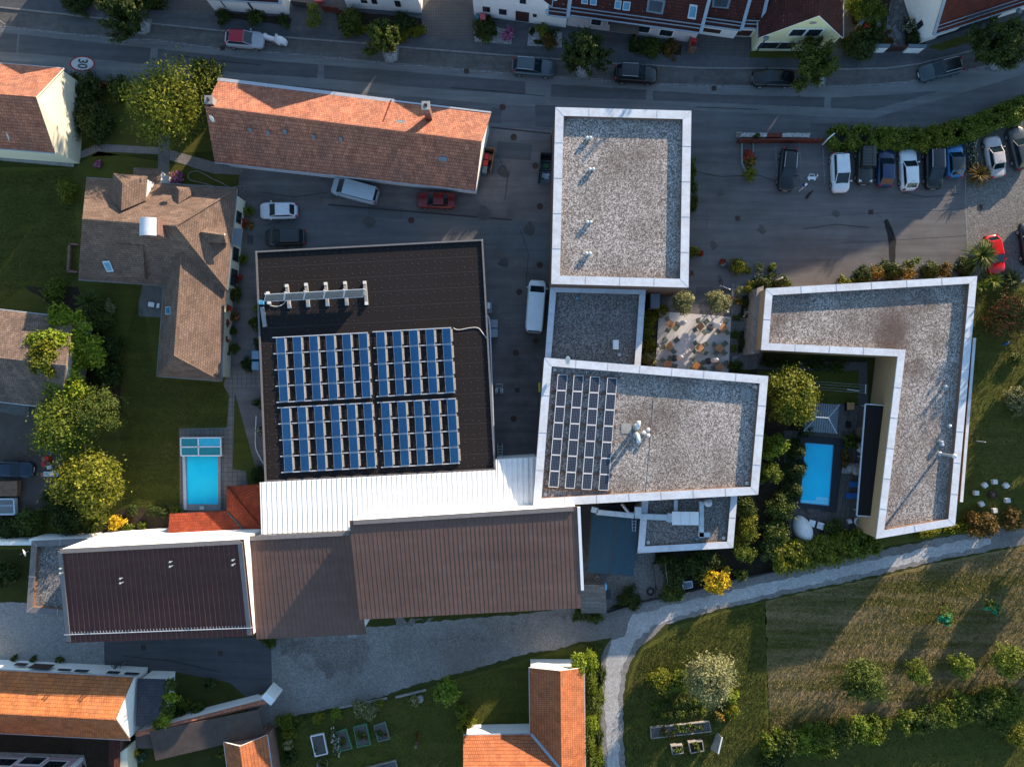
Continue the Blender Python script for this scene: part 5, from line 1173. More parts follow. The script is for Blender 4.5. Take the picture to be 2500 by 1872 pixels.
# car park island and A side
S_("slim dark cypress leaning over the car park wall", 1846, 336, .38, 2.2, 'conifer', 'cone', cat="conifer", dens=3); S_("red flowers in the car park island", 1828, 378, .6, .6, 'red', 'loose', cat="flowers"); S_("orange and green plants low in the island", 1832, 396, .65, .7, 'orange', cat="flowers"); S_("round grassy bush at the end of the island", 1833, 424, .9, 1.0, 'yellow', 'spike')
S_("narrow green hedge strip along the east wall of the tall block", 1690, 415, 1.0, 1.2, 'light', 'slab', cat="hedge", rz=R(90), sc=(1, .5, 1)); S_("second green hedge strip along the east wall of the tall block", 1691, 480, 1.2, 1.2, 'mid', 'slab', cat="hedge", rz=R(90), sc=(1, .5, 1))
S_("yellow green potted shrub at the south corner of the tall block", 1692, 612, .75, 1.0, 'yellow'); S_("red flowers beside the potted shrub at the tall block", 1710, 619, .4, .5, 'red', cat="flowers")
S_("red flowers in a pot at the end of the chain of planters", 1764, 640, .4, .5, 'red', cat="flowers"); S_("golden shrub in the chain of planters", 1800, 648, .95, 1.1, 'yellow', 'loose', dens=1.4); S_("small golden shrub in the chain of planters", 1822, 658, .5, .7, 'yellow')
S_("spiky yucca in the chain of planters", 1855, 652, .75, .8, 'olive', 'spike', cat="yucca"); S_("small spiky palm beside the pale post", 1889, 649, .45, .8, 'light', 'spike', cat="yucca", base=1.2); S_("dark clump under the small palm", 1882, 657, .4, .5, 'dark')
S_("leaning conifer bush left of the pale post", 1858, 694, 1.15, 1.6, 'conifer', 'cone', cat="conifer", dens=1.6); S_("upright conifer bush right of the pale post", 1904, 685, 1.1, 1.9, 'conifer', 'cone', cat="conifer", dens=1.6); S_("yellow green bush at the west wall corner", 1833, 704, .8, 1.0, 'yellow'); S_("small bright bush by the north wall of the courtyard house", 1924, 694, .55, .7, 'light'); S_("round light bush against the north wall coping", 2057, 688, .8, .8, 'yellow')
for i, (x, y, m_, k_, lab) in enumerate(((2112, 678, 'conifer', 'cone', "dark juniper at the left of the north bed"), (2140, 664, 'orange', 'loose', "orange flowering shrub in the north bed"), (2180, 664, 'conifer', 'cone', "tall juniper under the cloud pruned tree"), (2216, 668, 'orange', 'loose', "orange leaved shrub right of the tall juniper"), (2270, 662, 'conifer', 'cone', "wide juniper in the middle of the north bed"), (2308, 660, 'bronze', 'loose', "bronze shrub beside the wide juniper"), (2358, 655, 'conifer', 'cone', "dark juniper beside the fan palm"))):
    S_(lab, x, y, .75 if k_ == 'loose' else 1.15, 1.3, m_, k_, cat="shrub" if k_ == 'loose' else "conifer", dens=1.6)
o = thing("cloud_pruned_tree", "cloud pruned tree with three leafy tufts at the end of the wet patch", "tree", P(2186, 655))
tf = P(2186, 655)
b = MB(); b.tube([tf, tf + Vector((.15, .1, 1.5)), tf + Vector((0, .1, 3.2))], [.08, .06, .04], 6); b.build("trunk", M['bark'], o)
for dz in (1.2, 2.2, 3.2):
    me = crown_mesh('ball', 'light', int(dz * 10), .5, .5, 0, 260, .12, 12); k = bpy.data.objects.new("leaf_tuft", me); COL.objects.link(k); k.parent = o; k.location = (.35, .15, dz - .2)
plant("fan_palm", "palm", "large fan palm hanging over the red car", 2404, 622, 1.9, 1.8, 'mid', 'spike', 1.6, dens=1.6)
S_("spiky palm shrub right of the courtyard house corner", 2426, 684, 1.4, 1.3, 'light', 'spike', cat="yucca"); S_("spiky bronze shrub right of the palm shrubs", 2474, 682, 1.4, 1.3, 'conifer', 'spike', cat="yucca"); S_("low spiky shrub beside the courtyard house corner", 2396, 700, 1.1, 1.0, 'light', 'spike', cat="yucca")
S_("red flowering bush on the right lawn", 2470, 772, 2.2, 2.2, 'coral', 'loose', cat="flowers", dens=1.3); S_("pale flowering bush on the right lawn", 2486, 975, 1.4, 1.5, 'olive'); S_("small loose bush on the right lawn below the blue cloth", 2484, 875, .8, .8, 'mid', 'loose')
S_("orange bronze bush beside the track near the stone seats", 2402, 1280, 1.55, 1.7, 'bronze', dens=1.5); S_("small bronze bush beside the track at the right edge", 2470, 1272, 1.25, 1.4, 'bronze', dens=1.5); S_("row of yellow flowering plants along the house end wall", 2335, 1290, 1.3, .5, 'yellow', 'loose', cat="flowers", sc=(1.3, .5, 1), rz=R(10))
S_("low yellow plants left along the house end wall", 2260, 1302, 1.2, .4, 'yellow', 'loose', cat="flowers", sc=(1.3, .4, 1), rz=R(10))
# courtyard
for x, y, lab in ((1968, 1044, "shaggy conifer at the north end of the blue pool"), (1948, 1101, "second shaggy conifer along the blue pool"), (1947, 1148, "third shaggy conifer along the blue pool"), (1940, 1196, "fourth shaggy conifer at the shallow end of the pool")):
    S_(lab, x, y, 1.15, 1.9, 'conifer', 'cone', cat="conifer", dens=2.0, group="conifers along the blue pool")
S_("dark round bush under the yellow green tree", 1992, 1000, .9, 1.2, 'mid')
S_("tall pale green hedge between flat roof and pool, upper part", 1884, 1088, 1.5, 2.6, 'bright', 'ball', cat="hedge", dens=1.3); S_("tall pale green hedge between flat roof and pool, lower part", 1880, 1150, 1.3, 2.4, 'light', 'ball', cat="hedge", dens=1.3)
S_("dark bush beside the clam shaped lounger", 1908, 1240, 1.7, 1.8, 'mid', dens=1.2); S_("grey green bush below the clam shaped lounger", 1893, 1300, 1.6, 1.6, 'mid', dens=1.2); S_("dark bush at the corner of the southern hedge", 1880, 1340, 1.5, 1.4, 'dark', dens=1.2)
for x, y, r, m_, lab in ((1930, 1358, 1.5, 'yellow', "hedge block coloured as sunlit at the left of the southern hedge"), (1985, 1348, 1.6, 'yellow', "hedge block coloured as sunlit in the southern hedge"), (2045, 1338, 1.5, 'yellow', "hedge block in the middle of the southern hedge"), (2102, 1324, 1.4, 'light', "hedge block coloured as shaded beside the courtyard house")):
    S_(lab, x, y, r, 1.5, m_, 'slab', cat="hedge", rz=R(10), sc=(1, 1.35, 1), dens=1.8, leaf=.2, group="southern hedge of the pool courtyard")  # yellow leaves put sunlight into this hedge, green ones its shade
S_("bushy plant in the raised bed at the deck end", 2030, 1288, 1.1, 1.1, 'mid', 'loose'); S_("dark shrub between pool and white stools", 2075, 1078, .9, 1.1, 'mid'); S_("narrow shrub strip right of the pool", 2066, 1120, .7, .9, 'bronze', sc=(.7, 1.4, 1), rz=0)
for i, (x, y) in enumerate(((1880, 885), (1930, 888), (1990, 890), (2040, 893))): S_("low plants along the north path of the courtyard", x, y, .9, .6, 'mid' if i % 2 else 'dark', 'loose', sc=(1.3, .7, 1), rz=0, group="low plants along the courtyard path")
S_("upper part of the tall shrub right of the annex", 1822, 1235, 1.15, 2.0, 'mid', 'loose', dens=1.2); S_("golden middle part of the shrub right of the annex", 1826, 1290, 1.25, 2.0, 'yellow', 'loose', dens=1.2); S_("lower part of the tall shrub right of the annex", 1812, 1345, 1.2, 1.8, 'light', 'loose', dens=1.2)
# terrace beds
for x, y, r, m_, lab in ((1614, 757, .8, 'yellow', "yellow green shrub at the north corner of the terrace bed"), (1588, 778, .9, 'yellow', "yellow green shrub in the terrace bed beside the link building"), (1580, 806, .8, 'light', "leafy shrub midway down the terrace bed"), (1582, 836, .9, 'yellow', "lower yellow green shrub in the terrace bed"), (1583, 876, .9, 'olive', "pale dry shrub at the south end of the terrace bed")): S_(lab, x, y, r, 1.0, m_, 'loose', dens=1.3)
for x, y, r, m_, c_, lab in ((1808, 710, .6, 'olive', 'yucca', "pale spiky plant in the gravel bed by the bicycles"), (1803, 736, .4, 'orange', 'flowers', "orange flower clump in the gravel bed"), (1826, 764, .6, 'whitef', 'flowers', "white dotted plant in the dark bed square"), (1826, 738, .5, 'dark', 'shrub', "dark plant in the upper bed square"), (1798, 775, .4, 'mid', 'shrub', "small green plant beside the terrace edge"), (1795, 815, .5, 'mid', 'shrub', "green plant left of the lower bed square"), (1833, 812, .55, 'whitef', 'flowers', "white flowering plant at the lower bed square"), (1815, 838, .6, 'dark', 'shrub', "dark plant in the lower bed square"), (1792, 850, .4, 'light', 'shrub', "small light green plant by the terrace edge"), (1795, 895, .8, 'mid', 'shrub', "dark shrub at the bench below the terrace bed")): S_(lab, x, y, r, .6, m_, 'loose' if c_ != 'yucca' else 'spike', cat=c_)
# left garden
S_("dark bush right of the cream gable wall", 203, 222, 1.7, 2.0, 'dark', dens=1.5); S_("very large dark bush below the cream gable", 218, 292, 2.1, 2.2, 'dark', dens=1.5); S_("round dark bush behind the front garden wall", 291, 217, 1.35, 1.6, 'mid', dens=1.4)
S_("yellow green shrub on the left lawn", 166, 466, 1.2, 1.5, 'yellow', 'loose'); S_("purple flowering bush on the lawn by the path", 240, 401, .45, .5, 'pink', cat="flowers"); S_("dark pink flowering bush beside the tiled porch", 428, 437, .85, .8, 'pink', cat="flowers")
S_("round clipped green shrub on the left lawn", 129, 709, 1.25, 1.3, 'light', dens=1.5); S_("large spiky shrub beside the round clipped one", 216, 737, 1.9, 1.4, 'mid', 'spike', cat="yucca", dens=1.4); S_("dark green ball shrub below the spiky one", 244, 789, 1.15, 1.3, 'mid', dens=1.6); S_("small grey green ball shrub", 271, 748, .75, .8, 'olive')
IV = (("bright ivy mass spreading over the old barn roof", 158, 800, 2.0, 1.0, 'ivy', 3.0), ("bright ivy mass on the gable end of the old barn", 190, 858, 2.3, 1.4, 'ivy', 2.2), ("ivy clump coloured golden as sunlit on the ridge of the old barn", 112, 878, 1.7, .9, 'yellow', 5.3), ("ivy mass on the lower slope of the old barn", 158, 930, 2.2, 1.2, 'ivy', 3.2), ("ivy tongue reaching over the upper slope of the old barn", 108, 838, 1.5, .6, 'ivy', 4.9), ("ivy mass at the lower gable corner of the old barn", 186, 968, 1.8, 1.5, 'ivy', 1.8))  # golden clump on the ridge: sunlight put into the leaf colour
IV += (("ivy mass in the middle of the old barn roof", 140, 848, 1.4, .7, 'ivy', 4.6), ("ivy creeping low over the south slope of the old barn", 128, 918, 1.5, .6, 'ivy', 4.3), ("ivy tuft at the north eave of the old barn", 145, 772, 1.0, .5, 'ivy', 3.7))
for l_, x, y, r, h, m_, bz in IV: S_(l_, x, y, r, h, m_, 'ball', bz, "climber", dens=1.5, group="ivy on the old barn", stem=False, leaf=.2)
S_("dark shrub right of the ivy gable", 268, 850, 1.4, 1.6, 'dark', dens=1.3); S_("second dark shrub right of the ivy gable", 258, 912, 1.6, 1.6, 'dark', dens=1.3)
S_("fern like spiky shrub under the golden tree", 228, 1274, 1.7, 1.2, 'mid', 'spike', cat="yucca", dens=1.3); S_("golden shrub in the bed by the white wall", 285, 1274, 1.0, 1.1, 'gold', dens=.9); S_("small light shrub in the middle of the bed", 347, 1281, .5, .5, 'light'); S_("low shrub in front of the golden shrub", 312, 1296, .8, .4, 'light', 'loose')
S_("dark bush left above the boundary wall", 73, 1273, 1.6, 1.6, 'mid', dens=1.2); S_("dark bush between the yards above the boundary wall", 165, 1268, 1.9, 1.7, 'dark', dens=1.3); S_("dark bush in the lower left garden corner", 20, 1290, 1.5, 1.3, 'dark'); S_("dark bush left of the golden tree", 130, 1225, 1.3, 1.3, 'dark'); S_("dark bush at the left edge below the boundary wall", 20, 1400, 1.3, 1.2, 'dark')
for x, y, lab in ((370, 1247, "rose bush left in the bed by the red shed"), (322, 1244, "rose bush right of the golden tree"), (395, 1250, "rose bush against the red shed"), (432, 1250, "green plant behind the pool end")): S_(lab, x, y, .7, .7, 'dark' if x != 432 else 'light', 'loose', group="plants between lawn and white wall")
# driveway plants
for x, y, r, m_, k_, c_, lab in ((606, 514, .75, 'light', 'spike', 'yucca', "yucca beside the north corner of the shingled house"), (592, 632, .7, 'light', 'spike', 'yucca', "yucca below the entrance canopy"), (571, 719, .85, 'mid', 'ball', 'shrub', "dark shrub at the step in the shingled house wall"), (565, 852, .85, 'mid', 'ball', 'shrub', "dark shrub at the south wing of the shingled house"), (565, 808, .55, 'mid', 'loose', 'shrub', "small shrub in the middle of the south wing wall"), (570, 772, .6, 'coral', 'loose', 'flowers', "loose red flowers at the south wing wall"), (591, 541, .5, 'red', 'loose', 'flowers', "red flowers under the north window"), (579, 680, .5, 'red', 'loose', 'flowers', "red flowers under the south window"), (557, 752, .4, 'red', 'loose', 'flowers', "upper window box of red flowers on the south wing"), (554, 790, .4, 'red', 'loose', 'flowers', "middle window box of red flowers on the south wing"), (550, 828, .4, 'red', 'loose', 'flowers', "lower window box of red flowers on the south wing"), (611, 550, .4, 'orange', 'loose', 'flowers', "small flower pot on the driveway"),
        (627, 752, .6, 'light', 'spike', 'yucca', "spiky plant on the hall side of the driveway"), (622, 790, .7, 'mid', 'loose', 'shrub', "loose shrub on the hall side of the driveway"), (630, 838, .6, 'dark', 'loose', 'shrub', "dark shrub above the blue unit"), (604, 893, .8, 'dark', 'loose', 'shrub', "dark shrub below the blue unit"), (632, 1160, .9, 'dark', 'loose', 'shrub', "dark shrub between path and red shed"), (640, 985, .8, 'dark', 'ball', 'shrub', "dark shrub along the hall wall above the white hose"), (640, 1050, .7, 'whitef', 'loose', 'flowers', "white flowers along the hall wall")):
    S_(lab, x, y, r, .9 if k_ != 'loose' else .6, m_, k_, base=1.0 if 'window box' in lab else 0, cat=c_)
# south gardens
S_("bright golden shrub overhanging the gravel track", 1752, 1417, 1.35, 1.5, 'gold', 'ball', dens=1.1, leaf=.2)
for x, y, r, m_, lab in ((1536, 1462, 1.15, 'dark', "dark green bush at the fence beside the track"), (1641, 1446, 1.15, 'mid', "green bush at the end of the wooden deck"), (1650, 1400, 1.6, 'dark', "dark bed bush right of the wooden deck"), (1700, 1378, 1.7, 'dark', "wide dark bush in the bed below the annex"), (1625, 1372, 1.0, 'dark', "low dark bush above the wooden deck"), (1740, 1370, 1.1, 'dark', "dark bush in the right corner of the bed"), (1810, 1405, .8, 'mid', "small green bush beside the track"), (1452, 1505, .9, 'mid', "flat green bush below the board roofed shed"), (1415, 1500, .8, 'mid', "flat green bush at the corner of the largest brown roof"), (662, 1568, .8, 'mid', "small bush under the middle brown roof edge")): S_(lab, x, y, r, 1.0, m_, dens=1.3)
for x, y, r, m_, lab in ((1612, 1662, 1.35, 'yellow', "sunlit yellow bush left of the silvery tree"), (1660, 1664, 1.2, 'light', "green bush between yellow bush and silvery tree"), (1785, 1700, .75, 'ivy', "tall golden plants right of the silvery tree"), (1790, 1735, .7, 'yellow', "golden plants lower right of the silvery tree"), (1757, 1745, .55, 'orange', "orange flower clump near the leaning board")): S_(lab, x, y, r, 1.4 if r > 1 else 1.1, m_, 'loose', dens=1.3)
rng = random.Random(5)
for i in range(16):
    S_("small vegetable plant in the kitchen garden rows", 1598 + (i % 8) * 17 + rng.uniform(-4, 4), (1722 if i < 8 else 1748) - (i % 8) * 1.6 + rng.uniform(-3, 3), .35 + .12 * rng.random(), .35, ('light', 'mid', 'dark')[i % 3], 'loose', group="vegetable plants in the kitchen garden")
for x, y, r, m_, lab in ((697, 1763, .9, 'light', "round green bush at the left end of the garden row"), (704, 1788, .65, 'yellow', "yellow green plant below the round bush"), (728, 1760, .7, 'mid', "low bush second in the garden row"), (777, 1750, .6, 'yellow', "yellow plant with red leaves in the garden row"), (821, 1740, .7, 'bright', "bright green bush in the garden row"), (878, 1730, .8, 'olive', "pale flowering bush in the garden row"), (906, 1728, 1.0, 'olive', "largest pale bush in the garden row"), (927, 1717, .5, 'yellow', "yellow green plant at the gravel edge"), (1014, 1708, .6, 'olive', "low plant beside the grey stone slab"), (712, 1850, .8, 'dark', "dark bush beside the cottage drive"), (702, 1818, .6, 'olive', "grey plant beside the cottage drive"), (1127, 1734, .8, 'light', "upper yellow green bush beside the tiled house"), (1136, 1765, 1.0, 'yellow', "lower yellow green bush beside the tiled house"), (1018, 1794, .35, 'bronze', "small plant around the tree stump")): S_(lab, x, y, r, .9, m_, 'loose', dens=1.3)
for i, (x, y) in enumerate(((1440, 1615), (1442, 1665), (1443, 1715), (1440, 1765), (1437, 1815), (1436, 1862))):
    S_("ivy clinging to the eave of the L shaped tiled house", x, y, 1.15, 1.3, ('ivy', 'light', 'mid')[i % 3], 'loose', 1.4, "climber", group="ivy along the tiled house", dens=1.3, stem=False, sc=(.6, 1.1, 1), rz=0)
for i, (x, y) in enumerate(((1455, 1600), (1464, 1650), (1462, 1700), (1456, 1750), (1458, 1800), (1460, 1850))):
    S_("green bush in the strip between tiled house and track", x, y, 1.1, .9, ('mid', 'dark', 'light')[i % 3], 'loose', group="bushes between tiled house and track", dens=1.3, sc=(.6, 1.1, 1), rz=0)
S_("ivy curling over the gable of the tiled house", 1410, 1622, 1.0, .5, 'ivy', 'loose', 2.6, "climber", dens=1.4, stem=False)
for i, (x, y, r) in enumerate(((415, 1668, .7), (415, 1700, .75), (412, 1730, .85), (400, 1755, .9), (385, 1768, .6))): S_("ivy strip along the blue grey lean-to roof", x, y, r, .6, 'ivy' if i % 2 else 'mid', 'loose', 2.2, "climber", group="ivy along the lean-to", dens=1.5, stem=False)
S_("light bush in the triangular lawn", 444, 1715, .7, 1.0, 'light', 'loose'); S_("dark bush at the white garden wall", 430, 1745, 1.0, 1.0, 'dark'); S_("green bush at the white garden wall", 478, 1735, 1.0, 1.1, 'mid'); S_("small bare bush on the triangular lawn", 510, 1670, .6, .8, 'dark', 'loose'); S_("small yellow plant at the tip of the triangular lawn", 640, 1697, .4, .5, 'yellow')
S_("golden ball shrub at the bottom edge", 326, 1840, .65, .8, 'gold', dens=.9); S_("blue green plant at the bottom edge", 344, 1850, .55, .5, 'blueg', 'loose'); S_("shrub by the pond behind the carport", 545, 1838, .6, .6, 'yellow', 'loose')
for x, y, lab in ((34, 1608, "potted box ball nearest the left edge on the gravel yard"), (81, 1611, "potted box ball on the gravel yard"), (145, 1609, "potted plant with pale flowers by the gravel yard"), (283, 1632, "climbing plant between the small windows")): S_(lab, x, y, .4, .5, 'mid', group="pot plants by the white gabled house")
# hedges on the lower right
for i, (x, y, r) in enumerate(((1885, 1812, 1.3), (1922, 1812, 1.5), (1966, 1806, 1.5), (2012, 1800, 1.7), (2062, 1788, 1.6), (2105, 1778, 1.6), (2140, 1774, 1.3))):
    S_("rounded hedge bush of the lower left hedge by the field", x, y, r, 1.7, ('light', 'mid', 'bright')[i % 3], cat="bush", group="hedge bushes below the field", dens=1.4)
for i, (x, y, r) in enumerate(((2218, 1760, 1.3), (2262, 1752, 1.5), (2306, 1742, 1.5), (2350, 1728, 1.6), (2396, 1722, 1.6), (2442, 1716, 1.7), (2472, 1730, 1.5))):
    S_("rounded hedge bush of the right hedge by the field", x, y, r, 1.8, ('light', 'mid', 'light')[i % 3], cat="bush", group="hedge bushes at the right below the field", dens=1.4)
S_("loose grey green bush below the right hedge", 2440, 1766, 1.2, 1.3, 'mid', 'loose', cat="bush"); S_("bush at the lower right edge", 2490, 1800, 1.2, 1.3, 'yellow', 'loose', cat="bush"); S_("weedy bush at the lower corner of the field", 1892, 1855, 1.3, 1.0, 'dark', 'loose', cat="bush")
# unseen trees added outside the frame, placed and sized for their shade
OFF = globals().get('OFF', [])
for x, y, r, h in ((2660, 560, 3.5, 9), (2740, 790, 2.4, 5), (2650, 930, 2.2, 4.5), (2690, 1050, 2.0, 4), (2610, 1330, 2.0, 4.5), (2640, 1560, 2.0, 4.5), (2360, -230, 4, 12), (2150, -260, 4, 12), (1880, -240, 4, 12), (600, -230, 4, 12)):
    plant("unseen_shade_tree", "tree", "tall broad unseen tree added for shade beyond the right or top edge", x, y, r, h * .75, 'mid', 'ball', h * .25, dens=.5, leaf=.35, group="shade trees added beyond the edges")
# meadow grass on the field and rough verge: real blades
def grass(name, poly, n, hgt, mat, seed, w=.05):
    rs = np.random.RandomState(seed); pts = np.array([P(*p)[:2] for p in poly]); lo, hi = pts.min(0), pts.max(0); q = rs.uniform(lo, hi, (n * 3, 2))
    ins = np.zeros(len(q), bool); j = len(pts) - 1
    for i in range(len(pts)):
        xi, yi = pts[i]; xj, yj = pts[j]
        ins ^= ((yi > q[:, 1]) != (yj > q[:, 1])) & (q[:, 0] < (xj - xi) * (q[:, 1] - yi) / (yj - yi + 1e-12) + xi); j = i
    q = q[ins][:n]; n = len(q); a = rs.uniform(0, 6.28, n); h = hgt * rs.uniform(.4, 1.2, n); ln = rs.normal(size=(n, 2)) * hgt * .45
    dx = np.stack([np.cos(a), np.sin(a)], 1) * w * .5; z = np.zeros(n)
    v = np.stack([np.c_[q - dx, z], np.c_[q + dx, z], np.c_[q + ln + dx * .4, h], np.c_[q + ln - dx * .4, h]], 1).reshape(-1, 3)
    o = bpy.data.objects.new(name, quads_mesh(name, v, L_[mat])); COL.objects.link(o); return o
L_['straw'] = m_leaf("grass_straw", (0.055, 0.056, 0.010), (0.14, 0.115, 0.045), (0.30, 0.23, 0.12))
L_['gr'] = m_leaf("grass_blade", (0.022, 0.030, 0.004), (0.056, 0.066, 0.009), (0.09, 0.095, 0.016))
FP = [(1872, 1470), (2160, 1408), (2500, 1335), (2600, 1315), (2600, 1660), (2345, 1698), (2060, 1772), (1880, 1786)]
tag(grass("field_grass", FP, 30000, .18, 'straw', 1, .06), "long mown green and straw coloured grass of the field", "grass", kind="stuff")
tag(grass("lawn_grass", [(1570, 1585), (1760, 1495), (1868, 1470), (1874, 1872), (1532, 1872), (1531, 1700)], 26000, .12, 'gr', 2, .06), "rough grass around the vegetable garden", "grass", kind="stuff")
tag(grass("lawn_grass", [(2350, 705), (2600, 705), (2600, 1240), (2300, 1308), (2340, 1230)], 16000, .10, 'gr', 3, .06), "grass of the lawn right of the courtyard house", "grass", kind="stuff")
tag(grass("lawn_grass", [(1880, 1795), (2060, 1780), (2345, 1705), (2560, 1670), (2560, 1900), (1880, 1900)], 14000, .10, 'gr', 4, .06), "grass of the lawn below the hedges", "grass", kind="stuff")
tag(grass("lawn_grass", [(690, 1768), (960, 1708), (1300, 1608), (1460, 1588), (1460, 1890), (660, 1890)], 18000, .10, 'gr', 5, .06), "grass of the garden with raised beds", "grass", kind="stuff")
tag(grass("lawn_grass", [(-20, 420), (180, 415), (190, 690), (60, 700), (-20, 760)], 9000, .10, 'gr', 6, .06), "grass of the lawn left of the shingled house", "grass", kind="stuff")
tag(grass("lawn_grass", [(290, 880), (340, 720), (385, 925), (550, 935), (560, 1040), (435, 1040), (436, 1236), (300, 1236)], 16000, .08, 'gr', 7, .06), "grass of the lawn beside the outdoor pool", "grass", kind="stuff")
# ================================================================ VEHICLES
KIND = {  # L, W, H, belt, hood, nose, r0, r1, f1, f0, top width
 'hatch': (4.05, 1.76, 1.48, .93, .92, .66, .035, .16, .53, .73, .74), 'estate': (4.6, 1.80, 1.46, .92, .90, .64, .03, .13, .52, .70, .74),
 'suv': (4.5, 1.86, 1.64, 1.02, 1.02, .76, .03, .14, .54, .72, .76), 'mpv': (4.4, 1.82, 1.64, .98, .96, .66, .02, .09, .56, .80, .76),
 'van': (5.1, 1.94, 1.92, 1.12, 1.06, .72, .005, .03, .70, .86, .84), 'longvan': (5.6, 1.94, 2.0, 1.2, 1.08, .74, .005, .025, .74, .88, .86),
 'offroad': (3.8, 1.66, 1.76, 1.06, 1.04, .92, .0, .02, .54, .60, .86), 'sedan': (4.4, 1.74, 1.40, .90, .88, .66, .17, .30, .56, .74, .72)}
PAINT = {}
def paint(c):
    if c not in PAINT: PAINT[c] = m_paint("car_paint_%d" % len(PAINT), c)
    return PAINT[c]
M['rim'] = m_plain("wheel_rim", (0.35, 0.36, 0.37), 0.35, 0.5); M['tyre'] = m_plain("tyre_rubber", (0.012, 0.012, 0.013), 0.8)
M['lamp'] = m_plain("headlight_glass", (0.6, 0.66, 0.7), 0.1, 0, 0.6); M['tail'] = m_plain("tail_light", (0.32, 0.012, 0.012), 0.2, 0, 0.5)
def car(label, kind, col, x, y, vec, roofc=None, rails=False, name="parked_car", cat="car", panels=False, group=None, winc='carglass', L=None):
    L0, W, Hh, be, ho, no, r0, r1, f1, f0, tw = KIND[kind]; L = L or L0
    c = P(x, y, .8); ang = math.atan2(-vec[1], vec[0])
    root = thing(name, label, cat); body = M_ = paint(col); X = lambda t: (t - .5) * L
    wf = lambda t: W / 2 * (1 - .24 * max(0, (abs(2 * t - 1) - .70) / .30) ** 2.2)
    def zt(t):
        if t <= f0: return be - .05 * max(0, (.12 - t) / .12)
        u = (t - f0) / (1 - f0); return ho + (no - ho) * (u ** 2.6)
    ts = [0, .012, .04, .10, .2, .35, .5, .65, .74, .82, .9, .95, .985, 1.0]; b = MB(); rings = []
    for t in ts:
        w, z = wf(t), zt(t); e = 1 - (.10 if t in (0, 1.0) else .03 if t in (.012, .985) else 0); k = len(b.v)
        for yy, zz in ((-.86, .24), (-.98, .34), (-1, .5), (-1, .66 * z), (-.985, .84 * z), (-.93, .96 * z), (-.80, z + .015), (-.4, z + .04), (0, z + .05), (.4, z + .04), (.80, z + .015), (.93, .96 * z), (.985, .84 * z), (1, .66 * z), (1, .5), (.98, .34), (.86, .24)):
            b.v.append(Vector((X(t), yy * w * e, zz if zz < .6 else (zz if t not in (0, 1.0) else zz - .05))))
        rings.append(k)
    n = 17
    for a, d in zip(rings, rings[1:]):
        for j in range(n - 1): b.f.append((a + j, d + j, d + j + 1, a + j + 1)); b.m.append(0)
        b.f.append((a + n - 1, d + n - 1, d, a)); b.m.append(1)
    b.f.append(tuple(rings[0] + j for j in range(n))); b.m.append(0); b.f.append(tuple(rings[-1] + j for j in range(n))[::-1]); b.m.append(0)
    b.build("body", [body, M['black']], root, True)
    g = .82
    wb = lambda t: wf(max(t, .06)) * g
    xr0, xr1, xf1, xf0 = X(r0), X(r1), X(f1), X(f0); wt = W / 2 * tw; hr = Hh - .05; zb = be - .02
    B0 = [Vector((xr0, -wb(r0), zb)), Vector((xf0, -wb(f0) * .97, zb)), Vector((xf0, wb(f0) * .97, zb)), Vector((xr0, wb(r0), zb))]
    T = [Vector((xr1, -wt * .95, hr)), Vector((xf1, -wt, hr)), Vector((xf1, wt, hr)), Vector((xr1, wt * .95, hr))]
    b = MB()
    for i in range(4):
        j = (i + 1) % 4; b.face([B0[i], B0[j], T[j], T[i]])
    nx = 6; k0 = len(b.v)
    for i in range(nx + 1):
        u = i / nx; l_, r_ = T[0].lerp(T[1], u), T[3].lerp(T[2], u); up = .05 * (1 - (2 * u - 1) ** 4 * .5)
        for s_, h in ((0, 0), (.06, .025), (.3, up * .9), (.5, up), (.7, up * .9), (.94, .025), (1, 0)): b.v.append(l_.lerp(r_, s_) + Vector((0, 0, h)))
    for i in range(nx):
        for j in range(6):
            a = k0 + i * 7 + j; b.f.append((a, a + 7, a + 8, a + 1)); b.m.append(1)
    b.build("roof", [body, paint(roofc) if roofc else body], root)
    def pane(nm, q, ins=(.08, .08, .10, .08), th=.02):
        q0, q1, q2, q3 = q; nn = (q1 - q0).cross(q3 - q0).normalized(); f = lambda u, v: q0.lerp(q1, u).lerp(q3.lerp(q2, u), v)
        p = [f(ins[0], ins[2]), f(1 - ins[1], ins[2]), f(1 - ins[1], 1 - ins[3]), f(ins[0], 1 - ins[3])]; bb = MB(); bb.hexa([v - nn * .01 for v in p] + [v + nn * th for v in p]); return bb.build(nm, M[winc], root)
    pane("windscreen", [B0[1], B0[2], T[2], T[1]], (.05, .05, .02, .04)); pane("rear_window", [B0[3], B0[0], T[0], T[3]], (.1, .1, .15, .08))
    if panels:
        for s_ in ((B0[0], B0[1], T[1], T[0]), (B0[2], B0[3], T[3], T[2])):
            q = s_ if s_[0] is B0[0] else s_
            if s_[0] is B0[0]: pane("side_window", [B0[0].lerp(B0[1], .72), B0[1], T[1], T[0].lerp(T[1], .8)])
            else: pane("side_window", [B0[2], B0[2].lerp(B0[3], .28), T[2].lerp(T[3], .2), T[2]])
    else: pane("side_window", [B0[0], B0[1], T[1], T[0]], (.05, .05, .12, .12)); pane("side_window", [B0[2], B0[3], T[3], T[2]], (.05, .05, .12, .12))
    R0 = .33 if kind != 'offroad' else .37
    for t in (.19, .80):
        for sy in (-1, 1):
            yw = sy * (W / 2 - .10); b = MB(); b.tube([(X(t), yw - .11, R0), (X(t), yw + .11, R0)], R0, 14); wh = b.build("wheel", M['tyre'], root)
            b = MB(); b.tube([(X(t), yw + sy * .10, R0), (X(t), yw + sy * .118, R0)], R0 * .64, 10); b.build("rim", M['rim'], wh)
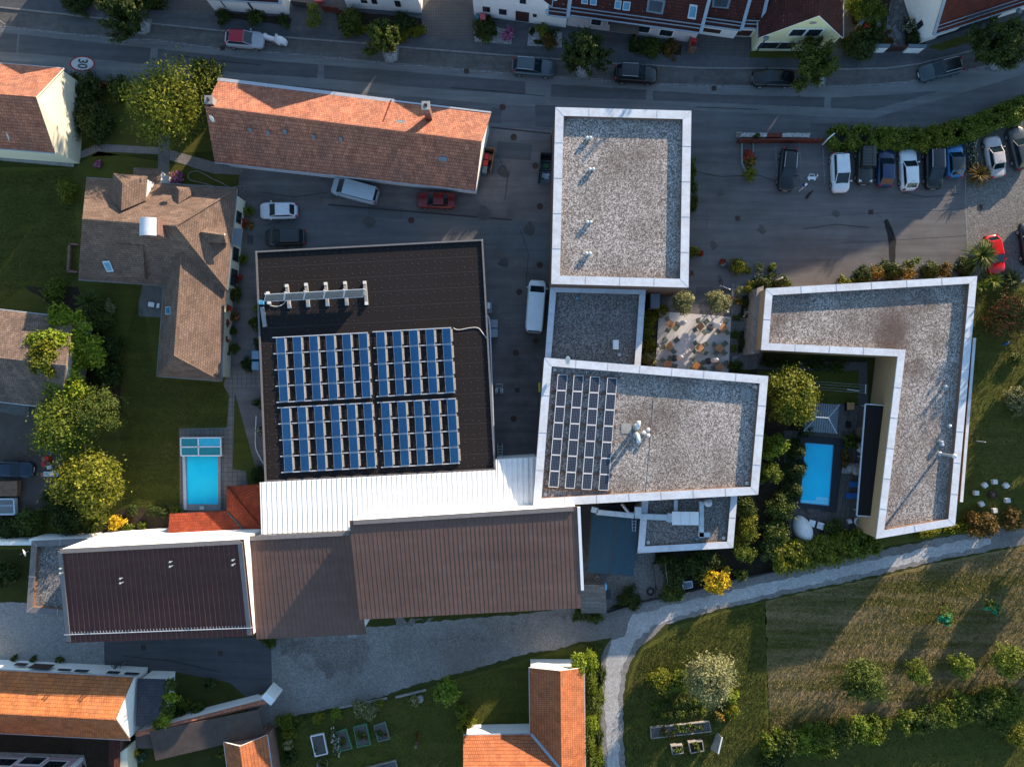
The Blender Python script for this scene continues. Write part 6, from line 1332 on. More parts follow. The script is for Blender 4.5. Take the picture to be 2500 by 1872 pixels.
    for sy in (-1, 1):
        w = wf(.965); b = MB(); zl = no + .02
        b.hexa([Vector(v) for v in ((X(.93), sy * w * .62, zl - .14), (X(.975), sy * w * .55, zl - .14), (X(.95), sy * w * .95, zl - .16), (X(.90), sy * w * .99, zl - .14), (X(.92), sy * w * .62, zl + .09), (X(.98), sy * w * .55, zl), (X(.955), sy * w * .96, zl), (X(.885), sy * w * .99, zl + .11))]); b.build("headlight", M['lamp'], root)
        w = wf(.02); b = MB(); b.box((X(.012), sy * w * .86, be - .30), (.14, .22, .30)); b.build("taillight", M['tail'], root)
        b = MB(); b.box((X(f0) - .22, sy * (wf(f0) + .06), be - .02), (.12, .20, .16), 0, 0, .8); b.build("mirror", body if col[0] > .02 else M['black'], root)
        if rails:
            b = MB(); b.tube([(xr1 + .05, sy * wt * .93, hr + .03), (xr1 + .2, sy * wt * .94, hr + .10), (xf1 - .25, sy * wt * .96, hr + .10), (xf1 - .1, sy * wt * .97, hr + .02)], .025, 6); b.build("roof_rail", M['alu'], root)
    b = MB(); b.box((X(1.0) - .01, 0, .42), (.04, .52, .11)); b.build("number_plate", M['white'], root)
    if not panels:
        b = MB(); b.tube([(X(r1) + .25, 0, Hh - .03), (X(r1) + .12, 0, Hh + .12)], .018, 5); b.build("aerial", M['black'], root)
    root.location = (c.x, c.y, 0); root.rotation_euler = (0, 0, ang)
    if group: root["group"] = group
    return root
BLK, DGR = (.006, .007, .008), (.016, .018, .02); WHI, SIL = (.66, .68, .69), (.42, .44, .46)
car("small silver car with a red roof parked on the street", 'hatch', (.40, .43, .46), 596, 95, (1, .07), roofc=(.40, .006, .02))
car("teal grey estate car with roof rails left of the round street tree", 'estate', (.05, .075, .09), 1302, 163, (1, .08), rails=True)
car("black car with roof rails right of the round street tree", 'suv', BLK, 1553, 180, (1, .05), rails=True)
car("black car half under the street tree by the yellow house", 'sedan', BLK, 1889, 190, (-1, -.02))
car("dark teal estate with open dark roof facing left at the street bend", 'estate', (.03, .055, .065), 2298, 168, (-1, .25), roofc=(.012, .014, .016), rails=True)
car("black estate car alone in the second parking bay", 'estate', BLK, 1924, 413, (-.09, 1), rails=True, L=4.5)
car("white compact car facing down beside the electric charging bay", 'mpv', (.62, .66, .68), 2052, 421, (.05, 1), L=4.15)
OFR = car("dark olive off-roader with a ribbed canvas roof", 'offroad', (.022, .024, .018), 2112, 406, (-.02, 1), roofc=(.03, .032, .026))
b = MB()
for i in range(7): b.box((-1.75 + i * .32, 0, 1.74), (.10, 1.4, .07))
for s_ in (-.35, .35): b.box((-.78, s_, 1.75), (2.0, .06, .07))
rr = b.build("roof_rack", M['dgrey'], None); rr.location = (rr.location.x, rr.location.y, rr.location.z); rr.parent = OFR
car("dark blue hatchback with pale windscreen reflections facing the hedge", 'hatch', (.010, .03, .085), 2163, 408, (.02, -1))
car("white estate car facing the hedge between dark blue and black cars", 'estate', WHI, 2220, 413, (-.05, -1), L=4.4)
car("black people carrier with roof rails facing down", 'mpv', BLK, 2281, 410, (.02, 1), rails=True, L=4.35)
car("bright blue small car with black roof at the end of the parked row", 'hatch', (.015, .16, .38), 2332, 391, (-.04, -1), roofc=(.02, .022, .025), L=3.6)
car("silver beige car on the gravel lot behind the bronze palm bush", 'sedan', (.40, .37, .36), 2431, 382, (-.16, -1))
car("dark estate at the right edge of the gravel lot", 'estate', (.035, .04, .04), 2491, 360, (-.22, -1))
car("black car cut off by the right edge beside the red car", 'estate', (.008, .012, .016), 2516, 595, (-.12, -1))
car("bright red car under the fan palm", 'hatch', (.52, .010, .014), 2428, 621, (.20, 1), L=4.1)
car("silver blue van parked below the long barn", 'van', (.40, .46, .50), 866, 466, (-1, -.27), L=5.0, name="parked_van", cat="van")
car("dark red hatchback at the corner of the long barn", 'sedan', (.17, .010, .012), 1065, 488, (-1, -.03), L=4.0)
car("white hatchback parked on the yard near the shingled house", 'hatch', (.60, .64, .68), 679, 514, (-1, .01), L=3.95)
car("dark grey people carrier below the white hatchback", 'mpv', (.022, .024, .028), 695, 579, (-1, .02), L=4.25)
car("long white van in the passage between hall and link building", 'longvan', (.66, .72, .75), 1308, 748, (.075, -1), panels=True, name="parked_van", cat="van")
car("dark blue car at the left edge of the dirt yard", 'sedan', (.008, .022, .045), 28, 1146, (1, .02))
# narrow white faired vehicle
vt = thing("faired_trike", "narrow white faired vehicle with open hollow parked behind the silver car with red roof", "trike", P(676, 101), math.atan2(-.30, 1)); vt.rotation_euler = (0, 0, 0)
b = MB(); prof = ((-1.25, .22, .75), (-1.1, .30, .82), (-.6, .28, .80), (0, .34, .82), (.25, .42, .95), (.6, .44, .9), (1.0, .36, .7), (1.2, .22, .5)); rg = []
o0 = wloc(vt)
for x_, w_, h_ in prof:
    k = len(b.v); rg.append(k)
    for yy, zz in ((-1, .2), (-1, .6), (-.6, 1), (0, 1.05), (.6, 1), (1, .6), (1, .2)): b.v.append(o0 + Vector((x_, yy * w_, zz * h_)))
for a, d in zip(rg, rg[1:]):
    for j in range(6): b.f.append((a + j, d + j, d + j + 1, a + j + 1)); b.m.append(0)
b.f += [tuple(rg[0] + j for j in range(7)), tuple(rg[-1] + j for j in range(7))[::-1]]; b.m += [0, 0]; b.build("body", M['white'], vt, True)
b = MB(); b.hexa([o0 + Vector(v) for v in ((-.85, .05, .8), (.1, .05, .82), (.1, .28, .78), (-.85, .24, .76), (-.85, .05, .84), (.1, .05, .86), (.1, .28, .82), (-.85, .24, .8))]); b.build("seat", M['dgrey'], vt)
b = MB(); b.hexa([o0 + Vector(v) for v in ((.12, -.38, .85), (.3, -.4, .9), (.3, .4, .9), (.12, .38, .85), (.18, -.3, 1.2), (.24, -.3, 1.2), (.24, .3, 1.2), (.18, .3, 1.2))]); b.build("windscreen", M['offwhite'], vt)
b = MB(); b.hexa([o0 + Vector(v) for v in ((-.3, -.37, .25), (1.0, -.40, .25), (1.0, -.38, .6), (-.3, -.34, .62), (-.3, -.40, .25), (1.0, -.46, .25), (1.0, -.43, .58), (-.3, -.37, .6))]); b.build("side_panel", M['grey'], vt)
for x_, yy in ((.8, -.38), (.8, .38), (-1.0, 0)):
    b = MB(); b.tube([o0 + Vector((x_, yy - .04, .25)), o0 + Vector((x_, yy + .04, .25))], .25, 12); b.build("wheel", M['tyre'], vt)
vt.rotation_euler = (0, 0, math.atan2(-.30, 1))

# ================================================================ ROOF EQUIPMENT
def quadpanel(parent, q, mat, name="panel", fr=.04, th=.05):
    "framed flat panel over four world points"
    q = [Vector(v) for v in q]
    if area2([v.xy for v in q]) < 0: q = q[::-1]
    n = (q[1] - q[0]).cross(q[3] - q[0]).normalized(); b = MB(); b.hexa([v - n * th for v in q] + q)
    for i in range(4): b.beam(q[i], q[(i + 1) % 4], fr, .025, 1, n)
    return b.build(name, [M[mat], M['alu']], parent)
U_, V_ = Vector((40.25, -2.15)), Vector((2.35, 39.45))
for ox, oy, nc, lab in ((674.4, 823.8, 6, "upper left block of blue solar panels on the black roof"), (918.3, 809.7, 5, "upper right block of blue solar panels on the black roof"), (686.1, 994.9, 6, "lower left block of blue solar panels on the black roof"), (930.0, 982.3, 5, "lower right block of blue solar panels on the black roof")):
    A0 = Vector((ox, oy)); zr_ = FZ - .18; root = thing("solar_array", lab, "solar panels", P(ox + nc * 20, oy + 78, zr_), group="blue solar blocks on the black roof")
    for r_ in range(5):
        p0 = A0 + V_ * r_ - U_ * .22; p1 = A0 + V_ * r_ + U_ * (nc - .44); b = MB(); b.beam(P(*p0, zr_ + .10), P(*p1, zr_ + .10), .09, .10); b.build("rail", M['alu'], root)
    for c_ in range(nc):
        for r_ in range(4):
            o_ = A0 + U_ * c_ + V_ * (r_ + .03); w_ = U_ * .50; h_ = V_ * .94
            quadpanel(root, [P(*(o_ + h_), zr_ + .16), P(*(o_ + h_ + w_), zr_ + .52), P(*(o_ + w_), zr_ + .52), P(*o_, zr_ + .16)], 'solar')
            a_, e_ = o_ + w_ + V_ * .06 + U_ * .015, o_ + w_ + V_ * .82 + U_ * .015; b = MB(); b.hexa([P(*a_, zr_ + .46), P(*(a_ + U_ * .10), zr_ + .06), P(*(e_ + U_ * .10), zr_ + .06), P(*e_, zr_ + .46)] + [v + Vector((.02, 0, .03)) for v in (P(*a_, zr_ + .46), P(*(a_ + U_ * .10), zr_ + .06), P(*(e_ + U_ * .10), zr_ + .06), P(*e_, zr_ + .46))]); b.build("wind_deflector", M['deflect'], root)
root = thing("solar_array", "rack of four columns of dark solar panels on timber beams", "solar panels", P(1424, 1055, 5.98)); zr_ = 5.99
for i, (xt, yt, xb, yb) in enumerate(((1374, 914, 1351, 1189), (1413, 916, 1391, 1192), (1453, 919, 1432, 1195), (1495, 922, 1473, 1197))):
    t_, d_ = Vector((xt, yt)), Vector((xb - xt, yb - yt)) / 7; s_ = Vector((11.4, .5))
    for r_ in range(7):
        o_ = t_ + d_ * (r_ + .02); h_ = d_ * .96
        quadpanel(root, [P(*(o_ + h_ - s_), zr_ + .42), P(*(o_ + h_ + s_), zr_ + .22), P(*(o_ + s_), zr_ + .22), P(*(o_ - s_), zr_ + .42)], 'solard', fr=.06)
        a_ = o_ - s_ * 1.05 + d_ * .55; b = MB(); b.beam(P(*(a_ - s_ * .12), zr_ + .05), P(*a_, zr_ + .40), .35, .03); b.build("support_plate", M['deflect'], root)
for r_ in range(8):
    t = r_ / 7; p0 = Vector((1374, 914)).lerp(Vector((1351, 1189)), t) + Vector((-22, 1)); p1 = Vector((1495, 922)).lerp(Vector((1473, 1197)), t) + Vector((19, 1)); b = MB(); b.beam(P(*p0, zr_ + .07), P(*p1, zr_ + .07), .22, .14); b.build("timber_beam", M['timber'], root)
# solar thermal row on concrete sleepers
zr_ = FZ - .18; root = thing("solar_collector", "tilted row of grey solar collectors on pale concrete sleepers", "solar collector", P(770, 720, zr_))
for i in range(5):
    a, e = i / 5 + .004, (i + 1) / 5 - .004; T0_, T1_ = Vector((648, 719)), Vector((890, 706)); B0_, B1_ = Vector((644, 736)), Vector((887, 725))
    quadpanel(root, [P(*B0_.lerp(B1_, a), zr_ + .45), P(*B0_.lerp(B1_, e), zr_ + .45), P(*T0_.lerp(T1_, e), zr_ + 1.35), P(*T0_.lerp(T1_, a), zr_ + 1.35)], 'collector', fr=.07)
for a, e in (((655, 713), (659, 743)), ((701, 695), (708, 753)), ((748, 692), (754, 750)), ((796, 690), (801, 748)), ((843, 688), (848, 746)), ((891, 687), (896, 745))):
    b = MB(); p, q = P(*a, zr_), P(*e, zr_); b.beam(p + Vector((0, 0, .14)), q + Vector((0, 0, .14)), .30, .28); m_ = p.lerp(q, .5); b.build("concrete_sleeper", M['conc'], root)
    b = MB()
    for s_ in (p, q): d_ = (q - p).normalized() * (1 if s_ is p else -1); b.box(s_ + d_ * .15 + Vector((0, 0, .28)), (.30, .30, .04), math.atan2(d_.y, d_.x))
    b.build("end_cap", M['offwhite'], root)
    b = MB(); b.beam(m_ + Vector((0, .3, .1)), m_ + Vector((0, .3, 1.3)), .06, .06); b.beam(m_ + Vector((0, -.25, .28)), m_ + Vector((0, .3, 1.3)), .05, .05); b.build("support_leg", M['alu'], root)
b = MB(); p, q = P(641, 750, zr_), P(648, 798, zr_); b.beam(p + Vector((0, 0, .12)), q + Vector((0, 0, .12)), .38, .22); tag(b.build("concrete_sleeper", M['conc']), "loose grey sleeper lying on the west edge of the black roof", "sleeper")
b = MB(); p = P(641, 739, zr_); b.box(p, (.42, .42, .5)); tag(b.build("junction_box", M['sky']), "pale blue junction box at the west end of the collector row", "junction box")
def cable(lab, pts, r=.03, mat='offwhite', z=.03, name="cable", cat="cable"):
    q = [P(x, y, z) for x, y in pts]; s_ = []
    for i in range(len(q) - 1):
        p0, p1, p2, p3 = q[max(i - 1, 0)], q[i], q[i + 1], q[min(i + 2, len(q) - 1)]
        for k in range(5):
            t = k / 5; s_.append(.5 * (2 * p1 + (p2 - p0) * t + (2 * p0 - 5 * p1 + 4 * p2 - p3) * t * t + (3 * p1 - p0 - 3 * p2 + p3) * t ** 3))
    b = MB(); b.tube(s_ + [q[-1]], r, 5); return tag(b.build(name, M[mat]), lab, cat)
cable("pale cable looping from the collector row", [(650, 740), (662, 746), (678, 748), (692, 742), (699, 732)], .03, 'offwhite', FZ - .1)
cable("pale cable running from the upper right solar block over the roof edge", [(1107, 801), (1120, 805), (1150, 800), (1168, 801), (1180, 815), (1190, 828)], .03, 'offwhite', FZ - .12)
cable("looped garden hose lying on the lawn by the shingled house", [(521, 455), (490, 446), (463, 439), (460, 427), (470, 419), (490, 421), (519, 437), (540, 446), (561, 458), (577, 456), (594, 454), (597, 464), (585, 471)], .05, 'greywood', .05, "garden_hose", "hose")
cable("white hose along the strip beside the hall", [(626, 1015), (624, 1060), (625, 1094), (637, 1120), (644, 1132)], .06, 'offwhite', .05, "garden_hose", "hose")
def twin_vent(lab, x, y, z, r=.15, h=.62, group=None):
    o = thing("vent_pipe", lab, "vent", P(x, y, z), group=group); c = wloc(o)
    for dx in (-.17, .17):
        b = MB(); b.lathe(c + Vector((dx, 0, 0)), [(r * .75, 0), (r * .75, h * .7)], 10); b.build("pipe", M['galv'], o)
        b = MB(); b.lathe(c + Vector((dx, 0, h * .7)), [(r * 1.05, 0), (r * 1.15, .08), (r * .7, .22), (.02, .27)], 12); b.build("cap", M['pipew'], o, True)
for x, y, lab in ((1436, 341, "twin vent nearest the street on the tall block"), (1443, 417, "second twin vent from the street on the tall block"), (1437, 545, "third twin vent from the street on the tall block"), (1435, 621, "twin vent nearest the south coping of the tall block")): twin_vent(lab, x, y, 6.45, group="twin vents on the tall block")
for x, y, lab in ((157, 1390, "twin vent at the left end of the plum roof"), (302, 1414, "twin vent low in the left half of the plum roof"), (422, 1374, "twin vent right of the middle of the plum roof"), (573, 1370, "twin vent at the right end of the plum roof")):
    zz = 8.9 - 2.7 * (y - 1330) / 228 - .02; o = thing("vent_pipe", lab, "vent", P(x, y, zz), group="twin vents on the plum roof"); c = wloc(o)
    for dy in (-.22, .22):
        b = MB(); b.tube([c + Vector((0, dy, -.1)), c + Vector((0, dy, .75))], .07, 8); b.build("pipe", M['zinc'], o)
        b = MB(); b.tube([c + Vector((0, dy, .75)), c + Vector((.12, dy + .1, .82))], .10, 8); b.build("cap", M['zinc'], o)
def disc(lab, x, y, z, r=.22, mat='offwhite', h=.08, name="roof_drain", cat="roof drain", group=None):
    b = MB(); b.lathe(P(x, y, z), [(r, 0), (r, h * .6), (r * .8, h), (.02, h * 1.1)], 14); return tag(b.build(name, M[mat]), lab, cat, group)
for x, y, z, lab in ((1354, 902, 5.98, "round drain cover at the top left corner of the panel roof"), (1845, 944, 5.98, "round drain cover at the top right corner of the panel roof"), (1824, 1180, 5.98, "round drain cover at the bottom right corner of the panel roof"), (1331, 1207, 5.98, "round drain cover at the bottom left corner of the panel roof"), (1582, 1324, 3.2, "round drain cover left on the annex roof"), (1767, 1313, 3.2, "round drain cover right on the annex roof"), (1701, 1315, 3.2, "small blue drain cover on the annex roof"), (1409, 728, 3.75, "small blue round cap on the link building roof")): disc(lab, x, y, z, .2 if 'small' not in lab else .13, 'offwhite' if 'blue' not in lab else 'sky')
o = thing("vent_cluster", "three joined round white caps beside the bent pipes", "vent", P(1577, 1055, 5.98))
for x, y in ((1581, 1048), (1570, 1055), (1581, 1062)):
    b = MB(); b.lathe(P(x, y, 5.99), [(.09, 0), (.09, .4), (.2, .42), (.18, .52), (.02, .56)], 12); b.build("cap", M['offwhite'], o)
b = MB(); c = P(1577, 1055, 6.13); [b.tube([c, P(x, y, 6.13)], .03, 5) for x, y in ((1581, 1048), (1570, 1055), (1581, 1062))]; b.build("connecting_pipe", M['galv'], o)
for y0, dy, lab in ((1042, .75, "bent exhaust pipe pointing up the picture"), (1062, -.75, "bent exhaust pipe pointing down the picture")):
    o = thing("exhaust_pipe", lab, "exhaust", P(1553, y0, 5.98)); c = wloc(o); b = MB()
    b.tube([c, c + Vector((0, 0, 1.0)), c + Vector((0, dy * .25, 1.25)), c + Vector((.03, dy * .9, 1.3))], .20, 12); b.build("pipe", M['pipew'], o, True)
    b = MB(); b.lathe(c, [(.34, 0), (.30, .12), (.22, .3)], 14); b.build("collar", M['galv'], o)
o = thing("paving_slab_pad", "square pad of four grey slabs on the panel roof", "slabs", P(1821, 961, 5.98)); c = wloc(o)
for dx in (-.27, .27):
    for dy in (-.27, .27): b = MB(); b.box(c + Vector((dx, dy, .005)), (.5, .5, .06), R(-3)); b.build("slab", M['conc'], o)
b = MB(); b.box(P(1529, 1046, 5.99), (1.0, 1.0, .05)); tag(b.build("slab_pad", M['conc']), "pale square slab left of the bent pipes", "slabs")
b = MB(); b.box(P(1502, 842, 3.76), (.55, .95, .55)); tag(b.build("roof_hatch", M['white']), "white box on the link building roof", "roof hatch"); b = MB(); b.box(P(1511, 866, 3.76), (.42, .36, .3), 0, 0, .8); tag(b.build("vent_box", M['galv']), "small grey vent box below the white box", "vent")
cable("lightning wire across the tall block roof", [(1362, 487), (1520, 492), (1678, 494)], .02, 'grey', 6.48, "lightning_wire", "wire"); cable("lightning wire down the panel roof", [(1601, 905), (1594, 1000), (1578, 1190), (1574, 1225)], .02, 'grey', 6.02, "lightning_wire", "wire")
def dish(lab, x, y, z, r=.45, az=200, pole=.6):
    o = thing("satellite_dish", lab, "satellite dish", P(x, y, z)); c = wloc(o); b = MB(); b.tube([c, c + Vector((0, 0, pole))], .03, 6); b.build("mast", M['galv'], o)
    d = Vector((math.cos(R(az)) * .85, math.sin(R(az)) * .85, .5)).normalized(); q = d.to_track_quat('Z', 'Y').to_matrix(); b = MB(); b.lathe((0, 0, 0), [(.02, -.08), (r * .6, -.04), (r, .05), (r * .97, .06), (r * .55, -.02), (.02, -.06)], 16)
    b.v = [c + Vector((0, 0, pole)) + q @ v for v in b.v]; b.build("reflector", M['offwhite'], o, True)
    b = MB(); b.tube([c + Vector((0, 0, pole)) + q @ Vector((0, -r, .0)), c + Vector((0, 0, pole)) + q @ Vector((0, -.1, .45))], .02, 5); b.build("feed_arm", M['grey'], o)
dish("satellite dish on the dark slope of the long barn", 526, 297, 7.0, .36, 225, .8); dish("satellite dish on the roof of the cream gabled house", 30, 338, 5.9, .45, 200); dish("white satellite dish on the coping of the link building", 1386, 880, 7.0, .42, 180); dish("satellite dish on the west end of the narrow annex", 70, 1345, 3.1, .45, 200); 
for x, y, lab in ((2303, 943, "upper small vent ball on the courtyard house"), (2313, 1039, "second small vent ball on the courtyard house")):
    o = thing("vent_pipe", lab, "vent", P(x, y, 3.9)); b = MB(); b.lathe(wloc(o), [(.09, 0), (.09, .35)], 10); b.build("pipe", M['galv'], o); b = MB(); b.lathe(wloc(o) + Vector((0, 0, .3)), [(.1, 0), (.17, .1), (.14, .22), (.02, .28)], 12); b.build("cap", M['pipew'], o, True)
o = thing("vent_pipe", "pair of short grey vents on the courtyard house", "vent", P(2293, 1081, 3.9)); b = MB(); c = wloc(o)
for dx, dy in ((0, .12), (.06, -.15)): b.lathe(c + Vector((dx, dy, 0)), [(.17, 0), (.17, .5), (.02, .55)], 10)
b.build("pipe", M['galv'], o)
o = thing("flue", "tall flue with pale ball cap on the courtyard house", "flue", P(2294, 1107, 3.9)); c = wloc(o); b = MB(); b.lathe(c, [(.28, 0), (.2, .15), (.13, .2), (.13, 2.3)], 12); b.build("pipe", M['galv'], o); b = MB(); b.lathe(c + Vector((0, 0, 2.25)), [(.14, 0), (.24, .1), (.22, .25), (.1, .36), (.02, .38)], 14); b.build("cap", M['pipew'], o, True)
# ducts on the annex
AE = lambda x, y: (1420 + x * .18116, 1210 + y * .18116)
o = thing("ventilation_system", "galvanised air ducts and white box unit spanning the annex roof", "ventilation", P(1640, 1262, 3.2)); E0 = 3.2
def duct(pts, w, h=.4, z=3.75, mat='pipew', name="duct"):
    b = MB()
    for p, q in zip(pts, pts[1:]):
        a, e = P(*AE(*p), z), P(*AE(*q), z); d_ = (e - a).normalized(); b.beam(a - d_ * w * .0, e + d_ * w * .0, w, h, 0)
        k = int((e - a).length / .95)
        for i in range(1, k + 1):
            f = a.lerp(e, i / (k + .001)) ; b.beam(f - d_ * .02, f + d_ * .02, w + .05, h + .05, 1)
    return b.build(name, [M[mat], M['galv']], o)
duct([(200, 215), (700, 265)], .52); duct([(130, 178), (215, 200)], .55); duct([(800, 275), (1150, 287)], .58); duct([(1150, 287), (1225, 295)], .9); duct([(715, 140), (712, 290)], .01)
b = MB(); b.hexa([P(*AE(*p), 3.45) for p in ((715, 300), (805, 312), (805, 130), (716, 130))] + [P(*AE(*p), 4.1) for p in ((715, 280), (805, 300), (805, 150), (716, 150))]); b.build("junction_box", M['pipew'], o)
duct([(1612, 560), (1612, 75)], .46, .36, 3.6); duct([(1575, 520), (1725, 520)], .46, .36, 3.6); duct([(1266, 50), (1266, 215)], .36, .3, 3.5)
b = MB(); b.tube([P(*AE(540, 105), 3.9), P(*AE(640, 235), 3.8), P(*AE(715, 235), 3.8)], .16, 8); b.build("round_duct", M['galv'], o, True)
c = P(*AE(1680, 78), 3.3); b = MB(); b.lathe(c, [(.22, 0), (.22, .5), (.42, .55), (.40, .8), (.25, .95), (.02, 1.0)], 18); b.build("dome_vent", M['alu'], o, True)
b = MB(); b.hexa([P(*AE(x, y), 3.9) for x, y in ((1218, 392), (1578, 395), (1578, 215), (1218, 212))] + [P(*AE(x, y), 4.15) for x, y in ((1218, 392), (1578, 395), (1578, 215), (1218, 212))]); u_ = b.build("air_handling_unit", M['white'], o)
b = MB(); [b.beam(P(*AE(x, 213), 4.155), P(*AE(x, 394), 4.155), .03, .02) for x in (1337, 1458)]; b.build("panel_joint", M['galv'], u_)
o = thing("ladder", "metal ladder lying on the blue grey felt roof", "ladder", P(1548, 1282, 3.1)); b = MB(); [b.beam(P(a, 1267, 3.12), P(a + s_, 1297, 3.12), .05, .06) for a, s_ in ((1543, 1), (1553, -2))]; b.build("side_rail", M['galv'], o); b = MB(); [b.beam(P(1543, y, 3.12), P(1553, y, 3.12), .04, .04) for y in (1272, 1279, 1287, 1295)]; b.build("rung", M['galv'], o)
# hall side units
o = thing("air_conditioner", "blue grey unit with a pale box on the east wall of the hall", "air conditioner", P(1196, 752, 2.5)); b = MB(); b.box(P(1196, 752, 2.5), (.42, 1.1, .8)); b.build("casing", M['zinc'], o); b = MB(); b.box(P(1193, 747, 3.3), (.26, .6, .25)); b.build("control_box", M['pipew'], o)
for y, h, lab in ((792, 1.0, "upper slatted blue grey unit beside the hall"), (815, 1.1, "lower slatted blue grey unit beside the hall")):
    o = thing("heat_pump", lab, "heat pump", P(1206, y)); b = MB(); b.box(P(1206, y), (.82, .95, h)); b.build("casing", M['zinc'], o); b = MB(); [b.box(P(1206, y) + Vector((-.36 + i * .09, 0, h)), (.05, .85, .05)) for i in range(9)]; b.build("grille", M['galv'], o)
for y, lab in ((867, "pale blue unit on the west wall of the hall"), (893, "lower pale blue unit on the west wall of the hall")):
    o = thing("air_conditioner", lab, "air conditioner", P(630, y)); b = MB(); b.box(P(630, y), (.75, .9, .8)); b.build("casing", M['sky'], o); b = MB(); [b.box(P(630, y) + Vector((-.3 + i * .1, 0, .8)), (.05, .8, .04)) for i in range(7)]; b.build("grille", M['galv'], o)
o = thing("drain_pipe", "long pale blue pipe along the east edge of the hall", "pipe", P(1200, 950, 4)); b = MB(); b.tube([P(1189, 770, 4.6), P(1193, 776, 4.4), P(1196, 800, 4.3), P(1207, 1110, 4.3)], .09, 8); b.build("pipe", M['gutter'], o); b = MB(); [b.beam(P(1196 + (y - 800) * .0355, y, 4.3), P(1193 + (y - 800) * .0355, y, 4.3), .04, .2) for y in (830, 920, 1010, 1090)]; b.build("bracket", M['grey'], o)
o = thing("hose_reel_trolley", "metal drums on a frame beside the hall wall", "trolley", P(1219, 945)); b = MB()
for dx in (-.35, -.18, .18, .36): b.tube([P(1219, 955) + Vector((dx - .05, 0, .4)), P(1219, 955) + Vector((dx + .05, 0, .4))], .33, 14)
b.build("drum", M['galv'], o); b = MB(); p = P(1219, 955); [b.tube([p + Vector((s_ * .32, 0, .4)), p + Vector((s_ * .34, .75, .5))], .03, 6) for s_ in (-1, 1)]; b.tube([p + Vector((-.34, .75, .5)), p + Vector((.34, .75, .5))], .03, 6); b.tube([p + Vector((-.33, .4, .46)), p + Vector((.33, .4, .46))], .03, 6); b.build("frame", M['galv'], o)
o = thing("hand_truck", "pale metal hand truck leaning near the white corrugated roof", "hand truck", P(1221, 1098)); b = MB(); p = P(1221, 1098); [b.tube([p + Vector((s_ * .25, -.6, .1)), p + Vector((s_ * .25, .75, .55))], .035, 6) for s_ in (-1, 1)]; [b.tube([p + Vector((-.25, t, .3)), p + Vector((.25, t, .3))], .025, 6) for t in (-.5, -.2, .1, .4)]; b.build("frame", M['pipew'], o)
for dx in (-.3, .3): b = MB(); b.tube([p + Vector((dx - .04, -.6, .14)), p + Vector((dx + .04, -.6, .14))], .14, 10); b.build("wheel", M['tyre'], o)
b = MB(); b.box(P(1316, 945, 0), (.18, 1.0, 1.4)); tag(b.build("yellow_post", M['yellow']), "yellow bollard strip against the west wall of the panel roof block", "bollard")
# ================================================================ STREET AND YARD FURNITURE
def cover(lab, x, y, r=.34, sq=False, base=0.0, mat='rust', group="manhole covers on the asphalt"):
    b = MB(); c = P(x, y, base + .035)
    if sq: b.box((c.x, c.y, base + .03), (.5, .5, .02), R(3)); [b.box((c.x - .18 + i * .12, c.y, base + .05), (.04, .4, .008), R(3), 1) for i in range(4)]
    else: b.lathe((c.x, c.y, base + .03), [(r, 0), (r, .018), (r * .9, .02), (r * .88, .012), (.02, .014)], 18)
    return tag(b.build("drain_grate" if sq else "manhole_cover", [M[mat], M['black']]), lab, "drain grate" if sq else "manhole cover")
for x, y, lab in ((1227, 262, "manhole on the street edge right of the barn"), (1254, 335, "manhole at the yard entrance"), (1307, 405, "manhole beside the bottle crate bay"), (1318, 504, "manhole near the wall below the bottle crate bay"), (1318, 647, "manhole above the long white van"), (1268, 713, "faded manhole left of the long white van"), (1308, 832, "manhole behind the long white van"), (1260, 861, "brown manhole between hall and panel block"), (1254, 1022, "brown manhole nearest the white corrugated roof"), (1004, 538, "manhole between hall and drain channel")): cover(lab, x, y)
for x, y, lab in ((543, 118, "square drain by the silver car with red roof"), (1139, 174, "square drain in the gutter line above the barn end"), (1743, 216, "square drain in the gutter line by the tall block"), (1801, 533, "square drain in the left part of the car park"), (2126, 518, "square drain beside the wet patch"), (2393, 506, "square drain on the gravel lot"), (1263, 952, "square drain between the brown manholes"), (350, 1580, "square drain left on the dark drive"), (538, 1595, "square drain right on the dark drive")): cover(lab, x, y, sq=True)
for lab, pts, w_ in (("long dark slot drain across the yard", [(802, 500), (1249, 537)], .16), ("dark slot drain at the yard entrance", [(1199, 311), (1345, 327)], .13)):
    q = [P(*p, .03) for p in pts]; b = MB(); b.beam(q[0], q[1], w_, .03); tag(b.build("slot_drain", M['grate']), lab, "drain")
# 30 speed marking and charging bay symbol
def text_mesh(name, txt, size, mat, loc, rz, sx=1.0, ext=.002):
    cu = bpy.data.curves.new(name, 'FONT'); cu.body = txt; cu.size = size; cu.align_x = 'CENTER'; cu.align_y = 'CENTER'; cu.extrude = ext; cu.offset = .03
    t = bpy.data.objects.new(name, cu); COL.objects.link(t); bpy.context.view_layer.update()
    me = bpy.data.meshes.new_from_object(t.evaluated_get(bpy.context.evaluated_depsgraph_get())); bpy.data.objects.remove(t)
    me.materials.clear(); me.materials.append(mat); o = bpy.data.objects.new(name, me); COL.objects.link(o); o.location = loc; o.rotation_euler = (0, 0, rz); o.scale = (1, sx, 1); return o
M['rpaint'] = m_ground("red_road_paint", (0.28, .03, .03), (.4, .05, .05), 8, .8, .5); M['wpaint'] = m_ground("white_road_paint", (0.46, .46, .46), (.6, .6, .6), 8, .8, .4, c3=(.3, .3, .3))
o = thing("speed_marking", "oval thirty speed limit marking painted on the street", "road marking", P(201, 156, .03)); c = P(201, 156, .034)
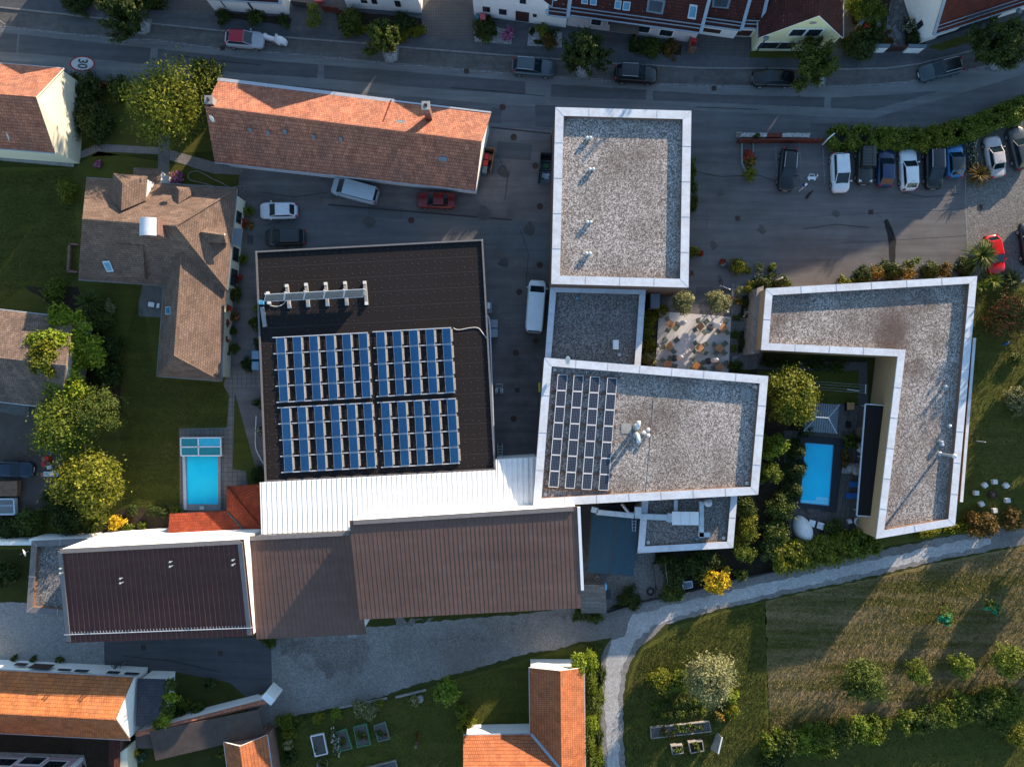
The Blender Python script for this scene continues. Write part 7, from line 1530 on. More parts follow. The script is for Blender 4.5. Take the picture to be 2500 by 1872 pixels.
for r_, m_, dz, nm in ((1.0, 'rpaint', 0, "red_ring"), (.88, 'wpaint', .004, "white_field")):
    b = MB(); b.face([c + Vector((1.36 * r_ * math.cos(a * math.pi / 24) , .80 * (r_ if r_ == 1 else .86) * math.sin(a * math.pi / 24), dz)) for a in range(48)]); k = b.build(nm, M[m_], o)
t = text_mesh("number", "30", 1.05, M['dgrey'], (0, 0, .012), R(-90 - 5), 1.35); t.parent = o
o = thing("bay_symbol", "white electric car symbol painted in the empty parking bay", "road marking", P(1982, 434, .03)); c = P(1982, 434, .034)
def sym(nm, pts): b = MB(); b.face([c + Vector((x_, y_, 0)) for x_, y_ in pts]); return b.build(nm, M['white'], o)
sym("car_outline", [(-.42, -.18), (.42, -.18), (.46, .08), (.34, .12), (-.34, .12), (-.46, .08)]); sym("car_roof", [(-.34, .12), (-.28, .12), (-.2, .34), (.2, .34), (.28, .12), (.34, .12), (.26, .40), (-.26, .40)])
for s_ in (-.3, .3): sym("wheel", [(s_ - .09, -.30), (s_ + .09, -.30), (s_ + .09, -.17), (s_ - .09, -.17)])
sym("cable", [(.44, -.02), (.52, -.02), (.62, .12), (.56, .16)]); sym("plug", [(.56, .14), (.66, .14), (.70, .24), (.66, .34), (.56, .34), (.52, .24)])
def lamp(lab, bx, by, hx, hy, z, base):
    o = thing("street_lamp", lab, "street lamp", P(bx, by, base)); p = wloc(o); h = P(hx, hy, z); b = MB(); b.tube([p, Vector((p.x, p.y, z - .5)), Vector((p.x, p.y, z - .1)), h], [.07, .05, .045, .04], 8); b.build("pole", M['dgrey'], o)
    b = MB(); b.lathe(h + Vector((0, 0, -.15)), [(.12, 0), (.30, .05), (.28, .14), (.1, .24), (.02, .25)], 16); b.build("lamp_head", M['zinc'], o, True)
lamp("street lamp in front of the yellow gabled house", 1847, 127, 1871, 92, 3.3, PZ); lamp("street lamp at the top right corner", 2462, 62, 2489, 27, 3.4, PZ); 
o = thing("traffic_sign", "orange sign with a white round lamp at the top left corner", "sign", P(12, 60, 0)); p = wloc(o); b = MB(); b.tube([p, p + Vector((0, 0, 2.3))], .04, 8); b.build("post", M['galv'], o); b = MB(); b.box(p + Vector((-.1, 0, 1.9)), (.28, .95, .5)); b.build("board", M['orange'], o); b = MB(); b.lathe(p + Vector((.35, 0, 2.2)), [(.22, 0), (.22, .1), (.02, .14)], 14); b.build("lamp", M['offwhite'], o)
# bins
def bin_(lab, x, y, mat, w=.6, d=.65, h=1.05, rz=0, base=0.0, lidmat=None):
    o = thing("wheelie_bin", lab, "bin", P(x, y, base), R(rz)); o.rotation_euler = (0, 0, 0); c = wloc(o); b = MB(); b.box(c + Vector((0, 0, .06)), (w * .85, d * .85, h * .9 - .06), 0, 0, 1.15); b.build("body", M[mat if not lidmat else 'dgrey'], o)
    b = MB(); b.box(c + Vector((0, 0, h * .9)), (w, d, .09), 0, 0, .9); b.build("lid", M[lidmat or mat], o); b = MB(); b.tube([c + Vector((-w * .35, d * .5, h * .92)), c + Vector((w * .35, d * .5, h * .92))], .03, 6); b.build("handle", M['black'], o); b = MB(); [b.tube([c + Vector((s_ * w * .42, d * .38, .1)), c + Vector((s_ * w * .5, d * .38, .1))], .1, 8) for s_ in (-1, 1)]; b.build("wheels", M['tyre'], o); o.rotation_euler = (0, 0, R(rz)); return o
bin_("dull red bin at the back of the bin bay by the barn", 1188, 389, 'red', rz=-8, w=.55); bin_("orange brown bin in the bin bay by the barn", 1200, 392, 'brown', rz=-8, w=.5); bin_("bright red bin in front in the bin bay by the barn", 1186, 405, 'red', rz=-8, w=.55); bin_("grey bin in front in the bin bay by the barn", 1184, 421, 'zinc', rz=-8, w=.55, d=.75)
bin_("red bin in the niche of the corner garden wall", 2105, 74, 'red', w=.62, base=PZ); bin_("red bin in a timber screen by the garages", 1688, 107, 'red', w=.62, base=PZ); bin_("pink lidded bin by the white house corner", 1180, 53, 'pinkish', w=.55, base=PZ)
b = MB(); b.lathe(P(1167, 50, PZ), [(.25, 0), (.28, .8), (.02, .86)], 14); tag(b.build("rain_barrel", M['teal']), "teal rain barrel at the white house corner", "barrel")
def screen(lab, pts, h, mat, name="bin_screen", cat="screen", w=.08, base=0.0, closed=False):
    o = thing(name, lab, cat, P(*pts[0], base)); q = [P(*p, base) for p in pts]
    for i in range(len(q) - (0 if closed else 1)):
        b = MB(); b.beam(q[i] + Vector((0, 0, h / 2)), q[(i + 1) % len(q)] + Vector((0, 0, h / 2)), w, h); b.build("panel", M[mat], o)
    return o
screen("brown timber screen around the bin bay by the barn", [(1182, 371), (1209, 374), (1199, 428)], 1.5, 'timber'); screen("dark screen around the bottle crate bay", [(1347, 384), (1319, 384), (1313, 449)], 1.6, 'dgrey'); screen("brown timber screen around the red bin by the garages", [(1680, 100), (1678, 128), (1694, 132)], 1.3, 'timber', base=PZ)
for y, m_, lab in ((411, 'dgrey', "container of dark green bottles in the crate bay"), (436, 'galv', "container of clear bottles in the crate bay")):
    o = thing("bottle_container", lab, "container", P(1331, y)); c = wloc(o); b = MB(); b.prism([(c.x - .55, c.y - .45), (c.x + .55, c.y - .45), (c.x + .55, c.y + .45), (c.x - .55, c.y + .45)], 0, .95, top=False); b.face([(c.x - .55, c.y - .45, .78), (c.x + .55, c.y - .45, .78), (c.x + .55, c.y + .45, .78), (c.x - .55, c.y + .45, .78)], 1); [b.beam(c + Vector((-.55, s_ * .45, .95)), c + Vector((.55, s_ * .45, .95)), .06, .06) for s_ in (-1, 1)]; [b.beam(c + Vector((s_ * .55, -.45, .95)), c + Vector((s_ * .55, .45, .95)), .06, .06) for s_ in (-1, 1)]; b.build("crate", [M['zinc'], M['black']], o)
    b = MB(); rg = random.Random(y); [b.tube([c + Vector((rg.uniform(-.46, .46), rg.uniform(-.36, .36), .8)), c + Vector((rg.uniform(-.46, .46), rg.uniform(-.36, .36), .88))], .035, 6) for i in range(34)]; k = b.build("bottles", M['pipew' if y > 420 else 'gbox'], o); k["kind"] = "stuff"
# car park boundary
GAB = thing("gabion_wall", "stone filled wire wall with a rusty panel along the street side of the car park", "wall", P(1880, 330)); b = MB(); b.prism([p.xy for p in px([(1810, 324), (1874, 325), (1872, 334), (1808, 334)], 1.2)], 0, 1.2); b.build("stone_fill", M['stones'], GAB); b = MB(); b.prism([p.xy for p in px([(1911, 325), (1978, 325), (1977, 335), (1909, 334)], 1.2)], 0, 1.2); b.build("stone_fill", M['stones'], GAB); b = MB(); b.prism([p.xy for p in px([(1876, 325), (1910, 325), (1907, 334), (1873, 334)], 1.2)], 0, 1.18); b.build("rusty_panel", M['rustwall'], GAB)
b = MB(); b.prism([p.xy for p in px([(1806, 338), (2012, 338), (2012, 342), (1806, 342)], 1.1)], 0, 1.1); tag(b.build("steel_wall", M['rustwall']), "long rust brown steel wall in front of the parking bays", "wall")
b = MB(); [b.lathe(P(1798 + (i % 3) * 5, 327 + (i // 3) * 7, 0), [(.16, 0), (.2, .12), (.1, .24), (.02, .26)], 7) for i in range(6)]; tag(b.build("stone_heap", M['w_stone']), "small heap of pale stones at the west end of the wire wall", "stones")
o = thing("info_board", "white angled information board at the end of the rust brown wall", "sign", P(2012, 352)); p = P(2013, 350); b = MB(); d_ = Vector((.68, .55, 0)); nn_ = Vector((-.55, .68, 0)); b.hexa([p + d_ * s_ + nn_ * t + Vector((0, 0, .2)) for s_, t in ((-.5, -.05), (.5, -.05), (.5, .05), (-.5, .05))] + [p + d_ * s_ + nn_ * t + Vector((0, 0, 1.9)) for s_, t in ((-.5, .15), (.5, .15), (.5, .25), (-.5, .25))]); b.build("board", M['white'], o)
b = MB(); [b.beam(p + d_ * s_ + nn_ * .02 + Vector((0, 0, 0)), p + d_ * s_ + nn_ * .1 + Vector((0, 0, 1.0)), .08, .08) for s_ in (-.3, .3)]; b.build("post", M['galv'], o)
b = MB()
for s_, z_, l_ in ((-.25, 1.3, .3), (.0, .95, .5), (.2, 1.55, .22), (.3, .7, .2)): q = p + d_ * s_ + nn_ * (-.052 + .2 * (z_ - .2) / 1.7) + Vector((0, 0, z_)); b.beam(q - d_ * l_ / 2, q + d_ * l_ / 2 + Vector((0, 0, .12)), .012, .05)
b.build("marking", M['dgrey'], o)
screen("stone edging of the car park island", [(1810, 345), (1811, 400), (1820, 422)], .16, 'conc', "stone_edging", "edging", .2); screen("right stone edging of the car park island", [(1838, 348), (1838, 372)], .16, 'conc', "stone_edging", "edging", .16)
o = thing("post", "pale slatted post carrying the small palm", "post", P(1883, 688)); b = MB(); p = P(1883, 688); b.beam(p, p + Vector((0, 0, 3.1)), .14, .14); b.build("post", M['offwhite'], o); b = MB(); b.box(p + Vector((0, 0, .05)), (.22, .22, .5)); b.build("sleeve", M['greywood'], o)
o = thing("planter_chain", "black chain hanging between the planters", "chain", P(1830, 662)); pts_ = [(1772, 645), (1785, 655), (1800, 664), (1822, 668), (1845, 668), (1868, 669), (1882, 665)]; b = MB(); b.tube([P(x, y, .55 - .25 * (i % 2)) for i, (x, y) in enumerate(pts_)], .03, 5); b.build("chain", M['black'], o)
for x, y, m_, lab in ((1763, 645, 'conc', "stone pot under the red flowers"), (1774, 649, 'dgrey', "small dark pot beside the stone pot"), (1855, 656, 'dgrey', "dark pot under the yucca"), (1692, 618, 'terracotta', "clay pot at the corner of the tall block"), (1828, 383, 'terracotta', "clay pot in the car park island"), (611, 552, 'terracotta', "clay pot on the driveway")): b = MB(); b.lathe(P(x, y), [(.17, 0), (.24, .36), (.26, .38), (.2, .36), (.02, .34)], 14); tag(b.build("plant_pot", M[m_]), lab, "pot")
# bicycles and rack
def bike(lab, x, y, ang, lean, mat='black', base=0.0):
    o = thing("bicycle", lab, "bicycle", (0, 0, 0)); r_ = .33
    for x_ in (-.52, .52):
        b = MB(); b.tube([(x_ + r_ * math.cos(a * math.pi / 10), 0, r_ + r_ * math.sin(a * math.pi / 10)) for a in range(21)], .025, 6); w_ = b.build("wheel", M['tyre'], o); b = MB(); [b.beam((x_ + .31 * math.cos(a), 0, r_ + .31 * math.sin(a)), (x_ - .31 * math.cos(a), 0, r_ - .31 * math.sin(a)), .008, .008) for a in (0, .8, 1.6, 2.4)]; b.build("spokes", M['galv'], w_)
    b = MB(); A_, B__, C_, D_, E_ = (-.52, 0, .33), (-.08, 0, .3), (-.2, 0, .8), (.38, 0, .78), (.52, 0, .33)
    for p, q in ((A_, B__), (B__, C_), (C_, D_), (B__, D_), (A_, C_), (D_, E_), (C_, (-.23, 0, .92)), (D_, (.36, 0, 1.0))): b.tube([p, q], .022, 6)
    b.build("frame", M[mat], o); b = MB(); b.box((-.24, 0, .92), (.26, .14, .06)); b.build("saddle", M['black'], o); b = MB(); b.tube([(.28, -.28, 1.02), (.38, -.1, 1.0), (.38, .1, 1.0), (.28, .28, 1.02)], .018, 6); b.build("handlebar", M['galv'], o)
    p = P(x, y, base); o.location = (p.x, p.y, base); o.rotation_euler = (R(lean), 0, R(ang)); return o
bike("dark bicycle leaning above the bicycle stand", 1766, 689, -66, 38); bike("bicycle half hidden under the pale olive tree", 1758, 714, -10, 25, 'dgrey'); BK = bike("bicycle with an orange basket at the bed edging", 1782, 718, -70, 15, 'navy'); bike("old bicycle against the white gabled house", 295, 1615, 10, 20, 'rust')
b = MB(); b.box((.5, 0, .8), (.3, .3, .22), 0, 0, 1.15); k = b.build("basket", M['orange'], None); k.location = (.5, 0, .8); k.parent = BK
for pts, lab in (([(1760, 697), (1783, 707)], "upper white rail of the bicycle stand"), ([(1764, 754), (1780, 762)], "lower white rail of the bicycle stand")): o = thing("bicycle_stand", lab, "bicycle stand", P(*pts[0])); q = [P(*p, .5) for p in pts]; b = MB(); b.tube(q, .05, 8); b.build("rail", M['white'], o); b = MB(); [b.tube([v, Vector((v.x, v.y, 0))], .04, 6) for v in q]; b.build("leg", M['white'], o)
# terrace furniture
TZ = .07; Z3 = lambda x, y: (1590 + x / 10.352, 760 + y / 10.352)
def make_table(mat):
    o = thing("terrace_table", "", "table"); b = MB(); b.box((0, 0, .71), (.72, .72, .04)); b.build("tabletop", M[mat], o)
    for sx in (-1, 1):
        for sy in (-1, 1): b = MB(); b.box((sx * .3, sy * .3, 0), (.05, .05, .71)); b.build("leg", M['chair'], o)
    return o
def make_chair():
    o = thing("terrace_chair", "", "chair"); b = MB(); b.box((0, 0, .43), (.44, .44, .035)); [b.box((0, -.18 + i * .09, .466), (.42, .05, .01)) for i in range(5)]; b.build("seat", M['chair'], o)
    b = MB(); b.hexa([Vector(v) for v in ((-.22, -.23, .55), (.22, -.23, .55), (.22, -.20, .55), (-.22, -.20, .55), (-.22, -.31, .84), (.22, -.31, .84), (.22, -.28, .84), (-.22, -.28, .84))]); b.build("backrest", M['chair'], o)
    for s_ in (-1, 1): b = MB(); b.tube([(s_ * .23, .18, 0), (s_ * .23, .2, .62), (s_ * .23, -.2, .64), (s_ * .23, -.29, .82)], .02, 5); b.build("arm_frame", M['chair'], o); b = MB(); b.tube([(s_ * .21, -.2, .43), (s_ * .23, -.27, 0)], .018, 5); b.build("leg", M['chair'], o)
    return o
TBL = ((490, 330, -38, ((395, 195), (410, 480), (585, 430)), "table at the upper left corner of the terrace", 'wood'), (1240, 385, -53, ((1180, 255), (1365, 275), (1095, 470), (1330, 520)), "table in the middle of the upper terrace row", 'wood'), (1815, 415, -53, ((1870, 270), (1680, 510), (1900, 525)), "table half under the folded parasol at the upper right", 'wood'), (455, 875, -60, ((350, 730), (330, 900), (615, 740), (540, 1000)), "table at the left of the middle terrace row", 'wood'), (1220, 920, -45, ((1110, 810), (1330, 850), (1100, 1025), (1340, 1035)), "table in the centre of the terrace", 'wood'), (1725, 930, -42, ((1600, 860), (1835, 830), (1640, 1030), (1820, 1040)), "table at the right of the middle terrace row", 'wood'), (415, 1335, -24, ((270, 1240), (450, 1205), (560, 1380)), "table at the lower left corner of the terrace", 'wood'), (1150, 1385, -40, ((1090, 1250), (1275, 1310), (1010, 1430), (1290, 1450)), "most orange table at the bottom of the terrace", 'woodo'), (1725, 1405, -40, ((1860, 1320), (1640, 1300), (1600, 1430)), "table at the lower right corner of the terrace", 'wood'))
tp = {'wood': make_table('wood'), 'woodo': make_table('woodo')}; cp = make_chair(); used = set(); ci = 0
for x, y, a, ch_, lab, m_ in TBL:
    o = tp[m_] if m_ not in used else copy_tree(tp[m_]); used.add(m_); p = P(*Z3(x, y), .72); o.location = (p.x, p.y, TZ); o.rotation_euler = (0, 0, R(a)); tag(o, "square wooden " + lab, "table", "wooden tables on the terrace")
    for i, (cx, cy) in enumerate(ch_):
        k = cp if ci == 0 else copy_tree(cp); ci += 1; q = P(*Z3(cx, cy), .45); dv = (p - q); dv.z = 0; dv = dv.normalized() * max(.0, dv.length); q2 = p - dv.normalized() * max(.62, dv.length); k.location = (q2.x, q2.y, TZ); k.rotation_euler = (0, 0, math.atan2(dv.y, dv.x) - math.pi / 2)
        sd_ = ("above" if cy < y - 60 else "below" if cy > y + 60 else "beside"), ("left" if cx < x else "right"); tag(k, "green chair %s %s of the %s" % (sd_[0], sd_[1], lab.replace("half under the folded parasol ", "").replace(" corner of the terrace", " terrace corner").replace("in the middle of the upper terrace row", "in mid upper terrace row").replace("at the right of the middle", "right in the middle").replace("at the left of the middle", "left in the middle")), "chair", "sage green terrace chairs")
for bx, by, tx, ty, lab in ((655, 345, 930, 285, "folded white parasol between the upper left and upper middle tables"), (1495, 415, 1740, 360, "folded white parasol leaning over the upper right table"), (580, 1185, 790, 1125, "folded white parasol above the lower left table"), (1435, 1255, 1700, 1165, "folded white parasol above the lower right table")):
    o = thing("parasol", lab, "parasol", P(*Z3(bx, by), TZ), group="folded parasols on the terrace"); c = wloc(o); b = MB(); b.lathe(c, [(.36, 0), (.36, .08), (.1, .12), (.02, .13)], 20); b.build("base", M['dgrey'], o); b = MB(); b.tube([c, c + Vector((0, 0, 3.6))], .03, 8); b.build("pole", M['greywood'], o)
    b = MB(); rings = []; nb = 16
    for z_, r_ in ((1.5, .17), (1.9, .26), (2.5, .27), (3.1, .24), (3.5, .17), (3.75, .03)):
        k = len(b.v); rings.append(k)
        for j in range(nb): a = 2 * math.pi * j / nb; rr = r_ * (1 if j % 2 else .62); b.v.append(c + Vector((rr * math.cos(a), rr * math.sin(a), z_)))
    for a_, d_ in zip(rings, rings[1:]):
        for j in range(nb): b.f.append((a_ + j, a_ + (j + 1) % nb, d_ + (j + 1) % nb, d_ + j)); b.m.append(0)
    b.build("canopy", M['white'], o)
b = MB(); b.box(P(1791, 880), (.55, .95, .45)); tag(b.build("bench_block", M['zinc']), "pale blue block at the right edge of the terrace", "block")
b = MB(); b.box(P(1589, 740, 0), (.95, 1.5, 2.3)); tag(b.build("entrance_porch", M['zinc']), "blue grey entrance box beside the link building", "porch")
# ================================================================ POOLS
P1 = thing("outdoor_pool", "bright turquoise pool with a glazed sliding cover at one end", "pool", P(494, 1160)); b = MB(); outer = px([(447, 1112), (540, 1112), (541, 1245), (449, 1245)]); innr = px([(456, 1112), (533, 1112), (534, 1230), (457, 1230)])
for i in range(4): j = (i + 1) % 4; b.hexa([outer[i], outer[j], innr[j], innr[i]] + [v + Vector((0, 0, .16)) for v in (outer[i], outer[j], innr[j], innr[i])])
b.build("coping", M['conc'], P1); b = MB(); b.face([v + Vector((0, 0, .06)) for v in innr][::-1]); b.build("water", M['water'], P1); b = MB(); b.box(P(495, 1239), (.45, .35, .3)); b.build("skimmer_box", M['offwhite'], P1)
b = MB(); b.beam(P(449, 1112, .2), P(453, 1244, .2), .3, .1); b.build("rail", M['alu'], P1)
CV = thing("pool_cover", "sliding pool enclosure of turquoise panels in a white frame", "pool cover", P(490, 1090)); b = MB(); zc_ = .75
for p, q in (((441, 1069), (539, 1068)), ((441, 1091), (539, 1090)), ((442, 1112), (540, 1112)), ((441, 1069), (442, 1112)), ((484, 1069), (485, 1112)), ((539, 1068), (540, 1112))): b.beam(P(*p, zc_), P(*q, zc_), .12, .1)
for p in ((441, 1069), (539, 1068), (540, 1112), (442, 1112)): v = P(*p, zc_); b.beam((v.x, v.y, 0), v, .08, .08)
b.build("frame", M['white'], CV)
for q, m_ in (([(443, 1070), (483, 1070), (483, 1090), (443, 1090)], 'tealpane'), ([(486, 1070), (538, 1069), (538, 1089), (486, 1089)], 'bluepane'), ([(443, 1092), (483, 1092), (484, 1111), (443, 1111)], 'tealpane'), ([(486, 1092), (538, 1091), (539, 1111), (486, 1111)], 'tealpane')): b = MB(); b.face([P(*p, zc_ - .03) for p in q][::-1]); b.build("panel", M[m_], CV)
P2 = thing("courtyard_pool", "deep blue pool with black border in the courtyard", "pool", P(1995, 1155)); bo = px([(1950, 1062), (2064, 1072), (2040, 1250), (1936, 1240)]); wi = px([(1965, 1081), (2033, 1086), (2022, 1233), (1953, 1226)]); b = MB()
for i in range(4): j = (i + 1) % 4; b.hexa([bo[i] + Vector((0, 0, .02)), bo[j] + Vector((0, 0, .02)), wi[j] + Vector((0, 0, .02)), wi[i] + Vector((0, 0, .02))] + [v + Vector((0, 0, .13)) for v in (bo[i], bo[j], wi[j], wi[i])])
b.build("border", M['blackish'], P2); b = MB(); b.face([v + Vector((0, 0, .075)) for v in wi][::-1]); b.build("water", M['water2'], P2); b = MB(); [b.beam(wi[i] + Vector((0, 0, .1)), wi[(i + 1) % 4] + Vector((0, 0, .1)), .07, .07) for i in range(4)]; b.build("edge_line", M['sky'], P2); b = MB(); b.prism([p.xy for p in px([(1957, 1220), (2021, 1224), (2022, 1231), (1955, 1226)])], .05, .085); b.prism([p.xy for p in px([(1993, 1212), (2021, 1214), (2021, 1223), (1990, 1221)])], .05, .082); b.build("step", M['poolstep'], P2)
b = MB(); b.prism([p.xy for p in px([(1970, 1241), (2001, 1243), (2000, 1252), (1968, 1250)])], .04, .15); tag(b.build("deck_step", M['bwood']), "small wooden deck step at the shallow pool end", "step")
o = thing("beach_shell", "large pale clam shaped sun lounger shell on the deck", "lounger", P(1957, 1290)); b = MB(); rings = []
for i in range(9):
    a = math.pi / 2 * i / 8; k = len(b.v); rings.append(k); r_ = math.cos(a) ** .9 + .001
    for j in range(20): t = 2 * math.pi * j / 20; b.v.append(wloc(o) + Vector((.95 * r_ * math.cos(t), 1.5 * r_ * math.sin(t), .15 + 1.35 * math.sin(a))))
for a_, d_ in zip(rings, rings[1:]):
    for j in range(20): b.f.append((a_ + j, a_ + (j + 1) % 20, d_ + (j + 1) % 20, d_ + j)); b.m.append(0)
c_ = wloc(o); b.v = [c_ + Matrix.Rotation(R(20), 3, 'Z') @ (v - c_) for v in b.v]; b.build("shell", M['offwhite'], o); b = MB(); b.tube([c_ + Matrix.Rotation(R(20), 3, 'Z') @ Vector((.1, 1.5 * math.cos(t * math.pi / 12), .17 + 1.36 * math.sin(t * math.pi / 12))) for t in range(13)], .05, 6); b.build("rib", M['white'], o)
def lounger(lab, x, y, rz, mat, L_2=1.7, w=.6):
    o = thing("sun_lounger", lab, "lounger", P(x, y)); c = wloc(o); b = MB(); b.box(c + Vector((-.2, 0, .28)), (L_2 * .7, w, .06)); b.build("seat", M[mat], o); b = MB(); b.hexa([c + Vector(v) for v in ((.38, -w / 2, .3), (.44, -w / 2, .3), (.44, w / 2, .3), (.38, w / 2, .3), (.85, -w / 2, .75), (.91, -w / 2, .72), (.91, w / 2, .72), (.85, w / 2, .75))]); b.build("backrest", M[mat], o)
    for sx in (-.7, .35):
        for sy in (-1, 1): b = MB(); b.box(c + Vector((sx, sy * w * .42, 0)), (.05, .05, .29)); b.build("leg", M['dgrey'], o)
    o.rotation_euler = (0, 0, R(rz))
lounger("blue striped lounger half under the dark canopy", 2080, 1209, 0, 'blue'); lounger("blue lounger above the striped one under the canopy", 2088, 1181, 0, 'blue'); lounger("white armchair beside the clam shaped lounger", 1984, 1277, -15, 'white', .95, .7)
o = thing("basket_chair", "round white basket chair with a dark cushion at the house corner", "chair", P(2092, 1271)); b = MB(); b.lathe(wloc(o), [(.25, 0), (.45, .2), (.47, .6), (.42, .6), (.38, .3), (.02, .28)], 18); b.build("shell", M['offwhite'], o, True); b = MB(); b.lathe(wloc(o) + Vector((.12, -.08, .3)), [(.2, 0), (.22, .1), (.02, .14)], 12); b.build("cushion", M['dgrey'], o)
b = MB(); b.box(P(2071, 1271), (.4, .4, .42), R(20)); tag(b.build("stool_cube", M['offwhite']), "white cube stool beside the round basket chair", "stool")
b = MB(); b.lathe(P(1919, 1318), [(.3, 0), (.42, .3), (.45, .32), (.36, .28), (.02, .24)], 16); tag(b.build("planter_bowl", M['galv']), "blue grey planter bowl with red leaves below the clam lounger", "planter"); S_("red leaved plant in the planter bowl", 1924, 1314, .35, .4, 'bronze', 'loose', base=.25)
b = MB(); b.lathe(P(2095, 1097), [(.16, 0), (.3, .35), (.3, .42), (.02, .44)], 9); tag(b.build("flower_stool", M['offwhite']), "white flower shaped stool under the canopy edge", "stool"); b = MB(); b.lathe(P(2094, 1085), [(.2, 0), (.25, .4), (.02, .42)], 12); tag(b.build("stone_stool", M['grey']), "grey stool above the flower shaped stool", "stool")
o = thing("round_table", "round brown table on the deck by the canopy", "table", P(2096, 1054)); b = MB(); b.lathe(wloc(o) + Vector((0, 0, .68)), [(.65, 0), (.65, .05), (.02, .06)], 20); b.build("tabletop", M['timber'], o); b = MB(); b.tube([wloc(o), wloc(o) + Vector((0, 0, .68))], .06, 8); b.build("leg", M['dgrey'], o)
o = thing("fire_basket", "black brazier box with a pale wooden lid on the deck", "brazier", P(2069, 992)); b = MB(); b.box(wloc(o), (.72, .8, .7)); b.build("body", M['black'], o); b = MB(); b.box(wloc(o) + Vector((0, .05, .7)), (.76, .76, .05)); b.build("lid", M['wood'], o)
b = MB(); b.box(P(2070, 1036), (.6, .7, .12)); tag(b.build("floor_cushion", M['black']), "black square cushion on the deck below the brazier", "cushion")
b = MB(); [b.lathe(P(x, y), [(r * .8, 0), (r, h * .5), (r * .6, h), (.02, h * 1.05)], 9) for x, y, r, h in ((2078, 1140, .55, .5), (2088, 1146, .6, .7), (2092, 1138, .4, .4))]; tag(b.build("boulders", M['w_stone']), "group of round grey boulders beside the pool deck", "boulders")
b = MB(); b.prism([p.xy for p in px([(2046, 1136), (2070, 1136), (2077, 1155), (2045, 1155)])], .03, .12); tag(b.build("stone_step", M['conc']), "pale slab beside the boulders", "step")
o = thing("clothesline", "clothes drying frame with white bar and wires over the courtyard lawn", "clothesline", P(2114, 950)); b = MB(); b.tube([P(2114, 938, 1.7), P(2113, 961, 1.7)], .05, 6); [b.tube([P(2114, y, 1.7), P(2114, y, 0)], .04, 6) for y in (940, 959)]; b.build("post", M['pipew'], o); b = MB(); [b.tube([P(2113, y, 1.7), P(1975, y - 10, 1.7)], .012, 4) for y in (940, 946, 953, 959)]; b.build("wire", M['galv'], o); b = MB(); [b.tube([P(1975, y, 1.7), P(1975, y, 0)], .04, 6) for y in (930, 949)]; b.build("post", M['pipew'], o)
b = MB(); b.hexa([P(2068, 950, 1.1), P(2098, 954, 1.1), P(2098, 955, 1.1), P(2068, 951, 1.1), P(2068, 950, 1.66), P(2098, 954, 1.66), P(2098, 955, 1.66), P(2068, 951, 1.66)]); tag(b.build("towel", M['white']), "white towel hanging on the clothes wires", "towel")
# lawn on the right
for x, y, a, lab in ((2424, 1175, 8, "white cube seat at the top of the fire pit circle"), (2452, 1184, 35, "white cube seat at the upper right of the fire pit circle"), (2455, 1220, 10, "white cube seat at the lower right of the fire pit circle"), (2424, 1245, 5, "white cube seat at the bottom of the fire pit circle"), (2392, 1229, 30, "white cube seat at the lower left of the fire pit circle"), (2379, 1202, 3, "white cube seat at the left of the fire pit circle"), (2400, 1183, 35, "white cube seat at the upper left of the fire pit circle")): b = MB(); b.box(P(x, y), (.46, .46, .44), R(a)); tag(b.build("cube_stool", M['offwhite']), lab, "seat", "white cube seats around the fire pit")
o = thing("fire_pit", "rusty fire pit with red brown logs in the seat circle", "fire pit", P(2421, 1206)); b = MB(); b.lathe(wloc(o), [(.42, 0), (.46, .3), (.38, .3), (.36, .1), (.02, .1)], 14); b.build("bowl", M['rust'], o); b = MB(); [b.tube([wloc(o) + Vector((.35 * math.cos(a), .35 * math.sin(a), .2)), wloc(o) - Vector((.3 * math.cos(a), .3 * math.sin(a), -.34))], .06, 6) for a in (.3, 1.2, 2.2)]; b.build("log", M['w_brick'], o)
b = MB(); b.tube([P(2383, 1076), P(2383, 1076) + Vector((0, 0, 1.5))], .05, 6); tag(b.build("garden_stake", M['white']), "white stake standing on the right lawn", "stake")
b = MB(); q = P(2456, 839, .05); b.tube([q + Vector((-.35, -.2, 0)), q + Vector((-.1, 0, .06)), q + Vector((.15, .05, .05)), q + Vector((.4, .25, 0))], [.05, .14, .1, .05], 6); tag(b.build("blue_cloth", M['blue']), "crumpled blue cloth lying on the right lawn", "cloth")
# south gardens
def bed(lab, q, h, mat, plants=0, fill='soil', name="raised_bed"):
    o = thing(name, lab, "raised bed", P(*q[0])); w = [P(*p) for p in q]; w2 = inset([v.xy for v in w], .09)
    if area2([v.xy for v in w]) < 0: pass
    for i in range(4): b = MB(); j = (i + 1) % 4; b.hexa([w[i], w[j], Vector((*w2[j], 0)), Vector((*w2[i], 0))] + [Vector((v[0], v[1], h)) for v in (w[i], w[j], w2[j], w2[i])]); b.build("side_board", M[mat], o)
    b = MB(); b.face([(v[0], v[1], h - .10) for v in (w2 if area2(w2) > 0 else w2[::-1])]); b.build("soil", M[fill], o)
    rg = random.Random(len(lab))
    for i in range(plants):
        u, v = rg.uniform(.15, .85), rg.uniform(.15, .85); p = w[0].lerp(w[1], u).lerp(w[3].lerp(w[2], u), v); me = crown_mesh('loose', ('mid', 'blueg', 'bronze', 'light')[rg.randrange(4)], i + len(lab), .28, .3, 0, 60, .12, 8); k = bpy.data.objects.new("plant", me); COL.objects.link(k); k.parent = o; k.location = Vector((p.x, p.y, h - .12)) - wloc(o)
    return o
M['bedsoil'] = m_ground("grey_bed_soil", (.07, .06, .055), (.14, .125, .115), 9, .6, .3)
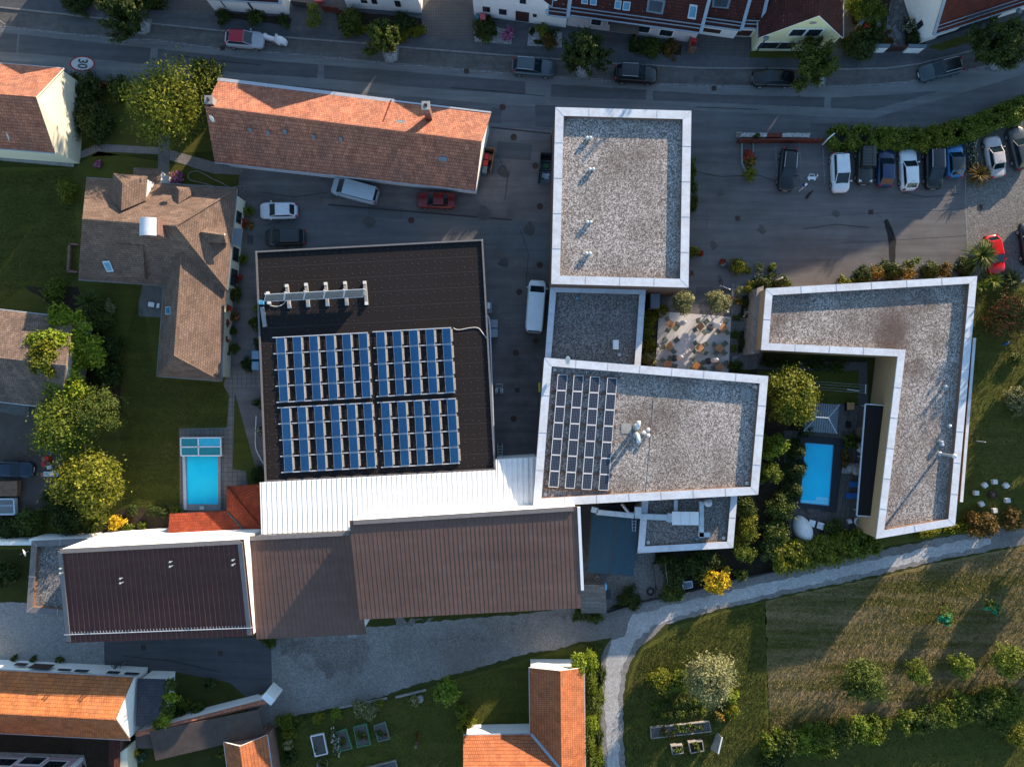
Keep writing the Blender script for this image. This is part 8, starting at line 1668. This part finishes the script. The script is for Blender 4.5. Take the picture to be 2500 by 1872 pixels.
bed("white framed raised bed with bare grey soil", [(759, 1793), (792, 1786), (802, 1836), (771, 1843)], .35, 'white', 1, 'bedsoil'); bed("green edged raised bed beside the bush of small white flowers", [(818, 1784), (847, 1774), (862, 1823), (834, 1830)], .35, 'gbox', 3, 'bedsoil'); bed("green framed raised bed with ropes of plants", [(864, 1770), (896, 1761), (907, 1813), (874, 1820)], .4, 'gbox', 6, 'bedsoil'); bed("grey green raised bed at the right end of the row", [(913, 1767), (942, 1758), (953, 1800), (924, 1807)], .35, 'chair', 4, 'bedsoil'); bed("long raised bed cut by the bottom edge", [(882, 1873), (967, 1852), (976, 1885), (890, 1910)], .3, 'greywood', 5, 'bedsoil')
bed("long vegetable bed with blue green cabbages", [(1586, 1772), (1730, 1756), (1735, 1782), (1588, 1799)], .35, 'greywood', 26, 'bedsoil'); bed("small weathered planter box with dry plants", [(1635, 1813), (1663, 1811), (1666, 1831), (1639, 1835)], .6, 'greywood', 4); bed("small weathered planter box with yellow flowers", [(1677, 1805), (1712, 1801), (1716, 1826), (1683, 1832)], .6, 'greywood', 4)
S_("cloud of small white flowers over the raised bed", 818, 1808, .75, .7, 'whitef', 'loose', cat="flowers", sc=(.7, 1.5, 1), rz=R(12), dens=2)
o = thing("leaning_board", "grey board leaning on end beside the planter boxes", "board", P(1750, 1802)); p = P(1745, 1805); b = MB(); b.hexa([p + Vector(v) for v in ((-.5, -1.0, 0), (-.42, -1.05, 0), (.28, .8, 0), (.2, .85, 0), (.0, -.9, 1.1), (.08, -.95, 1.1), (.5, .8, 1.1), (.42, .85, 1.1))]); b.build("board", M['greywood'], o); b = MB(); b.beam(p + Vector((.05, -.9, 1.12)), p + Vector((.46, .82, 1.12)), .14, .06); b.build("top_rail", M['offwhite'], o)
b = MB(); b.lathe(P(789, 1861), [(.55, 0), (.6, .4), (.52, .4), (.5, .3), (.02, .3)], 18); tag(b.build("round_tub", M['greywood']), "round planted tub at the bottom edge of the garden", "tub"); S_("plants in the round tub", 789, 1860, .5, .5, 'mid', 'loose', base=.25)
b = MB(); b.lathe(P(1018, 1812), [(.2, 0), (.16, .5), (.17, .9), (.02, .92)], 10); tag(b.build("tree_stump", M['timber']), "pale cut tree stump on the garden lawn", "stump"); b = MB(); b.lathe(P(1026, 1704), [(.4, 0), (.38, .3), (.02, .36)], 9); tag(b.build("garden_stone", M['conc']), "grey green stone slab at the gravel edge", "stone")
for pts, lab in (([(826, 1727), (945, 1703)], "left timber edge between gravel and garden"), ([(966, 1701), (1040, 1683)], "right timber edge between gravel and garden")): q = [P(*p, .08) for p in pts]; b = MB(); b.beam(q[0], q[1], .22, .2); tag(b.build("timber_edge", M['greywood']), lab, "edging")
b = MB(); b.box(P(862, 1540, 0), (1.0, 1.2, .25)); b.box(P(862, 1540, .25), (.6, .7, .03), 0, 1); tag(b.build("cellar_light_well", [M['conc'], M['black']]), "square concrete light well on the gravel by the brown roof", "light well")
o = thing("wooden_deck_ramp", "weathered wooden deck with peeling white paint beside the annex garden", "deck", P(1608, 1410)); b = MB(); b.prism([p.xy for p in px([(1591, 1374), (1621, 1370), (1628, 1425), (1620, 1436), (1603, 1436)])], .0, .55); b.build("boards", M['bwood'], o); b = MB(); b.prism([p.xy for p in px([(1601, 1437), (1622, 1437), (1622, 1458), (1600, 1458)])], 0, .3); b.build("step", M['bwood'], o); b = MB(); b.beam(P(1623, 1370, .9), P(1630, 1425, .9), .06, .1); [b.beam(P(x, y), P(x, y) + Vector((0, 0, .9)), .08, .08) for x, y in ((1623, 1371), (1629, 1423))]; b.build("railing", M['greywood'], o)
b = MB(); b.tube([P(1588, 1443, .12) + Vector((.32 * math.cos(a * math.pi / 10), .36 * math.sin(a * math.pi / 10), 0)) for a in range(21)], .10, 8); tag(b.build("tyre", M['tyre']), "black tyre lying beside the wooden deck", "tyre"); b = MB(); b.tube([P(1458, 1412, .15) + Vector((.2 * math.cos(a * math.pi / 8), .2 * math.sin(a * math.pi / 8), 0)) for a in range(17)], .08, 8); tag(b.build("concrete_ring", M['conc']), "pale concrete ring above the board roofed shed", "ring")
o = thing("cold_frame", "pale framed cold frame by the gravel track", "cold frame", P(1678, 1429)); q = [P(1665, 1421, .35), P(1689, 1418, .35), P(1691, 1433, .3), P(1669, 1438, .3)]; quadpanel(o, q, 'zinc', "cover", .1); b = MB(); b.prism(inset([v.xy for v in q], .05), 0, .26, top=False); b.build("box", M['greywood'], o)
b = MB(); b.box(P(1484, 1451), (.6, 1.0, .1)); tag(b.build("floor_mat", M['dgrey']), "dark mat on the gravel right of the board roofed shed", "mat"); b = MB(); b.box(P(1477, 1427, 1.6), (.16, .6, .9)); tag(b.build("letter_panel", M['sky']), "pale blue panel at the top corner of the board roofed shed", "panel")
o = thing("track_fence", "low dark fence board along the north side of the gravel track", "fence", P(1500, 1485))
for a, e in (((1482, 1494), (1560, 1470)), ((1560, 1470), (1620, 1457)), ((1670, 1447), (1760, 1422)), ((1760, 1420), (1900, 1392)), ((1900, 1392), (2075, 1354))): b = MB(); b.beam(P(*a, .35), P(*e, .35), .06, .7); b.build("board", M['dgrey'], o)
# dirt yard on the left
o = thing("lumber_stack", "stack of pale planks beside the golden tree", "lumber", P(132, 1156)); b = MB(); [b.box(P(132, 1156) + Vector((0, -.2 + i * .14, .3)), (1.75, .12, .12)) for i in range(4)]; b.build("planks", M['alu'], o); b = MB(); [b.box(P(132, 1156) + Vector((s_, 0, 0)), (.12, .6, .3)) for s_ in (-.6, .6)]; b.build("bearer", M['timber'], o)
for x, y, m_, h, lab in ((112, 1120, 'terracotta', .4, "upper red crate at the dirt yard edge"), (120, 1118, 'red', .5, "second red crate at the dirt yard edge"), (110, 1132, 'red', .35, "lower red crate at the dirt yard edge"), (121, 1130, 'brown', .4, "brown crate at the dirt yard edge"), (108, 1158, 'terracotta', .3, "red crate at the end of the plank stack"), (123, 1139, 'offwhite', .3, "white box above the plank stack"), (132, 1103, 'navy', .7, "dark blue barrel under the tree")): b = MB(); b.box(P(x, y), (.42, .5, h), R(x * 3 % 20), 0, .95); tag(b.build("crate", M[m_]), lab, "crate")
o = thing("trailer", "open trailer with pale frame at the left edge", "trailer", P(10, 1235)); b = MB(); q = px([(-60, 1218), (37, 1217), (39, 1254), (-60, 1255)], .9); b.face([v - Vector((0, 0, .3)) for v in q][::-1]); b.build("bed", M['grey'], o); b = MB(); [b.beam(q[i], q[(i + 1) % 4], .14, .5) for i in range(4)]; b.beam(q[0].lerp(q[3], .45), q[1].lerp(q[2], .45), .06, .06); b.build("side_rail", M['pipew'], o)
for s_ in (0, 1): b = MB(); p = P(8, 1215 + 43 * s_); b.tube([(p.x, p.y - .1, .3), (p.x, p.y + .1, .3)], .3, 12); b.build("wheel", M['tyre'], o)
o = thing("covered_trailer", "brown tarpaulin covered trailer above the open one", "trailer", P(10, 1193)); b = MB(); q = px([(-60, 1176), (41, 1174), (40, 1211), (-60, 1212)], 1.2); b.prism([v.xy for v in q], .5, 1.15); b.build("tarpaulin", M['timber'], o)
for s_ in (0, 1): b = MB(); p = P(8, 1176 + 34 * s_); b.tube([(p.x, p.y - .1, .3), (p.x, p.y + .1, .3)], .3, 12); b.build("wheel", M['tyre'], o)
b = MB(); b.prism([p.xy for p in px([(124, 1192), (165, 1194), (178, 1206), (130, 1203)])], 0, .2); tag(b.build("stone_row", M['conc']), "row of pale stones under the golden tree", "stones"); b = MB(); b.prism([p.xy for p in px([(0, 984), (72, 985), (72, 1012), (40, 1014), (0, 1004)])], .02, .12); tag(b.build("concrete_slab", M['concd']), "concrete slab below the old barn", "slab")
lounger("white garden chair on the patio of the shingled house", 377, 745, -10, 'white', .9, .5); b = MB(); [b.prism([p.xy for p in px(q)], 0, .3) for q in ([(170, 596), (176, 596), (172, 664), (166, 664)], [(170, 660), (192, 662), (192, 667), (168, 666)], [(172, 594), (195, 596), (195, 600), (172, 599)])]; tag(b.build("brick_edging", M['w_brick']), "brick edging of the bed at the west end of the shingled house", "edging")
b = MB(); b.box(P(611, 585), (.55, .85, .1)); tag(b.build("door_mat", M['dgrey']), "dark mat on the driveway at the entrance canopy", "mat")
# garden walls top right and left
o = thing("garden_gate_wall", "white garden wall with grey coping and brown gate at the corner house", "wall", P(2190, 122)); b = MB(); [b.prism([p.xy for p in px(q, 1.3)], PZ, 1.35, top=False) for q in ([(2138, 110), (2174, 109), (2171, 116), (2134, 117)], [(2220, 109), (2262, 110), (2258, 118), (2219, 117)])]; b.build("wall", M['w_white'], o); b = MB(); [b.prism([p.xy for p in px(q, 1.4)], 1.34, 1.42) for q in ([(2137, 108), (2175, 108), (2172, 117), (2133, 118)], [(2219, 108), (2264, 109), (2260, 118), (2218, 118)])]; b.build("coping", M['zinc'], o); b = MB(); b.prism([p.xy for p in px([(2175, 113), (2219, 112), (2218, 116), (2174, 117)], 1)], PZ, 1.15); b.build("gate", M['door'], o)
o = thing("bin_niche", "curved pale stone wall niche around the red bin", "wall", P(2110, 66)); b = MB(); q = [P(x, y, PZ) for x, y in ((2086, 76), (2098, 58), (2124, 58), (2131, 68), (2131, 80))]; [b.beam(q[i] + Vector((0, 0, .6)), q[i + 1] + Vector((0, 0, .6)), .22, 1.2) for i in range(4)]; b.build("wall", M['w_grey'], o); b = MB(); [b.beam(q[i] + Vector((0, 0, 1.23)), q[i + 1] + Vector((0, 0, 1.23)), .34, .07) for i in range(4)]; b.build("coping", M['zinc'], o)
b = MB(); b.prism([p.xy for p in px([(168, 196), (332, 208), (332, 212), (168, 200)], .8)], 0, .9); tag(b.build("front_garden_wall", M['rustwall']), "low brown wall between dark bushes and the street", "wall")
o = thing("front_fence", "dark fence with a pink planter between two street houses", "fence", P(745, 12)); b = MB(); b.beam(P(712, 8, .6), P(768, 16, .6), .08, 1.0); b.build("panel", M['dgrey'], o); b = MB(); b.beam(P(785, 20, .7), P(828, 27, .7), .08, 1.1); b.build("gate", M['rustwall'], o); b = MB(); b.box(P(780, 5, PZ), (.8, .5, .6)); b.build("planter", M['pinkish'], o)
# ================================================================ PEOPLE AND A DOG
def skin_fig(name, V_, E_, mats, matf, parent, sub=1):
    me = bpy.data.meshes.new(name); me.from_pydata([v[:3] for v in V_], E_, []); o = bpy.data.objects.new(name, me); COL.objects.link(o)
    m = o.modifiers.new("skin", 'SKIN'); m.use_smooth_shade = True; sv = me.skin_vertices[0].data if me.skin_vertices else None
    if sv is None:
        bpy.context.view_layer.objects.active = o
        me.attributes.new("skin_radius", 'FLOAT_VECTOR', 'POINT')
    for i, v in enumerate(V_): sv[i].radius = (v[3], v[3] if len(v) < 5 else v[4])
    sv[0].use_root = True; o.modifiers.new("sub", 'SUBSURF').levels = sub
    bpy.context.view_layer.update(); m2 = bpy.data.meshes.new_from_object(o.evaluated_get(bpy.context.evaluated_depsgraph_get())); bpy.data.objects.remove(o)
    m2.materials.clear(); [m2.materials.append(M[k]) for k in mats]
    for p in m2.polygons: p.material_index = matf(p.center); p.use_smooth = True
    k = bpy.data.objects.new(name, m2); COL.objects.link(k); k.parent = parent; return k
def person(lab, x, y, heading, top, leg, capm, hair='brown'):
    o = thing("person", lab, "person"); V = [(0, 0, .95, .15, .12)]; E = []
    def add(p, v): V.append(v); E.append((p, len(V) - 1)); return len(V) - 1
    a = add(0, (0, 0, 1.15, .15, .11)); a = add(a, (.03, 0, 1.36, .17, .11)); ck = a; a = add(a, (.05, 0, 1.50, .06)); a = add(a, (.08, 0, 1.60, .09, .10)); add(a, (.09, 0, 1.70, .085, .095)); add(a, (.19, 0, 1.60, .02))
    for s_, fw in ((1, .34), (-1, -.34)):
        k = add(0, (.02, s_ * .10, .90, .10)); k = add(k, (fw * .5, s_ * .10, .50, .068)); k = add(k, (fw * .8 - .08, s_ * .10, .09, .045)); add(k, (fw * .8 + .12, s_ * .11, .05, .04))
        k = add(ck, (.03, s_ * .20, 1.38, .065)); k = add(k, (-fw * .3, s_ * .26, 1.12, .046)); k = add(k, (-fw * .5 + .12, s_ * .25, .90, .035)); h = add(k, (-fw * .5 + .16, s_ * .25, .83, .03))
        for f in range(4): g = add(h, (-fw * .5 + .155 + f * .022, s_ * .25, .77, .009)); add(g, (-fw * .5 + .17 + f * .02, s_ * .245, .725 - .006 * (f % 2), .008))
        add(h, (-fw * .5 + .20, s_ * .22, .80, .009))
    skin_fig("body", V, E, ['skin', top, leg, 'offwhite'], lambda c: 0 if c.z > 1.47 or (c.z < .92 and abs(c.y) > .19) else 1 if c.z > .93 else 3 if c.z < .085 else 2, o)
    b = MB(); b.lathe((.07, 0, 1.62), [(.115, 0), (.125, .06), (.10, .14), (.02, .17)], 12); b.build("cap" if capm else "hair", M[capm or hair], o, True)
    if capm: b = MB(); b.box((.2, 0, 1.64), (.12, .16, .02)); b.build("cap_peak", M[capm], o)
    p = P(x, y); o.location = (p.x, p.y, .03); o.rotation_euler = (0, 0, R(heading))
person("person in a blue jacket, light trousers and white cap walking beside the black estate", 1953, 460, 235, 'navy', 'offwhite', 'white')
person("person in dark red clothes walking at the east wall of the tall block", 1684, 671, 200, 'brown', 'timber', None)
o = thing("dog", "black dog standing in the car park near the person in blue", "dog"); V = [(-.05, 0, .50, .13, .15)]; E = []
def add(p, v): V.append(v); E.append((p, len(V) - 1)); return len(V) - 1
c_ = add(0, (.22, 0, .50, .15, .17)); h_ = add(0, (-.26, 0, .50, .12, .13)); n_ = add(c_, (.38, 0, .64, .085)); k = add(n_, (.47, 0, .74, .085)); add(k, (.60, 0, .70, .045)); [add(k, (.44, s_ * .10, .80, .025)) for s_ in (-1, 1)]; t_ = add(h_, (-.42, 0, .56, .035)); add(t_, (-.56, .05, .66, .02))
for s_ in (-1, 1): a = add(c_, (.22, s_ * .11, .36, .055)); a = add(a, (.21, s_ * .11, .20, .035)); a = add(a, (.23, s_ * .11, .04, .03)); add(a, (.28, s_ * .11, .03, .028)); a = add(h_, (-.24, s_ * .11, .36, .075)); a = add(a, (-.20, s_ * .11, .26, .05)); a = add(a, (-.32, s_ * .11, .18, .032)); a = add(a, (-.29, s_ * .11, .04, .028)); add(a, (-.23, s_ * .11, .03, .028))
skin_fig("body", V, E, ['black'], lambda c: 0, o); p = P(1970, 480); o.location = (p.x, p.y, .03); o.rotation_euler = (0, 0, R(55))
